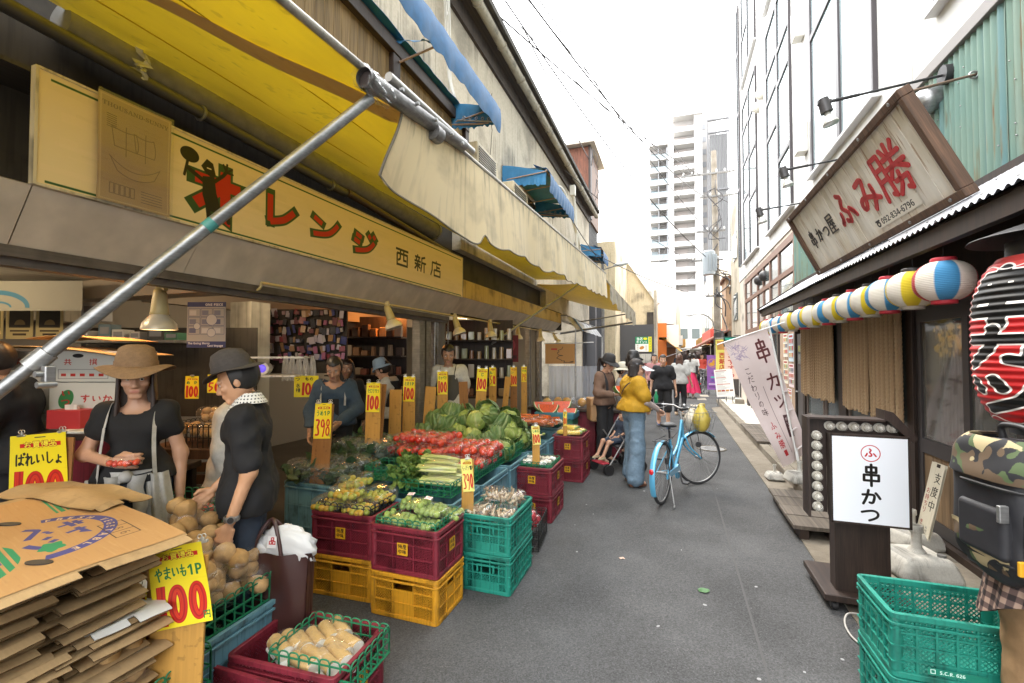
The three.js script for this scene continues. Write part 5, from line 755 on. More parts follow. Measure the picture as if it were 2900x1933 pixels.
// ---------- plastic crates and baskets ----------
const P = {
maroon: std([.19,.017,.034],.5,{ map: rep(T.dirt, .45) }),yellow: std([.62,.30,.015],.55,{ map: rep(T.dirt, .5) }),teal: std([.012,.235,.185],.5,{ map: rep(T.dirt, .6) }),blue: std([.115,.265,.355],.55,{ map: rep(T.dirt, .5) }),green: std([.012,.165,.075],.45),black: std([.016,.017,.016],.45),
film: phys([.98,.98,.98],.05,{ transmission: .97,thickness: 0,ior: 1.4 }),board: std([.58,.31,.062],.7,{ map: rep(T.board, .7) }),boardDark: std([.30,.135,.035],.75,{ map: rep(T.board, .7) }),foam: std([.75,.75,.73],.6),clip: std([.55,.54,.5],.3,{ metalness: .8 }),
};
function lattice(w, h, nx, ny, o = {}) { // centred in x, from y = 0,outer face towards +z
const g = [],cw = w / nx, ch = h / ny, s = o.step ?? .017,t = .004;
const seg = (a, b, c, d) => { if (Math.hypot(c - a, d - b) > .004) g.push(bar([a, b, -.004],[c, d, -.004],o.bw ?? .0045,t, V(0,0,1))); };
for (let i = 0; i < nx; i++) for (let j = 0; j < ny; j++) {
const x0 = -w / 2 + i * cw, x1 = x0 + cw, y0 = j * ch, y1 = y0 + ch, k = o.cell?.(i, j); if (k === 'open') continue;
if (k === 'solid') { g.push(box(cw - .004,ch - .004,.004,(x0 + x1) / 2,(y0 + y1) / 2,.0)); continue; }
for (let c = s / 2; c < cw + ch; c += s) { const a = Math.min(c, cw),b = Math.max(0,c - cw),e = Math.max(0,c - ch),f = Math.min(c, ch); seg(x0 + a, y0 + b, x0 + e, y0 + f); seg(x1 - a, y0 + b, x1 - e, y0 + f); }
}
for (let i = 0; i <= nx; i++) g.push(box(.008,h, .012,-w / 2 + i * cw, h / 2,0)); for (let j = 0; j <= ny; j++) g.push(box(w, .008,.0118,0,j * ch, .0005));
return bake(g);
}
const ring = (w, d, r, t, h) => { const rect = (W, D, R) => { const s = new THREE.Shape(),x = W / 2,y = D / 2; s.moveTo(-x + R, -y); s.lineTo(x - R, -y); s.quadraticCurveTo(x, -y, x, -y + R); s.lineTo(x, y - R); s.quadraticCurveTo(x, y, x - R, y); s.lineTo(-x + R, y); s.quadraticCurveTo(-x, y, -x, y - R); s.lineTo(-x, -y + R); s.quadraticCurveTo(-x, -y, -x + R, -y); return s; }; const s = rect(w, d, r); s.holes.push(rect(w - 2 * t, d - 2 * t, Math.max(.003,r - t))); return new THREE.ExtrudeGeometry(s, { depth: h, bevelEnabled: true, bevelSize: .002,bevelThickness: .002,bevelSegments: 1,curveSegments: 6 }).rotateX(-PI / 2); };
const stickerR = print(96,96,(c, w, h) => { c.fillStyle = '#c99410'; c.fillRect(0,0,w, h); c.fillStyle = '#33230a'; words(c, '特産',8,8,38,{ w: .13,color: '#33230a' }); words(c, '中味',8,50,36,{ w: .13,color: '#33230a' }); });
const protos = {};
function crate(kind, W, D, H) { // builds one prototype per kind and size
const key = [kind, W, D, H].join(),hit = protos[key]; if (hit) return hit;
const m = P[kind],R = new THREE.Group(),st = kind === 'teal' ? { nx: 7,ny: 4,sx: 5 } : kind === 'blue' ? { nx: 6,ny: 3,sx: 4 } : { nx: 3,ny: 3,sx: 3 };
R.name = 'plastic_crate'; const ph = H - .05;
const cellL = kind === 'yellow' ? (i, j) => (i === 1 ? (j === 2 ? 'open' : 'solid') : 0) : kind === 'teal' ? (i, j) => (j === 0 && i > 1 && i < 6 ? 'solid' : 0) : kind === 'blue' ? (i, j) => (j > 0 ? 'solid' : 0) : undefined;
const cellS = kind === 'teal' ? (i, j) => (j > 1 && i > 0 && i < 4 ? 'open' : j === 0 && i > 0 && i < 4 ? 'solid' : 0) : kind === 'blue' ? (i, j) => (j > 0 ? 'solid' : 0) : kind === 'yellow' ? cellL : (i, j) => (i === 1 && j === 1 ? 'solid' : 0);
const gl = lattice(W - .05,ph, st.nx, st.ny, { cell: cellL, step: kind === 'teal' ? .02 : .0185,bw: kind === 'maroon' ? .006 : .005 }),gs = lattice(D - .05,ph, st.sx, st.ny, { cell: cellS, step: kind === 'teal' ? .02 : .0185,bw: kind === 'maroon' ? .006 : .005 });
for (const [g, x, z, a] of [[gl, 0,D / 2 - .012,0],[gl, 0,-D / 2 + .012,PI],[gs, W / 2 - .012,0,PI / 2],[gs, -W / 2 + .012,0,-PI / 2]]) { const p = mesh('side_panel',g, m, R); p.position.set(x, .025,z); p.rotation.y = a; }
const rim = mesh('rim',[ring(W, D, .035,.016,.02).translate(0,H - .022,0),ring(W - .012,D - .012,.03,.012,.02).translate(0,.004,0),ring(W + .004,D + .004,.036,.01,.008).translate(0,H - .05,0)],m, R); void rim;
const q = .046; for (const [x, z] of [[1,1],[1,-1],[-1,1],[-1,-1]]) mesh('corner_post',[bend(rbox(q, H - .03,q, x * (W / 2 - q / 2 - .004),H / 2,z * (D / 2 - q / 2 - .004),.02,3),() => {}),...(kind === 'teal' ? [.25,.5,.75].map((k) => box(q + .004,.006,q + .004,x * (W / 2 - q / 2 - .004),H * k, z * (D / 2 - q / 2 - .004))) : [])],m, R);
mesh('base',[box(W - .04,.006,D - .04,0,.012,0)],m, R);
if (kind === 'teal') for (const s of [1,-1]) mesh('handle',[box(.13,.012,.012,0,0,0),box(.012,.05,.012,-.06,-.02,0),box(.012,.05,.012,.06,-.02,0)].map((g) => g.applyMatrix4(new THREE.Matrix4().makeRotationY(s * PI / 2).setPosition(s * (W / 2 - .006),H * .72,0))),m, R);
if (kind === 'maroon') for (const [x, z, a] of [[W / 2 + .001,0,PI / 2],[0,D / 2 + .001,0]]) { const p = mesh('sticker',[plate(.075,.075,stickerR, .002)],stickerR.mat, R, true); p.position.set(x, H * .55,z); p.rotation.y = a; }
protos[key] = R; return R;
}
function putCrate(kind, W, D, H, pos, turn, label, group) { const c = crate(kind, W, D, H).clone(); c.name = numbered('plastic_crate'); scene.add(c); c.position.set(...pos); c.rotation.y = turn; return tag(c, label, 'crate',group); }
putCrate('yellow',.495,.38,.275,[-1.588,0,-2.655],0,'yellow crate on the ground under the crate of green plums'); putCrate('maroon',.495,.38,.29,[-1.588,.276,-2.655],0,'maroon crate filled with flat packs of green plums');
putCrate('yellow',.495,.38,.275,[-2.135,0,-2.735],.05,'orange yellow crate on the ground under the yellow plums'); putCrate('maroon',.495,.38,.29,[-2.135,.276,-2.735],.05,'maroon crate filled with bags of yellow plums');
putCrate('teal',.53,.37,.262,[-1.228,0,-3.195],PI / 2 + PI, 'green crate on the ground in the stack of shallot packs'); putCrate('teal',.53,.37,.262,[-1.228,.263,-3.195],PI / 2 + PI, 'green crate of earthy shallot packs, upper one of its stack');
putCrate('maroon',.41,.53,.262,[-1.315,0,-4.58],0,'maroon crate on the ground below the boxed white mushrooms'); putCrate('maroon',.41,.53,.262,[-1.315,.263,-4.58],0,'maroon crate holding a green basket of white packs');
putCrate('maroon',.41,.53,.29,[-1.285,0,-6.06],0,'maroon crate on the ground under the sweetcorn'); putCrate('maroon',.41,.53,.29,[-1.285,.291,-6.06],0,'maroon crate topped with bags of sweetcorn');
putCrate('maroon',.57,.40,.30,[-1.625,0,-1.745],.06,'maroon crate in the foreground holding trays of cut yam'); putCrate('maroon',.57,.40,.27,[-1.70,0,-1.31],.03,'maroon crate at the bottom edge nearest the viewer');
putCrate('teal',.53,.37,.272,[1.128,0,-2.585],.02,'empty green crate on the ground at the lower right'); putCrate('teal',.53,.37,.272,[1.128,.273,-2.585],.02,'empty green crate stacked on another at the lower right');
{ const scr = print(300,40,(c, w, h) => { c.fillStyle = '#0b7862'; c.fillRect(0,0,w, h); c.fillStyle = '#cfe8df'; c.font = 'bold 28px sans-serif'; c.fillText('S.C.R. 626',60,30); c.strokeStyle = '#cfe8df'; c.lineWidth = 4; c.strokeRect(16,8,22,22); }); const last = scene.children[scene.children.length - 1],p = mesh('print',[plate(.2,.027,scr, .001)],scr.mat, last, true); p.position.set(-.04,.055,.186); }
const blueAt = (x, z, W, D, H, label) => putCrate('blue',W, D, H, [x, 0,z],0,label);
blueAt(-1.78,-3.14,.64,.5,.585,'blue grey crate at the street edge under the celery'); blueAt(-1.78,-3.74,.64,.62,.575,'blue grey crate at the street edge under the tomatoes'); blueAt(-1.78,-4.42,.64,.62,.575,'blue grey crate at the street edge under the cabbages'); blueAt(-1.78,-5.15,.64,.62,.565,'blue grey crate at the street edge under the white radishes'); blueAt(-1.78,-5.85,.64,.62,.565,'blue grey crate at the street edge under the carrots'); blueAt(-1.78,-6.75,.64,.62,.565,'blue grey crate at the street edge under the watermelon wedges');
blueAt(-2.72,-3.36,.86,.62,.56,'blue grey crate of bagged greens behind the man in black'); blueAt(-2.5,-4.05,.76,.62,.56,'blue grey crate in the inner row under bagged greens'); blueAt(-2.5,-4.75,.76,.62,.56,'blue grey crate in the inner row beneath the back cabbages'); blueAt(-2.5,-5.45,.76,.62,.56,'blue grey crate in the inner row by the clerk'); blueAt(-2.5,-6.2,.76,.7,.56,'blue grey crate in the inner row behind the carrots');
putCrate('blue',.56,.6,.40,[-2.19,0,-1.62],.04,'blue grey crate under the bags of potatoes in the foreground');

function basket(col, W, D, H) {
const key = ['b',col, W, D, H].join(); if (protos[key]) return protos[key];
const R = new THREE.Group(),m = P[col]; R.name = 'produce_basket';
const side = (w) => { const n = Math.max(3,Math.round(w / .052)),g = []; for (let i = 0; i <= n; i++) { const x = -w / 2 + i * w / n; g.push(bar([x, 0,0],[x, H - .02,0],.006,.006)); if (i < n) { const c = w / n; g.push(tube([[x, H - .022,0],[x + c * .2,H - .004,0],[x + c * .8,H - .004,0],[x + c, H - .022,0]],.0036,8,5)); } } for (const y of [.0,H * .42,H - .026]) g.push(box(w, .006,.005,0,y, 0)); return bake(g); };
const a = side(W),b = side(D); for (const [g, x, z, r] of [[a, 0,D / 2,0],[a, 0,-D / 2,PI],[b, W / 2,0,PI / 2],[b, -W / 2,0,-PI / 2]]) { const p = mesh('side_grid',g, m, R); p.position.set(x, .004,z); p.rotation.y = r; }
const f = []; for (let x = -W / 2; x <= W / 2 + .001; x += W / 6) f.push(box(.012,.004,D, x, .004,0)); for (let z = -D / 2; z <= D / 2 + .001; z += D / 9) f.push(box(W, .004,.01,0,.0045,z)); mesh('floor_grid',f, m, R);
protos[key] = R; return R;
}
function putBasket(col, W, D, H, pos, turn, label) { const c = basket(col, W, D, H).clone(); c.name = numbered('produce_basket'); scene.add(c); c.position.set(...pos); c.rotation.y = turn; return tag(c, label, 'basket'); }
putBasket('green',.44,.5,.11,[-1.79,.565,-3.33],0,'green basket holding bunches of celery'); putBasket('green',.36,.32,.11,[-2.30,.585,-3.42],.1,'empty green basket beside the celery leaves'); putBasket('green',.48,.4,.12,[-2.45,.60,-4.12],0,'green basket of tomato bags farther from the street'); putBasket('green',.42,.66,.12,[-1.79,.57,-3.92],0,'green basket of tomato bags by the street edge'); putBasket('green',.5,.6,.14,[-1.80,.565,-4.62],0,'green basket under the heap of cabbages at the street edge'); putBasket('green',.5,.5,.13,[-1.8,.56,-5.22],0,'green basket holding the white radishes'); putBasket('green',.36,.36,.06,[-1.315,.50,-4.58],0,'low green basket of small white packs on the maroon stack'); putBasket('black',.42,.31,.10,[-2.135,.52,-2.735],.05,'black basket rim around the bags of yellow plums'); putBasket('green',.43,.32,.09,[-1.588,.515,-2.655],0,'green basket around the green plum packs'); putBasket('green',.50,.56,.14,[-2.19,.395,-1.62],.04,'green basket of bagged potatoes in the foreground'); putBasket('green',.42,.30,.13,[-1.50,.21,-1.745],.06,'bright green basket set inside the foreground yam crate'); putBasket('green',.4,.3,.13,[-2.72,.66,-1.98],.25,'green basket of cherry tomato packs in front of the woman in the straw hat'); putBasket('black',.24,.42,.22,[-1.20,.004,-3.87],.1,'black basket of red apples on the ground between the stacks'); putBasket('black',.5,.5,.2,[-3.82,.86,-2.95],.2,'black wire basket of bagged onions inside the shop'); putBasket('green',.4,.4,.16,[-2.05,.25,-1.22],.1,'dark green basket beside the flattened cartons');

// ---------- produce ----------
const blob = (r, sq, amp, s, a = 14,b = 10) => bake(bend(new THREE.SphereGeometry(r, a, b),(v) => { const n = v.clone().normalize(),k = 1 + amp * n3(n.x * 1.7 + 5,n.y * 1.7 + 5,n.z * 1.7 + 5,s); v.multiplyScalar(k); v.y *= sq; }));
const filmG = (w, h, d, s) => bake(bend(new THREE.SphereGeometry(.5,44,30),(v) => { const n = v.clone().normalize(),e = .62; const c = (q) => Math.sign(q) * Math.pow(Math.abs(q),e); const k = 1 + .07 * n3(n.x * 5 + s, n.y * 5,n.z * 5,s) + .06 * Math.abs(n3(n.x * 10,n.y * 10 + s, n.z * 10,s + 1)) + .035 * Math.abs(n3(n.x * 24,n.y * 24 + s, n.z * 24,s + 2)); v.set(c(n.x) * .5 * w * k, c(n.y) * .5 * h * k, c(n.z) * .5 * d * k); }));
const F = { tom: [0,1].map((i) => blob(.036,.86,.05,200 + i)),plum: [0,1].map((i) => blob(.0215,.95,.06,210 + i, 12,8)),pot: [0,1,2].map((i) => blob(.046,.85,.22,220 + i)),onion: [blob(.038,.9,.05,230)] };
const col = { tom: [phys([.50,.022,.010],.22,{ clearcoat: .5 }),phys([.58,.045,.012],.22,{ clearcoat: .5 })],yplum: [[.42,.36,.035],[.30,.34,.04],[.55,.33,.02],[.36,.38,.06]].map((c) => phys(c, .42,{ sheen: .2 })),gplum: [[.24,.33,.075],[.28,.36,.09],[.21,.30,.07]].map((c) => phys(c, .5,{ sheen: .3 })),pot: [[.58,.36,.15],[.64,.41,.19],[.52,.31,.12]].map((c) => std(c, .75,{ map: rep(T.grain, .2) })),onion: [[.42,.28,.12],[.5,.36,.17]].map((c) => phys(c, .35)) };
// a bag: items packed in layers under a clear film
function bag(name, label, cat, part, geos, mats, n, w, h, d, pos, turn, group, s = 1,tilt = 0,o8) {
const t = thing(name, label, cat, pos, turn, group); t.rotation.z = tilt; let k = 0;
const r = .8 * (geos[0].boundingSphere ?? (geos[0].computeBoundingSphere(),geos[0].boundingSphere)).radius * s, nx = Math.max(1,Math.floor(w / (2 * r))),nz = Math.max(1,Math.floor(d / (2 * r)));
for (let y = 0; k < n; y++) for (let a = 0; a < nx && k < n; a++) for (let b = 0; b < nz && k < n; b++, k++) { const m = mesh(part, pick(geos),pick(mats),t); m.position.set(((a + .5 + (b % 2) * .4 - .2) / nx - .5) * (w - .3 * r) * (1 - .12 * y) + rr(-.45,.45) * r, r + y * 1.55 * r + rr(0,.6) * r, ((b + .5) / nz - .5) * (d - .3 * r) * (1 - .12 * y) + rr(-.45,.45) * r); m.rotation.set(rr(0,6),rr(0,6),0); m.scale.setScalar(s * rr(.88,1.08)); }
const f = mesh('film',filmG(w * 1.12,h * 1.12,d * 1.12,Math.floor(rnd() * 90)),P.film, t); f.position.y = h * .5; return t;
}
for (const [x0,z0,nx, nz, y, q] of [[-2.66,-4.30,5,4,.66,'lower layer of the basket farther from the street'],[-2.58,-4.27,4,3,.75,'upper layer of the basket farther from the street'],[-1.92,-4.16,3,4,.62,'lower layer of the basket by the street'],[-1.90,-4.14,3,3,.72,'upper layer of the basket by the street'],[-2.15,-4.3,2,2,.69,'gap between the two baskets']]) for (let i = 0; i < nx; i++) for (let j = 0; j < nz; j++) bag('tomato_bag','clear bag of red tomatoes in the ' + q, 'tomatoes','tomato',F.tom, col.tom, 4,.125,.085,.125,[x0 + i * .142 + rr(-.015,.015),y + rr(-.01,.02),z0 + j * .15 + rr(-.015,.015)],rr(0,3),'tomato bags in the ' + q, 1,rr(-.2,.2));
[[-2.27,.56,-2.63,.22,.02],[-2.03,.555,-2.64,.2,.02],[-2.28,.57,-2.82,.22,.1],[-2.02,.585,-2.84,.2,-.12],[-2.2,.675,-2.8,.2,.15],[-2.16,.64,-2.66,.2,0]].forEach(([x, y, z, w, tl],i) => bag('yellow_plum_bag',['front left bag of yellow green plums in the maroon crate','front right bag of yellow green plums in the maroon crate','back left bag of yellow green plums in the maroon crate','back right bag of ripening orange yellow plums','topmost bag of yellow green plums on the heap','middle bag of yellow green plums under the topmost one'][i],'plums','plum',F.plum, col.yplum, 26,w, .09,.18,[x, y, z],rr(-.2,.2),'bags of yellow plums',1.0,tl));
const lab2 = print(64,40,(c, w, h) => { c.fillStyle = '#fff'; c.fillRect(0,0,w, h); c.fillStyle = '#e6e0e0'; c.beginPath(); c.ellipse(32,20,30,18,0,0,7); c.fill(); c.strokeStyle = '#c0232a'; c.lineWidth = 3; c.stroke(); words(c, '特産',16,10,16,{ w: .1,color: '#c0232a' }); });
[[-1.69,.55,-2.58,.02],[-1.49,.55,-2.57,0],[-1.66,.60,-2.74,.1],[-1.49,.61,-2.65,-.06],[-1.43,.555,-2.76,0]].forEach(([x, y, z, tl],i) => { const t = bag('green_plum_pack',['front left flat pack of green plums','front right flat pack of green plums under the labelled one','back left flat pack of green plums leaning on the basket','topmost flat pack of green plums with a white label','back right flat pack of green plums by the crate corner'][i],'plums','plum',F.plum, col.gplum, 24,.19,.05,.16,[x, y, z],rr(-.15,.15),'packs of green plums',1.0,tl); if (i % 2 || i === 2) { const p = mesh('label',[plate(.05,.032,lab2,.001)],lab2.mat, t, true); p.position.set(-.04,.085,-.02); p.rotation.x = -1.3; } });
for (const [x, y, z, i] of [[-2.33,.45,-1.42],[-2.12,.45,-1.42],[-2.33,.45,-1.62],[-2.07,.45,-1.6],[-2.3,.45,-1.8],[-2.06,.45,-1.8],[-2.36,.56,-1.52],[-2.22,.56,-1.76],[-2.38,.66,-1.72],[-2.06,.54,-1.7],[-2.17,.55,-1.5],[-2.3,.67,-1.58],[-2.22,.64,-1.7],[-2.33,.74,-1.68],[-2.04,.55,-1.5],[-2.12,.62,-1.62]]) bag('potato_bag','clear bag of pale potatoes heaped beside the flattened cartons','potatoes','potato',F.pot, col.pot, 6,.18,.12,.17,[x, y, z],rr(0,3),'bags of potatoes in the foreground basket',1.0,rr(-.15,.15));
for (const [x, y, z] of [[-2.12,.30,-1.18],[-1.98,.42,-1.16],[-2.1,.5,-1.3]]) bag('potato_bag','clear bag of brown potatoes in shade behind the price board','potatoes','potato',F.pot, col.pot, 6,.18,.12,.17,[x, y, z],rr(0,3),'bags of potatoes in the dark green basket',1.0,0);
for (const [x, y, z] of [[-3.95,.93,-2.85],[-3.75,.93,-2.85],[-3.9,.94,-3.05],[-3.72,.94,-3.05],[-3.84,1.06,-2.92]]) bag('onion_bag','clear bag of pale onions in the black wire basket inside','onions','onion',F.onion, col.onion, 7,.17,.12,.17,[x, y, z],rr(0,3),'bags of onions inside the shop');
for (const [x, y, z, i] of [[-1.22,.10,-3.78,0],[-1.2,.12,-3.92,1],[-1.2,.19,-3.82,2]]) bag('apple_bag','clear bag of red apples in the black basket on the ground','apples','apple',F.tom, [phys([.36,.015,.025],.25),phys([.42,.06,.04],.25)],4,.15,.1,.14,[x, y, z],rr(0,3),'bags of apples in the black basket',1.1);
for (const [x, y, z, i] of [[-2.82,.80,-1.96,0],[-2.68,.80,-2.0,1],[-2.9,.76,-1.8,2]]) bag('cherry_tomato_pack',['left clear pack of dark red cherry tomatoes in the green basket','right clear pack of dark red cherry tomatoes in the green basket','loose clear pack of cherry tomatoes left of the green basket'][i],'tomatoes','tomato',F.plum, col.tom, 14,.14,.06,.1,[x, y - .1,z],.2,'packs of cherry tomatoes',.75);
// cut yams on foam trays
{ const yamSkin = std([.60,.40,.15],.7,{ map: rep(T.board, .06) }),flesh = std([.76,.72,.62],.6),tray = bake([bend(rbox(.185,.02,.125,0,.01,0,.009,3),(v) => { v.y += .25 * (v.x * v.x + v.z * v.z); })]),bodyG = bake(bend(new THREE.CylinderGeometry(.033,.033,.145,20,10,true).rotateZ(PI / 2),(v) => { const k = 1 + .06 * n3(v.x * 30,v.y * 20,v.z * 20,7) + .05 * Math.sin(v.x * 40); v.y *= k; v.z *= k; })),capG = bake([new THREE.CircleGeometry(.033,18).rotateY(PI / 2).translate(.0715,0,0),new THREE.CircleGeometry(.033,18).rotateY(-PI / 2).translate(-.0715,0,0)]);
[[-1.58,.236,-1.86,-.2],[-1.64,.235,-1.755,-.15],[-1.72,.236,-1.70,-.05],[-1.545,.236,-1.655,.15],[-1.46,.236,-1.78,.05],[-1.44,.236,-1.69,-.1],[-1.63,.19,-1.22,-.4]].forEach(([x, y, z, a],i) => { const t = thing('yam_tray',['foam tray of two cut yams at the back of the foreground crate','foam tray of cut yams in the middle of the foreground crate','foam tray of cut yams at the left of the foreground crate','foam tray of cut yams at the front of the foreground crate','foam tray of cut yams under the green rim on the right','foam tray of cut yams in the right front corner','foam tray of cut yams at the very bottom edge of the view'][i],'yam tray',[x, y, z],a - .35,'trays of cut yam'); mesh('tray',tray, P.foam, t); for (const s of [-1,1]) { const b = mesh('yam',bodyG, yamSkin, t); b.position.set(rr(-.01,.01),.046,s * .03); b.rotation.x = rr(0,6); mesh('cut_face',capG, flesh, b); b.scale.y = b.scale.z = rr(.85,1.05); } const f = mesh('film',filmG(.178,.088,.13,i),P.film, t); f.position.y = .045; }); }
// cabbages
{ const leafCol = (a, b) => (u, v) => { const rib = Math.exp(-Math.pow((u - .5) * 22,2)) * (1 - .5 * v),vein = Math.pow(Math.max(0,Math.cos((Math.abs(u - .5) * 9 - v * 6) * PI)),10) * .5; return mix3(mix3(a, b, v * .7),[.42,.46,.20],clamp(rib + vein, 0,.75)); };
const leaf = (R, open, s, a, b) => bake(sheet((u, v) => { const th = (u - .5) * 1.75 * (.55 + .6 * Math.sin(PI * clamp(v * .9 + .08,0,1))),ph = -1.25 + v * 1.9,flare = open * Math.pow(v, 2.2),r = R * (1.03 + .03 * s) + flare * .08 + .012 * v * Math.sin(u * 26 + s) * open + .006 * n3(u * 9,v * 9,s, 3); return V(r * Math.cos(ph) * Math.sin(th),r * Math.sin(ph) - flare * .02,r * Math.cos(ph) * Math.cos(th) + flare * .03); },18,14,.002,leafCol(a, b)));
const vm = phys('#ffffff',.5,{ vertexColors: true, transmission: .12,thickness: 0 }),pal = [[.18,.27,.05],[.30,.38,.09]],dk = [[.075,.145,.035],[.12,.21,.055]],yl = [[.42,.46,.10],[.52,.54,.16]];
const types = [[pal, dk, .22],[pal, dk, .42],[yl, pal, .08]].map(([h, l, op],q) => { const R = new THREE.Group(); R.name = 'cabbage'; const head = bake(sheet((u, v) => { const a = u * 2 * PI, p = (v - .5) * PI, sw = .012 * Math.sin(a * 3 + p * 4) + .006 * Math.sin(a * 7 - p * 3),r = .098 + sw * .5; return V(r * Math.cos(p) * Math.cos(a),r * .9 * Math.sin(p),-r * Math.cos(p) * Math.sin(a)); },40,24,0,(u, v) => { const vein = Math.pow(Math.max(0,Math.cos(u * 2 * PI * 5 + 5 * (v - .5))),24) + .5 * Math.pow(Math.max(0,Math.cos(u * 2 * PI * 13 - 9 * v)),20); return mix3(mix3(h[0],h[1],v),[.55,.58,.30],clamp(vein * .6,0,.7)); })); mesh('head',head, vm, R); const n = q === 2 ? 3 : q === 1 ? 6 : 5; for (let i = 0; i < n; i++) { const m = mesh('leaf',leaf(.098,op * rr(.7,1.4),i, l[0],l[1]),vm, R); m.rotation.set(rr(-.25,.25),i * 2 * PI / n + rr(-.2,.2),rr(-.2,.2)); } return R; });
const spots = [[-1.92,.985,-4.66,0],[-2.03,.915,-4.60,2],[-2.05,.76,-4.50,2],[-2.39,.87,-4.50,1],[-1.84,.72,-4.56,1],[-1.70,.66,-4.60,0],[-1.72,.79,-4.78,1],[-1.86,.86,-4.74,1],[-2.22,.79,-4.50,1],[-2.55,.76,-4.48,1],[-2.40,.74,-4.42,1],[-2.58,.83,-4.72,1],[-2.22,.90,-4.72,1],[-2.05,.80,-4.78,0],[-1.62,.71,-4.84,0],[-1.95,.66,-4.44,2],[-1.68,.64,-4.43,0],[-2.12,.66,-4.42,1],[-2.4,.93,-4.72,1],[-1.78,.90,-4.92,0],[-2.02,.95,-4.90,1],[-2.25,.7,-4.95,1],[-1.66,.75,-5.0,1]];
const nm = ['topmost loose leafed cabbage crowning the heap','bright yellow green cabbage just below the topmost one','bare pale cabbage low in the middle of the heap','dark open leafed cabbage at the left of the heap','dark leafy cabbage at the front of the heap','cabbage with veined outer leaf at the right front'];
spots.forEach(([x, y, z, q],i) => { const c = types[q].clone(); c.name = numbered('cabbage'); scene.add(c); c.position.set(x, y, z); c.rotation.set(rr(-.7,.9),rr(0,6),rr(-.6,.6)); c.scale.setScalar(rr(1.0,1.2)); tag(c, nm[i] ?? 'green leafy cabbage inside the big heap of cabbages','cabbage','cabbages heaped on the stall'); }); }
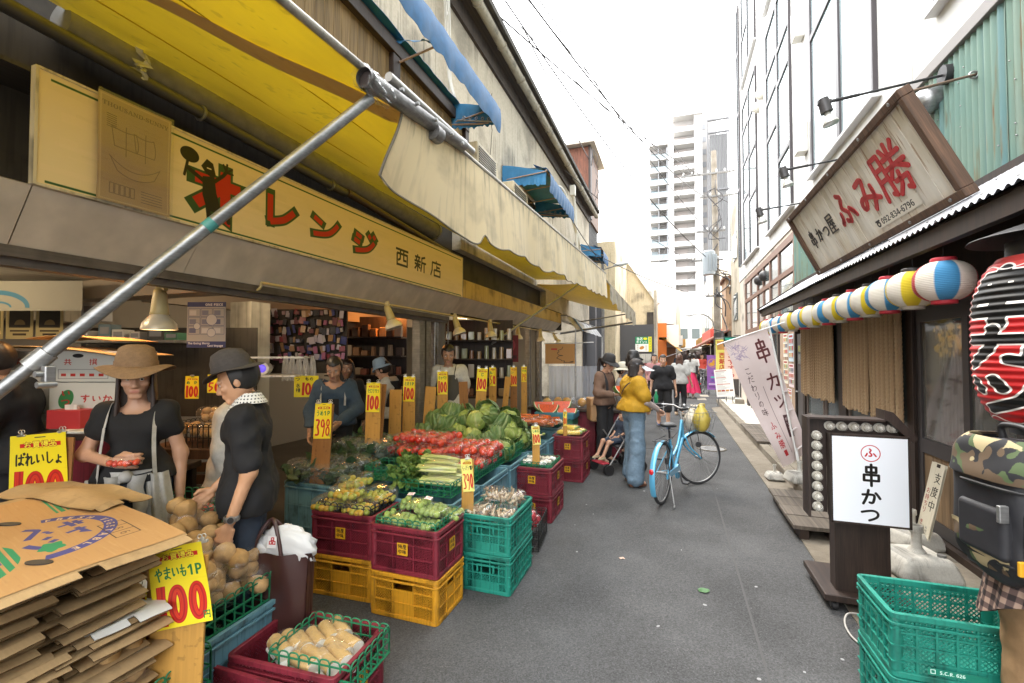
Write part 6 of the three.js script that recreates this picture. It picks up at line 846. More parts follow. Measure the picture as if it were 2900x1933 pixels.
// carrots, radishes, celery, corn, shallots, greens
{ const cone = (L, r0,s) => bake(bend(new THREE.CylinderGeometry(r0,r0 * .22,L, 12,10).rotateZ(PI / 2),(v) => { const k = 1 + .05 * Math.sin(v.x * 60 + s); v.y = v.y * k + .012 * Math.sin(v.x * 9 + s); v.z *= k; })),car = [cone(.19,.024,1),cone(.17,.022,2)],cm = [phys([.58,.12,.01],.4),phys([.52,.09,.008],.4)];
for (let i = 0; i < 16; i++) { const t = thing('carrot_bag','clear bag of orange carrots on the stall beyond the cabbages','carrots',[-2.0 + (i % 4) * .14 + rr(-.02,.02),.68 + (i > 7 ? .08 : 0),-6.1 + Math.floor(i / 4) * .21 + rr(-.03,.03)],rr(-.5,.5),'bags of carrots'); for (let k = 0; k < 4; k++) { const m = mesh('carrot',pick(car),pick(cm),t); m.position.set(rr(-.01,.01),.026 + (k > 2 ? .04 : 0),(k % 3 - 1) * .046); m.rotation.y = rr(-.15,.15) + (k % 2 ? PI : 0); } const f = mesh('film',filmG(.22,.09,.17,i + 3),P.film, t); f.position.y = .04; }
const dk = cone(.36,.034,4),dm = std([.68,.58,.34],.5); [[-1.86,.70,-5.15,.3],[-1.72,.685,-5.22,.2],[-1.9,.66,-5.3,.4],[-1.68,.66,-5.36,.1]].forEach(([x, y, z, a],i) => { const t = thing('white_radish','long pale white radish lying in front of the carrots','radish',[x, y, z],a + .1,'white radishes'); mesh('root',dk, dm, t); mesh('stub',[rod([.18,0,0],[.21,.008,0],.02,.012,8)],std([.3,.36,.1],.6),t); });
const wp = [[.55,.50,.40],[.60,.56,.46],[.45,.40,.30]].map((c) => std(c, .5)); for (let i = 0; i < 10; i++) bag('mushroom_pack','clear pack of pale mushrooms between carrots and watermelon','mushrooms','mushroom',F.plum, wp, 7,.13,.06,.1,[-2.05 + (i % 5) * .125,.62 + Math.floor(i / 5) * .035,-6.5 + Math.floor(i / 5) * .13],rr(0,1),'packs of pale mushrooms');
for (let i = 0; i < 4; i++) bag('white_pack','small white vegetable pack in the low green basket','vegetable pack','mushroom',F.plum, [P.foam, wp[1]],8,.14,.05,.11,[-1.39 + (i % 2) * .16,.525,-4.48 - Math.floor(i / 2) * .17],rr(0,1),'white packs on the maroon stack');
// celery: pale stalks towards the street, leaves inwards
const stalkM = std([.42,.47,.13],.45),stalkM2 = std([.54,.55,.22],.45),leafM = [[.075,.16,.03],[.11,.21,.04],[.16,.26,.05]].map((c) => phys(c, .55,{ transmission: .15,thickness: 0 }));
const lf = [0,1,2].map((s) => bake(sheet((u, v) => { const w = .03 * Math.sin(PI * Math.min(1,v * 1.05 + .02)) * (1 + .35 * Math.sin(v * 22 + s)); return V((u - .5) * 2 * w, .012 * Math.sin(v * 7 + s) + .01 * Math.abs(u - .5),v * .07); },5,8,0)));
[[-1.66,.63,-3.22,.25],[-1.66,.64,-3.36,.2],[-1.68,.63,-3.48,.1],[-1.74,.70,-3.30,.35],[-1.74,.70,-3.44,.15],[-1.84,.72,-3.56,.2]].forEach(([x, y, z, a],i) => { const t = thing('celery_bunch',['front bunch of celery with stalk ends by the street','second celery bunch from the front','back bunch of celery by the tomatoes','upper front celery bunch lying across the others','upper back celery bunch lying across the others','yellowish celery bunch nearest the tomato basket'][i],'celery',[x, y, z],a, 'bunches of celery'); for (let k = 0; k < 7; k++) { const q = k - 3; mesh('stalk',[tube([[.10,.005 * (k % 3),q * .011],[-.05,.01 + .012 * (k % 3),q * .014],[-.22,.03 + .01 * (k % 2),q * .024]],.0095,12,7)],k % 2 ? stalkM : stalkM2,t); } for (let k = 0; k < 34; k++) { const m = mesh('leaf',pick(lf),pick(leafM),t); m.position.set(rr(-.40,-.18),rr(-.02,.05),rr(-.09,.09)); m.rotation.set(rr(-.9,.5),-PI / 2 + rr(-1.3,1.3),rr(-.5,.5)); m.scale.setScalar(rr(.8,1.4)); } const f = mesh('film',filmG(.30,.075,.13,i + 20),P.film, t); f.position.set(-.05,.02,0); });
const kern = std([.62,.44,.05],.5),husk = std([.22,.32,.06],.6),cg = bake(bend(new THREE.CapsuleGeometry(.024,.13,6,14).rotateZ(PI / 2),(v) => { const k = 1 + .05 * Math.sin(v.x * 500) * Math.sin(Math.atan2(v.z, v.y) * 12); v.y *= k; v.z *= k; })); [[-1.36,.58,-5.95],[-1.24,.58,-5.95],[-1.36,.58,-6.15],[-1.22,.58,-6.15],[-1.3,.63,-6.05]].forEach(([x, y, z],i) => { const t = thing('corn_bag','clear bag of sweetcorn on the maroon crate stack','sweetcorn',[x, y, z],rr(-.5,.5),'bags of sweetcorn'); for (let k = 0; k < 3; k++) { const m = mesh('cob',cg, kern, t); m.position.set(0,.026,(k - 1) * .05); mesh('husk',[rod([.07,0,0],[.11,.005,0],.02,.008,8)],husk, m); } const f = mesh('film',filmG(.24,.07,.17,i),P.film, t); f.position.y = .03; });
const bulbG = bake(bend(new THREE.SphereGeometry(.010,8,8),(v) => { if (v.y > 0) { v.y *= 4.5; const k = 1 - .6 * Math.min(1,v.y / .045); v.x *= k; v.z *= k; } })),sm = [[.30,.21,.12],[.45,.36,.25],[.22,.15,.09],[.55,.46,.34]].map((c) => std(c, .7)); [[-1.32,.47,-3.05],[-1.14,.47,-3.05],[-1.30,.52,-3.30],[-1.15,.525,-3.26]].forEach(([x, y, z],i) => { const t = thing('shallot_pack',['front left clear pack of earthy shallots in the green crate','front right clear pack of earthy shallots in the green crate','back left clear pack of earthy shallots rising above the crate','back right clear pack of earthy shallots rising above the crate'][i],'shallots',[x, y, z],rr(-.3,.3),'packs of shallots'); for (let k = 0; k < 70; k++) { const m = mesh('shallot',bulbG, pick(sm),t); m.position.set(rr(-.075,.075),rr(.01,.065),rr(-.075,.075)); m.rotation.set(rr(0,6),rr(0,6),rr(0,6)); } const f = mesh('film',filmG(.19,.10,.2,i + 40),P.film, t); f.position.y = .045; });
const dg = [[.022,.055,.022],[.035,.075,.028],[.05,.095,.035]].map((c) => std(c, .5)); for (let i = 0; i < 18; i++) { const t = thing('greens_bag','glossy clear bag of dark leafy greens on the inner crates','leafy greens',[-3.08 + (i % 6) * .095 + rr(-.03,.03),.56 + Math.floor(i / 12) * .10,-3.15 - (Math.floor(i / 6) % 3) * .28 + rr(-.03,.03)],rr(0,3),'bags of dark greens'); for (let k = 0; k < 16; k++) { const m = mesh('leaf',pick(lf),pick(dg),t); m.position.set(rr(-.07,.07),rr(.02,.12),rr(-.1,.06)); m.rotation.set(rr(-1,.6),rr(0,6),rr(-.6,.6)); m.scale.setScalar(rr(1.2,2.1)); } const f = mesh('film',filmG(.20,.17,.24,i + 60),P.film, t); f.position.y = .08; f.rotation.x = rr(-.3,.3); }
for (let i = 0; i < 8; i++) { const t = thing('greens_bag','pale glinting clear bag of greens behind the celery board','leafy greens',[-3.15 + (i % 4) * .14,.56 + Math.floor(i / 4) * .08,-3.95 - Math.floor(i / 4) * .12],rr(0,3),'bags of pale greens'); for (let k = 0; k < 12; k++) { const m = mesh('leaf',pick(lf),pick(leafM),t); m.position.set(rr(-.07,.07),rr(.02,.12),rr(-.1,.06)); m.rotation.set(rr(-1,.6),rr(0,6),rr(-.6,.6)); m.scale.setScalar(rr(1.1,1.8)); } const f = mesh('film',filmG(.20,.17,.22,i + 80),P.film, t); f.position.y = .08; }
// watermelon wedges
const fl = std([.74,.09,.018],.35,{ map: rep(T.grain, .1) }),rind = std([.10,.20,.05],.5),wh = std([.66,.66,.48],.5); const half = (r0,r1,t) => { const s = new THREE.Shape(); s.absarc(0,0,r1,PI, 2 * PI, false); s.lineTo(r0,0); s.absarc(0,0,r0,2 * PI, PI, true); return new THREE.ExtrudeGeometry(s, { depth: t, bevelEnabled: false, curveSegments: 20 }).translate(0,0,-t / 2); },disc = (() => { const s = new THREE.Shape(); s.absarc(0,0,.136,PI, 2 * PI, false); return new THREE.ExtrudeGeometry(s, { depth: .1,bevelEnabled: false, curveSegments: 20 }).translate(0,0,-.05); })(),wg = [bake(disc),bake(half(.1362,.146,.1)),bake(half(.1462,.156,.102))];
[[-1.50,.82,-6.72,.15],[-1.76,.87,-6.66,.1],[-1.88,.89,-6.80,.3],[-1.62,.90,-6.88,.2]].forEach(([x, y, z, a],i) => { const t = thing('watermelon_wedge',['cut watermelon wedge nearest the street','cut watermelon wedge in the front middle','cut watermelon wedge at the back left','cut watermelon wedge at the back right'][i],'watermelon',[x, y, z],a, 'cut watermelon wedges'); t.rotation.x = -.35; t.rotation.order = 'YXZ'; mesh('flesh',wg[0],fl, t); mesh('white_rind',wg[1],wh, t); mesh('rind',wg[2],rind, t); const sd = []; for (let k = 0; k < 12; k++) { const q = rr(PI, 2 * PI),r = rr(.03,.11); sd.push(ball(.004,r * Math.cos(q),r * Math.sin(q),.0505,6,4)); } mesh('seeds',sd, M.black, t); });
const tb = thing('blue_tray','blue tray and green carton under the watermelon wedges','tray',[-1.66,.565,-6.78]); mesh('tray',[rbox(.6,.10,.45,0,.16,0,.02)],std([.03,.16,.22],.5),tb); mesh('carton',[rbox(.56,.11,.42,0,.055,0,.004)],std([.03,.13,.08],.7),tb);
for (let i = 0; i < 6; i++) bag('melon_box','clear box of round tan melons beside the watermelon','melons','melon',[F.onion[0]],[phys([.42,.22,.05],.5),phys([.5,.3,.1],.5)],1,.16,.15,.16,[-1.95 + i * .19,.78,-7.3 - (i % 2) * .05],0,'boxed melons',2.0);
const tb2 = thing('display_table','dark table with maroon side under the boxed melons','table',[-1.5,0,-7.5]); mesh('top',[rbox(1.5,.05,.7,0,.75,0,.01)],M.darkWood, tb2); for (let i = 0; i < 4; i++) mesh('side_panel',[rbox(.35,.7,.5,-.55 + i * .36,.37,0,.02)],P.maroon, tb2);
}
// ---------- price boards ----------
function priceBoard(label, pos, top, w, turn, card, cw, chh, o = {}) {
const t = thing('price_board',label, 'price board',pos, turn),h = top - pos[1]; t.rotation.order = 'YXZ'; t.rotation.x = -.05 + (o.lean ?? 0); t.rotation.z = o.roll ?? 0;
mesh('board',[rbox(w, h, .012,0,h / 2,0,.003)],o.dark ? P.boardDark : P.board, t);
if (o.back) { const b = mesh('prop_board',[rbox(w, h, .01,0,h / 2,0,.003)],P.boardDark, t); b.rotation.x = -.14; b.position.z = -.02; }
if (card) { const c = mesh('card',[plate(cw, chh, card, .0015,.006)],card.mat, t, true); c.position.set(o.cx ?? 0,h - chh / 2 + (o.up ?? .01),.013); c.rotation.z = o.tilt ?? rr(-.04,.04); const tl = c.rotation.z;
for (const s of cw > .1 ? [-.36,.36] : [0]) { const k = mesh('clip',[rbox(.042,.012,.014,0,0,0,.003),new THREE.TorusGeometry(.009,.002,6,12).translate(-.008,.020,0),new THREE.TorusGeometry(.009,.002,6,12).translate(.008,.020,0),rbox(.012,.014,.008,0,.01,0,.002)],P.clip, t); k.position.set((o.cx ?? 0) + s * cw, h + (o.up ?? .01) + s * cw * Math.sin(tl),.012); k.rotation.z = tl; } }
return t;
}
const FR = { w: 330,h: 460,digH: .52,digY: .46,nameY: .235,nameH: .18 };
priceBoard('tan board with yellow card for mountain yam, red figures 100',[-1.845,.04,-1.25],.85,.235,.33,priceCard('やまいも1P','100',{ ...FR, top: .08 }),.222,.305,{ tilt: .2,up: .04,cx: .02 });
priceBoard('board with yellow potato card beside the flattened cartons',[-3.17,.55,-1.45],1.20,.33,.33,priceCard('ばれいしょ','100',{ ...FR, ink: INK.black }),.305,.40,{ tilt: .09,up: .02,dark: true });
priceBoard('half hidden board with a yellow card left of the mountain yam board',[-1.98,.04,-1.20],.72,.1,.33,priceCard('か','100',{ w: 100,h: 300 }),.085,.30,{ dark: true });
priceBoard('tan board with yellow plum card showing red 398',[-2.815,.55,-3.10],1.215,.167,.22,priceCard('うめ1P','398',{ w: 190,h: 370 }),.152,.30,{ tilt: .03,lean: -.08,dark: true });
priceBoard('tan board with celery card showing red 100',[-2.745,.55,-3.72],1.355,.152,.22,priceCard('セロリ1つ','100',{ w: 190,h: 370 }),.138,.285,{ back: true });
const bt = (label, x, z, top, w, card, cw, chh, o) => priceBoard(label, [x, .56,z],top, w, .3,card, cw, chh, o);
bt('blank tan board between the celery and tomato boards',-2.87,-4.28,1.25,.135,null, 0,0,{ lean: -.03 }); bt('tan board with tomato card showing red 100',-2.85,-4.53,1.372,.142,priceCard('とま1P','100',{ w: 160,h: 330 }),.132,.285,{}); bt('blank tan board in front of the wide grey post',-2.78,-4.82,1.25,.13,null, 0,0,{ lean: -.06,roll: -.05 }); bt('tan board with cabbage card in front of the clerk',-2.66,-4.98,1.42,.13,priceCard('キャベツ','100',{ w: 150,h: 330 }),.122,.285,{});
bt('plain tan board left of the carrot card',-2.40,-5.1,1.30,.11,null, 0,0,{ dark: true, roll: .05 }); bt('tan board with carrot card showing red 100 past the clerk',-2.27,-5.2,1.455,.13,priceCard('にじん','100',{ w: 150,h: 330 }),.13,.285,{ roll: -.05 }); bt('tan board with narrow card showing red 50',-2.35,-5.86,1.447,.1,priceCard('ねぎ','50',{ w: 110,h: 300 }),.085,.26,{ back: true }); bt('blank leaning tan board right of the 50 card',-2.28,-6.07,1.32,.08,null, 0,0,{ roll: -.1 }); bt('dark board with orange figured card by the slim post',-2.22,-6.38,1.436,.1,priceCard('しいたけ','100',{ w: 120,h: 320,paper: '#dcb018' }),.096,.285,{ dark: true }); bt('farthest tan board with card showing 398',-2.16,-6.69,1.437,.09,priceCard('すいか','398',{ w: 110,h: 300 }),.078,.24,{ back: true });
priceBoard('narrow board with pickling shallot card in the green crate',[-1.405,.34,-3.02],.875,.088,.3,priceCard('らっきう1P','390',{ w: 120,h: 330,ink: INK.black, paper: '#e3d873' }),.082,.235,{ tilt: .1 });
priceBoard('narrow board with mushroom card in the maroon crate stack',[-1.30,.52,-4.42],.91,.075,.3,priceCard('しめじ','100',{ w: 110,h: 300,paper: '#e3d873' }),.08,.19,{ tilt: .1 });
priceBoard('small narrow card stuck in the sweetcorn crate',[-1.32,.58,-5.82],.89,.05,.3,priceCard('き','100',{ w: 80,h: 260,paper: '#e3cf50' }),.048,.19,{});
function hung(label, x, y, z, w, h, card, turn = .3) { const t = thing('price_card',label, 'price card',[x, y, z],turn),m = mesh('card',[plate(w, h, card, .002,.004)],card.mat, t, true); m.position.set(0,0,0); mesh('clip',[rbox(.03,.012,.014,0,h / 2 + .004,.002,.003)],P.clip, t); return t; }
hung('yellow card with red 100 above the onion basket',-3.72,1.37,-2.66,.115,.185,priceCard('めーか','100',{ w: 140,h: 220 })); hung('half hidden yellow card with red 50 behind the grey hat',-3.55,1.4,-2.72,.11,.15,priceCard('か','50',{ w: 120,h: 170 }));
hung('wide yellow card with black pickles lettering and red 100',-3.55,1.31,-3.72,.245,.22,print(250,225,(c, w, h) => { c.fillStyle = '#e0cd1c'; c.fillRect(0,0,w, h); words(c, 'つけもの',14,12,44,{ w: .13,cap: 'round' }); words(c, '各種',18,80,46,{ v: true, w: .1 }); c.strokeStyle = '#b3140c'; c.lineWidth = 24; c.beginPath(); c.moveTo(96,72); c.lineTo(90,206); c.stroke(); for (const x of [142,208]) { c.lineWidth = 22; c.beginPath(); c.ellipse(x, 140,21,52,0,0,7); c.stroke(); } }),.4);

// ---------- flattened cartons ----------
{
const kraft = (k) => std(mul([.50,.335,.165],k),.85,{ map: rep(T.card, .9) });
const mats = [kraft(1),kraft(.92),kraft(1.06),kraft(.85)];
const r = print(1000,640,(c, w, h) => { // printed cabbage carton seen from the reader's side
c.fillStyle = '#b98f5c'; c.fillRect(0,0,w, h); for (let i = 0; i < 500; i++) { c.fillStyle = rnd() < .5 ? 'rgba(255,225,170,.05)' : 'rgba(90,60,20,.04)'; c.fillRect(rnd() * w, rnd() * h, 10 + rnd() * 120,1 + rnd() * 5); }
const G = '#2f8a5c',U = '#4b4a86'; c.translate(20,-95); c.fillStyle = G; for (let i = 0; i < 5; i++) { c.beginPath(); c.ellipse(70,250,150 - i * 22,130,0,-PI, 0); c.rect(0,0,0,0); } c.save(); c.beginPath(); c.ellipse(120,300,150,110,0,PI, 2 * PI); c.clip(); for (let i = 0; i < 5; i++) c.fillRect(0,195 + i * 24,300,16); c.restore();
c.save(); c.beginPath(); c.ellipse(640,640,200,150,0,PI, 2 * PI); c.clip(); for (let i = 0; i < 6; i++) c.fillRect(420,495 + i * 26,430,17); c.restore(); c.fillStyle = G; c.fillRect(400,585,160,55); c.fillStyle = U; c.fillRect(470,540,230,46); words(c, '高冷地特産',480,545,[38,36],{ w: .1,color: '#d8b98a',gap: 1.12 });
c.strokeStyle = U; c.lineWidth = 44; c.beginPath(); c.ellipse(560,400,220,190,.1,PI * 1.02,PI * 2.05); c.stroke(); c.save(); c.translate(560,400); 'FRESH VEGETABLE'.split('').forEach((ch, i) => { const a = PI * 1.09 + i * .193; c.save(); c.translate(Math.cos(a) * 218,Math.sin(a) * 188); c.rotate(a + PI / 2); c.fillStyle = '#d8b98a'; c.font = 'bold 38px sans-serif'; c.textAlign = 'center'; c.fillText(ch, 0,14); c.restore(); }); c.restore();
words(c, 'キャ',420,260,[118,96],{ w: .2,color: U, gap: .95 }); words(c, 'ベツ',400,365,[160,110],{ w: .2,color: U, gap: 1.0 });
c.fillStyle = G; c.beginPath(); for (let i = 0; i <= 20; i++) { const a = i / 20 * 2 * PI, q = 34 + 6 * Math.sin(a * 5); c.lineTo(690 + q * 1.3 * Math.cos(a),415 + q * Math.sin(a)); } c.fill();
c.strokeStyle = '#4a3a30'; c.lineWidth = 4; c.translate(-150,110); c.strokeRect(760,70,190,80); c.beginPath(); c.moveTo(823,70); c.lineTo(823,150); c.moveTo(886,70); c.lineTo(886,150); c.stroke(); c.fillStyle = '#4a3a30'; c.font = '44px sans-serif'; c.fillText('10',768,126); c.fillText('8',843,126); c.fillText('6',905,126);
},{ rough: .85 });
const A = V(-1.76,.955,-1.13),ex = V(-.97,0,-.23).normalize(),ez = V(.05,0,1).normalize();
const sheetAt = (y, w, d, ox, oz, turn, wav, s, mat, pr) => { const t = thing('flat_carton',pr ? 'flattened brown cabbage carton with purple and green print on top of the pile' : 'flattened brown carton in the ' + (y > .78 ? 'upper' : y > .58 ? 'middle' : 'lower') + ' part of the pile','cardboard',[A.x + ox, y, A.z + oz],turn, pr ? undefined : 'flattened cartons in the pile'); const f = (u, v) => { const x = -w * (1 - u),z = d * v - .12; return V(x, wav * (Math.sin(u * 5 + s) * .5 + Math.sin(v * 7 + s * 2) * .4 + .4 * Math.sin(u * 11 + v * 3)) - .02 * (1 - u) * wav * 20 * .1,z + .24 * x); }; const g = sheet(f, 24,16,.007); mesh('board',[g],mat, t); mesh('flap',[sheet((u, v) => { const p = f(1 - .004,v * .42 + .02); p.x += .05 * u; p.y += .002 - .012 * u * u; return p; },6,8,.006)],mat, t); mesh('flap',[sheet((u, v) => { const p = f(1 - .004,v * .42 + .52); p.x += .03 * u; p.y += .001 - .014 * u; return p; },6,8,.006)],mat, t); if (pr) { const top = onto(sheet((u, v) => f(u * .94 + .05,1 - v).add(V(0,.006,0)),24,16,0),pr); mesh('print',[top],pr.mat, t, true); for (const [hx, hz] of [[-.20,.27],[-.76,.24]]) { const p = mesh('hand_hole',[place(new THREE.CylinderGeometry(.02,.02,.004,18),[0,0,0],0,0,0,[2.3,1,.9])],M.black, t); const q = f(1 + hx / w, (hz + .12) / d); p.position.set(q.x, q.y + .009,q.z); p.rotation.y = .3; } } return t; };
let y = .40; for (let i = 0; i < 30; i++) { sheetAt(y, rr(.9,1.1),.6,rr(-.24,-.10),rr(-.02,.10),rr(-.06,.10),rr(.002,.008),i * 1.7,mats[i % 4]); y += rr(.014,.021); }
sheetAt(.958,1.12,.66,.0,.0,.0,.010,2.2,mats[0],r);
const w = sheetAt(.972,.7,.26,-.66,-.28,.25,.018,5,mats[2]); tag(w, 'torn crumpled carton flap lying at the back of the pile',null, null); delete w.userData.group; const ws = sheetAt(.68,.4,.25,-.12,.0,-.1,.006,3,std([.7,.7,.68],.8)); ws.userData.label = 'white paper sheet sticking out of the carton pile'; delete ws.userData.group; void ex; void ez;
const ct = thing('carton_support','upright carton stack base hidden under the flattened cartons','carton',[-2.25,0,-.95]); mesh('side',[rbox(.75,.4,.5,0,.2,0,.004)],mats[3],ct);
}
// ---------- people ----------
function iso(f, lo, hi, c) { // surface nets over a box, cell size c
const nx = Math.ceil((hi[0] - lo[0]) / c) + 1,ny = Math.ceil((hi[1] - lo[1]) / c) + 1,nz = Math.ceil((hi[2] - lo[2]) / c) + 1,F = new Float32Array(nx * ny * nz),id = new Int32Array(nx * ny * nz).fill(-1),pos = [],idx = [],at = (i, j, k) => (k * ny + j) * nx + i;
for (let k = 0; k < nz; k++) for (let j = 0; j < ny; j++) for (let i = 0; i < nx; i++) F[at(i, j, k)] = f(lo[0] + i * c, lo[1] + j * c, lo[2] + k * c);
const E = [[0,1],[2,3],[4,5],[6,7],[0,2],[1,3],[4,6],[5,7],[0,4],[1,5],[2,6],[3,7]],q = new Float32Array(8);
for (let k = 0; k < nz - 1; k++) for (let j = 0; j < ny - 1; j++) for (let i = 0; i < nx - 1; i++) {
let m = 0; for (let n = 0; n < 8; n++) { q[n] = F[at(i + (n & 1),j + ((n >> 1) & 1),k + (n >> 2))]; if (q[n] < 0) m++; }
if (!m || m === 8) continue; let x = 0,y = 0,z = 0,s = 0;
for (const [a, b] of E) { if ((q[a] < 0) === (q[b] < 0)) continue; const t = q[a] / (q[a] - q[b]); x += (a & 1) + t * ((b & 1) - (a & 1)); y += ((a >> 1) & 1) + t * (((b >> 1) & 1) - ((a >> 1) & 1)); z += (a >> 2) + t * ((b >> 2) - (a >> 2)); s++; }
id[at(i, j, k)] = pos.length / 3; pos.push(lo[0] + (i + x / s) * c, lo[1] + (j + y / s) * c, lo[2] + (k + z / s) * c);
}
const face = (a, b, d, e, flip) => { if (a < 0 || b < 0 || d < 0 || e < 0) return; if (flip) idx.push(a, d, b, a, e, d); else idx.push(a, b, d, a, d, e); };
for (let k = 1; k < nz - 1; k++) for (let j = 1; j < ny - 1; j++) for (let i = 1; i < nx - 1; i++) { const v = F[at(i, j, k)] < 0;
if (v !== F[at(i + 1,j, k)] < 0) face(id[at(i, j - 1,k - 1)],id[at(i, j, k - 1)],id[at(i, j, k)],id[at(i, j - 1,k)],!v);
if (v !== F[at(i, j + 1,k)] < 0) face(id[at(i - 1,j, k - 1)],id[at(i - 1,j, k)],id[at(i, j, k)],id[at(i, j, k - 1)],!v);
if (v !== F[at(i, j, k + 1)] < 0) face(id[at(i - 1,j - 1,k)],id[at(i, j - 1,k)],id[at(i, j, k)],id[at(i - 1,j, k)],!v); }
const g = new THREE.BufferGeometry(); g.setAttribute('position',new THREE.Float32BufferAttribute(pos, 3)); g.setIndex(idx); g.computeVertexNormals(); return g;
}
const cap = (a, b, ra, rb = ra, k) => ({ a, b, ra, rb, k });
function field(prims, k = .03) {
const P2 = prims.map((p) => { const d = [p.b[0] - p.a[0],p.b[1] - p.a[1],p.b[2] - p.a[2]]; return [p.a[0],p.a[1],p.a[2],d[0],d[1],d[2],d[0] ** 2 + d[1] ** 2 + d[2] ** 2 || 1e-9,p.ra, p.rb - p.ra]; });
return (x, y, z) => { let r = 9; for (const p of P2) { const ux = x - p[0],uy = y - p[1],uz = z - p[2]; let t = (ux * p[3] + uy * p[4] + uz * p[5]) / p[6]; t = t < 0 ? 0 : t > 1 ? 1 : t; const dx = ux - t * p[3],dy = uy - t * p[4],dz = uz - t * p[5],d = Math.sqrt(dx * dx + dy * dy + dz * dz) - p[7] - t * p[8]; const h = k - Math.abs(r - d); r = Math.min(r, d) - (h > 0 ? h * h / (4 * k) : 0); } return r; };
}
function bounds(prims, m) { const lo = [9,9,9],hi = [-9,-9,-9]; for (const p of prims) for (const [q, r] of [[p.a, p.ra],[p.b, p.rb]]) for (let i = 0; i < 3; i++) { lo[i] = Math.min(lo[i],q[i] - r - m); hi[i] = Math.max(hi[i],q[i] + r + m); } return [lo, hi]; }
const mid = (a, b, t) => [lerp(a[0],b[0],t),lerp(a[1],b[1],t),lerp(a[2],b[2],t)];
// hand: wrist at the origin, fingers along +y, thumb towards +x, palm facing +z
const handCache = {};
function handGeo(curl, c = .0042) {
const key = curl + '_' + c; if (handCache[key]) return handCache[key]; const p = [cap([-.022,.03,0],[-.026,.082,.004],.014),cap([0,.02,0],[0,.086,0],.0155),cap([.02,.03,0],[.026,.082,.002],.0145),cap([0,-.02,0],[0,.03,0],.021,.019)];
[[.030,.069],[.010,.077],[-.011,.071],[-.030,.056]].forEach(([x, L2],i) => { let q = [x, .086,0],a = curl * .5 + i * .05; [.45,.31,.24].forEach((s, j) => { const e = [q[0] + x * .06,q[1] + L2 * s * Math.cos(a),q[2] + L2 * s * Math.sin(a)]; p.push(cap(q, e, .0094 - j * .0008,.0088 - j * .0009)); q = e; a += curl; }); });
p.push(cap([.020,.022,.006],[.044,.052,.018],.0125,.0105),cap([.044,.052,.018],[.046 - curl * .008,.078,.022 + curl * .012],.0102,.0082));
const [lo, hi] = bounds(p, .012); return (handCache[key] = iso(field(p, .010),lo, hi, c));
}
function headGeo(c, o) { // centre of the skull at the origin, face towards +z
const el = (x, y, z, a, b, d) => { const q = Math.sqrt((x / a) ** 2 + (y / b) ** 2 + (z / d) ** 2); return (q - 1) * Math.min(a, b, d); },sm = (a, b, k) => { const h = Math.max(0,k - Math.abs(a - b)); return Math.min(a, b) - h * h / (4 * k); },jaw = o.w ? .050 : .056;
const feat = field([cap([0,-.005,.092],[0,-.042,.108],.008,.013),cap([-.014,-.046,.096],[.014,-.046,.096],.009),cap([-.05,.012,.078],[.05,.012,.078],.012),cap([-.020,-.071,.086],[.020,-.071,.086],.0075),cap([-.016,-.079,.085],[.016,-.079,.085],.008),cap([-.016,-.105,.07],[.016,-.105,.07],.018),cap([-.045,-.03,.066],[.045,-.03,.066],.02)],.014);
const f = (x, y, z) => { let d = sm(el(x, y - .02,z + .008,.076,.098,.096),el(x, y + .062,z - .022,jaw, .062,.066),.04); d = sm(d, feat(x, y, z),.012); const ax = Math.abs(x); d = Math.max(d, .013 - Math.hypot(ax - .031,y + .004,z - .092) + .001); d = sm(d, el(ax - .077,y + .012,z + .008,.010,.032,.019),.008); return d; };
return iso(f, [-.1,-.14,-.125],[.1,.135,.135],c);
}
const SKIN = [.50,.285,.185];
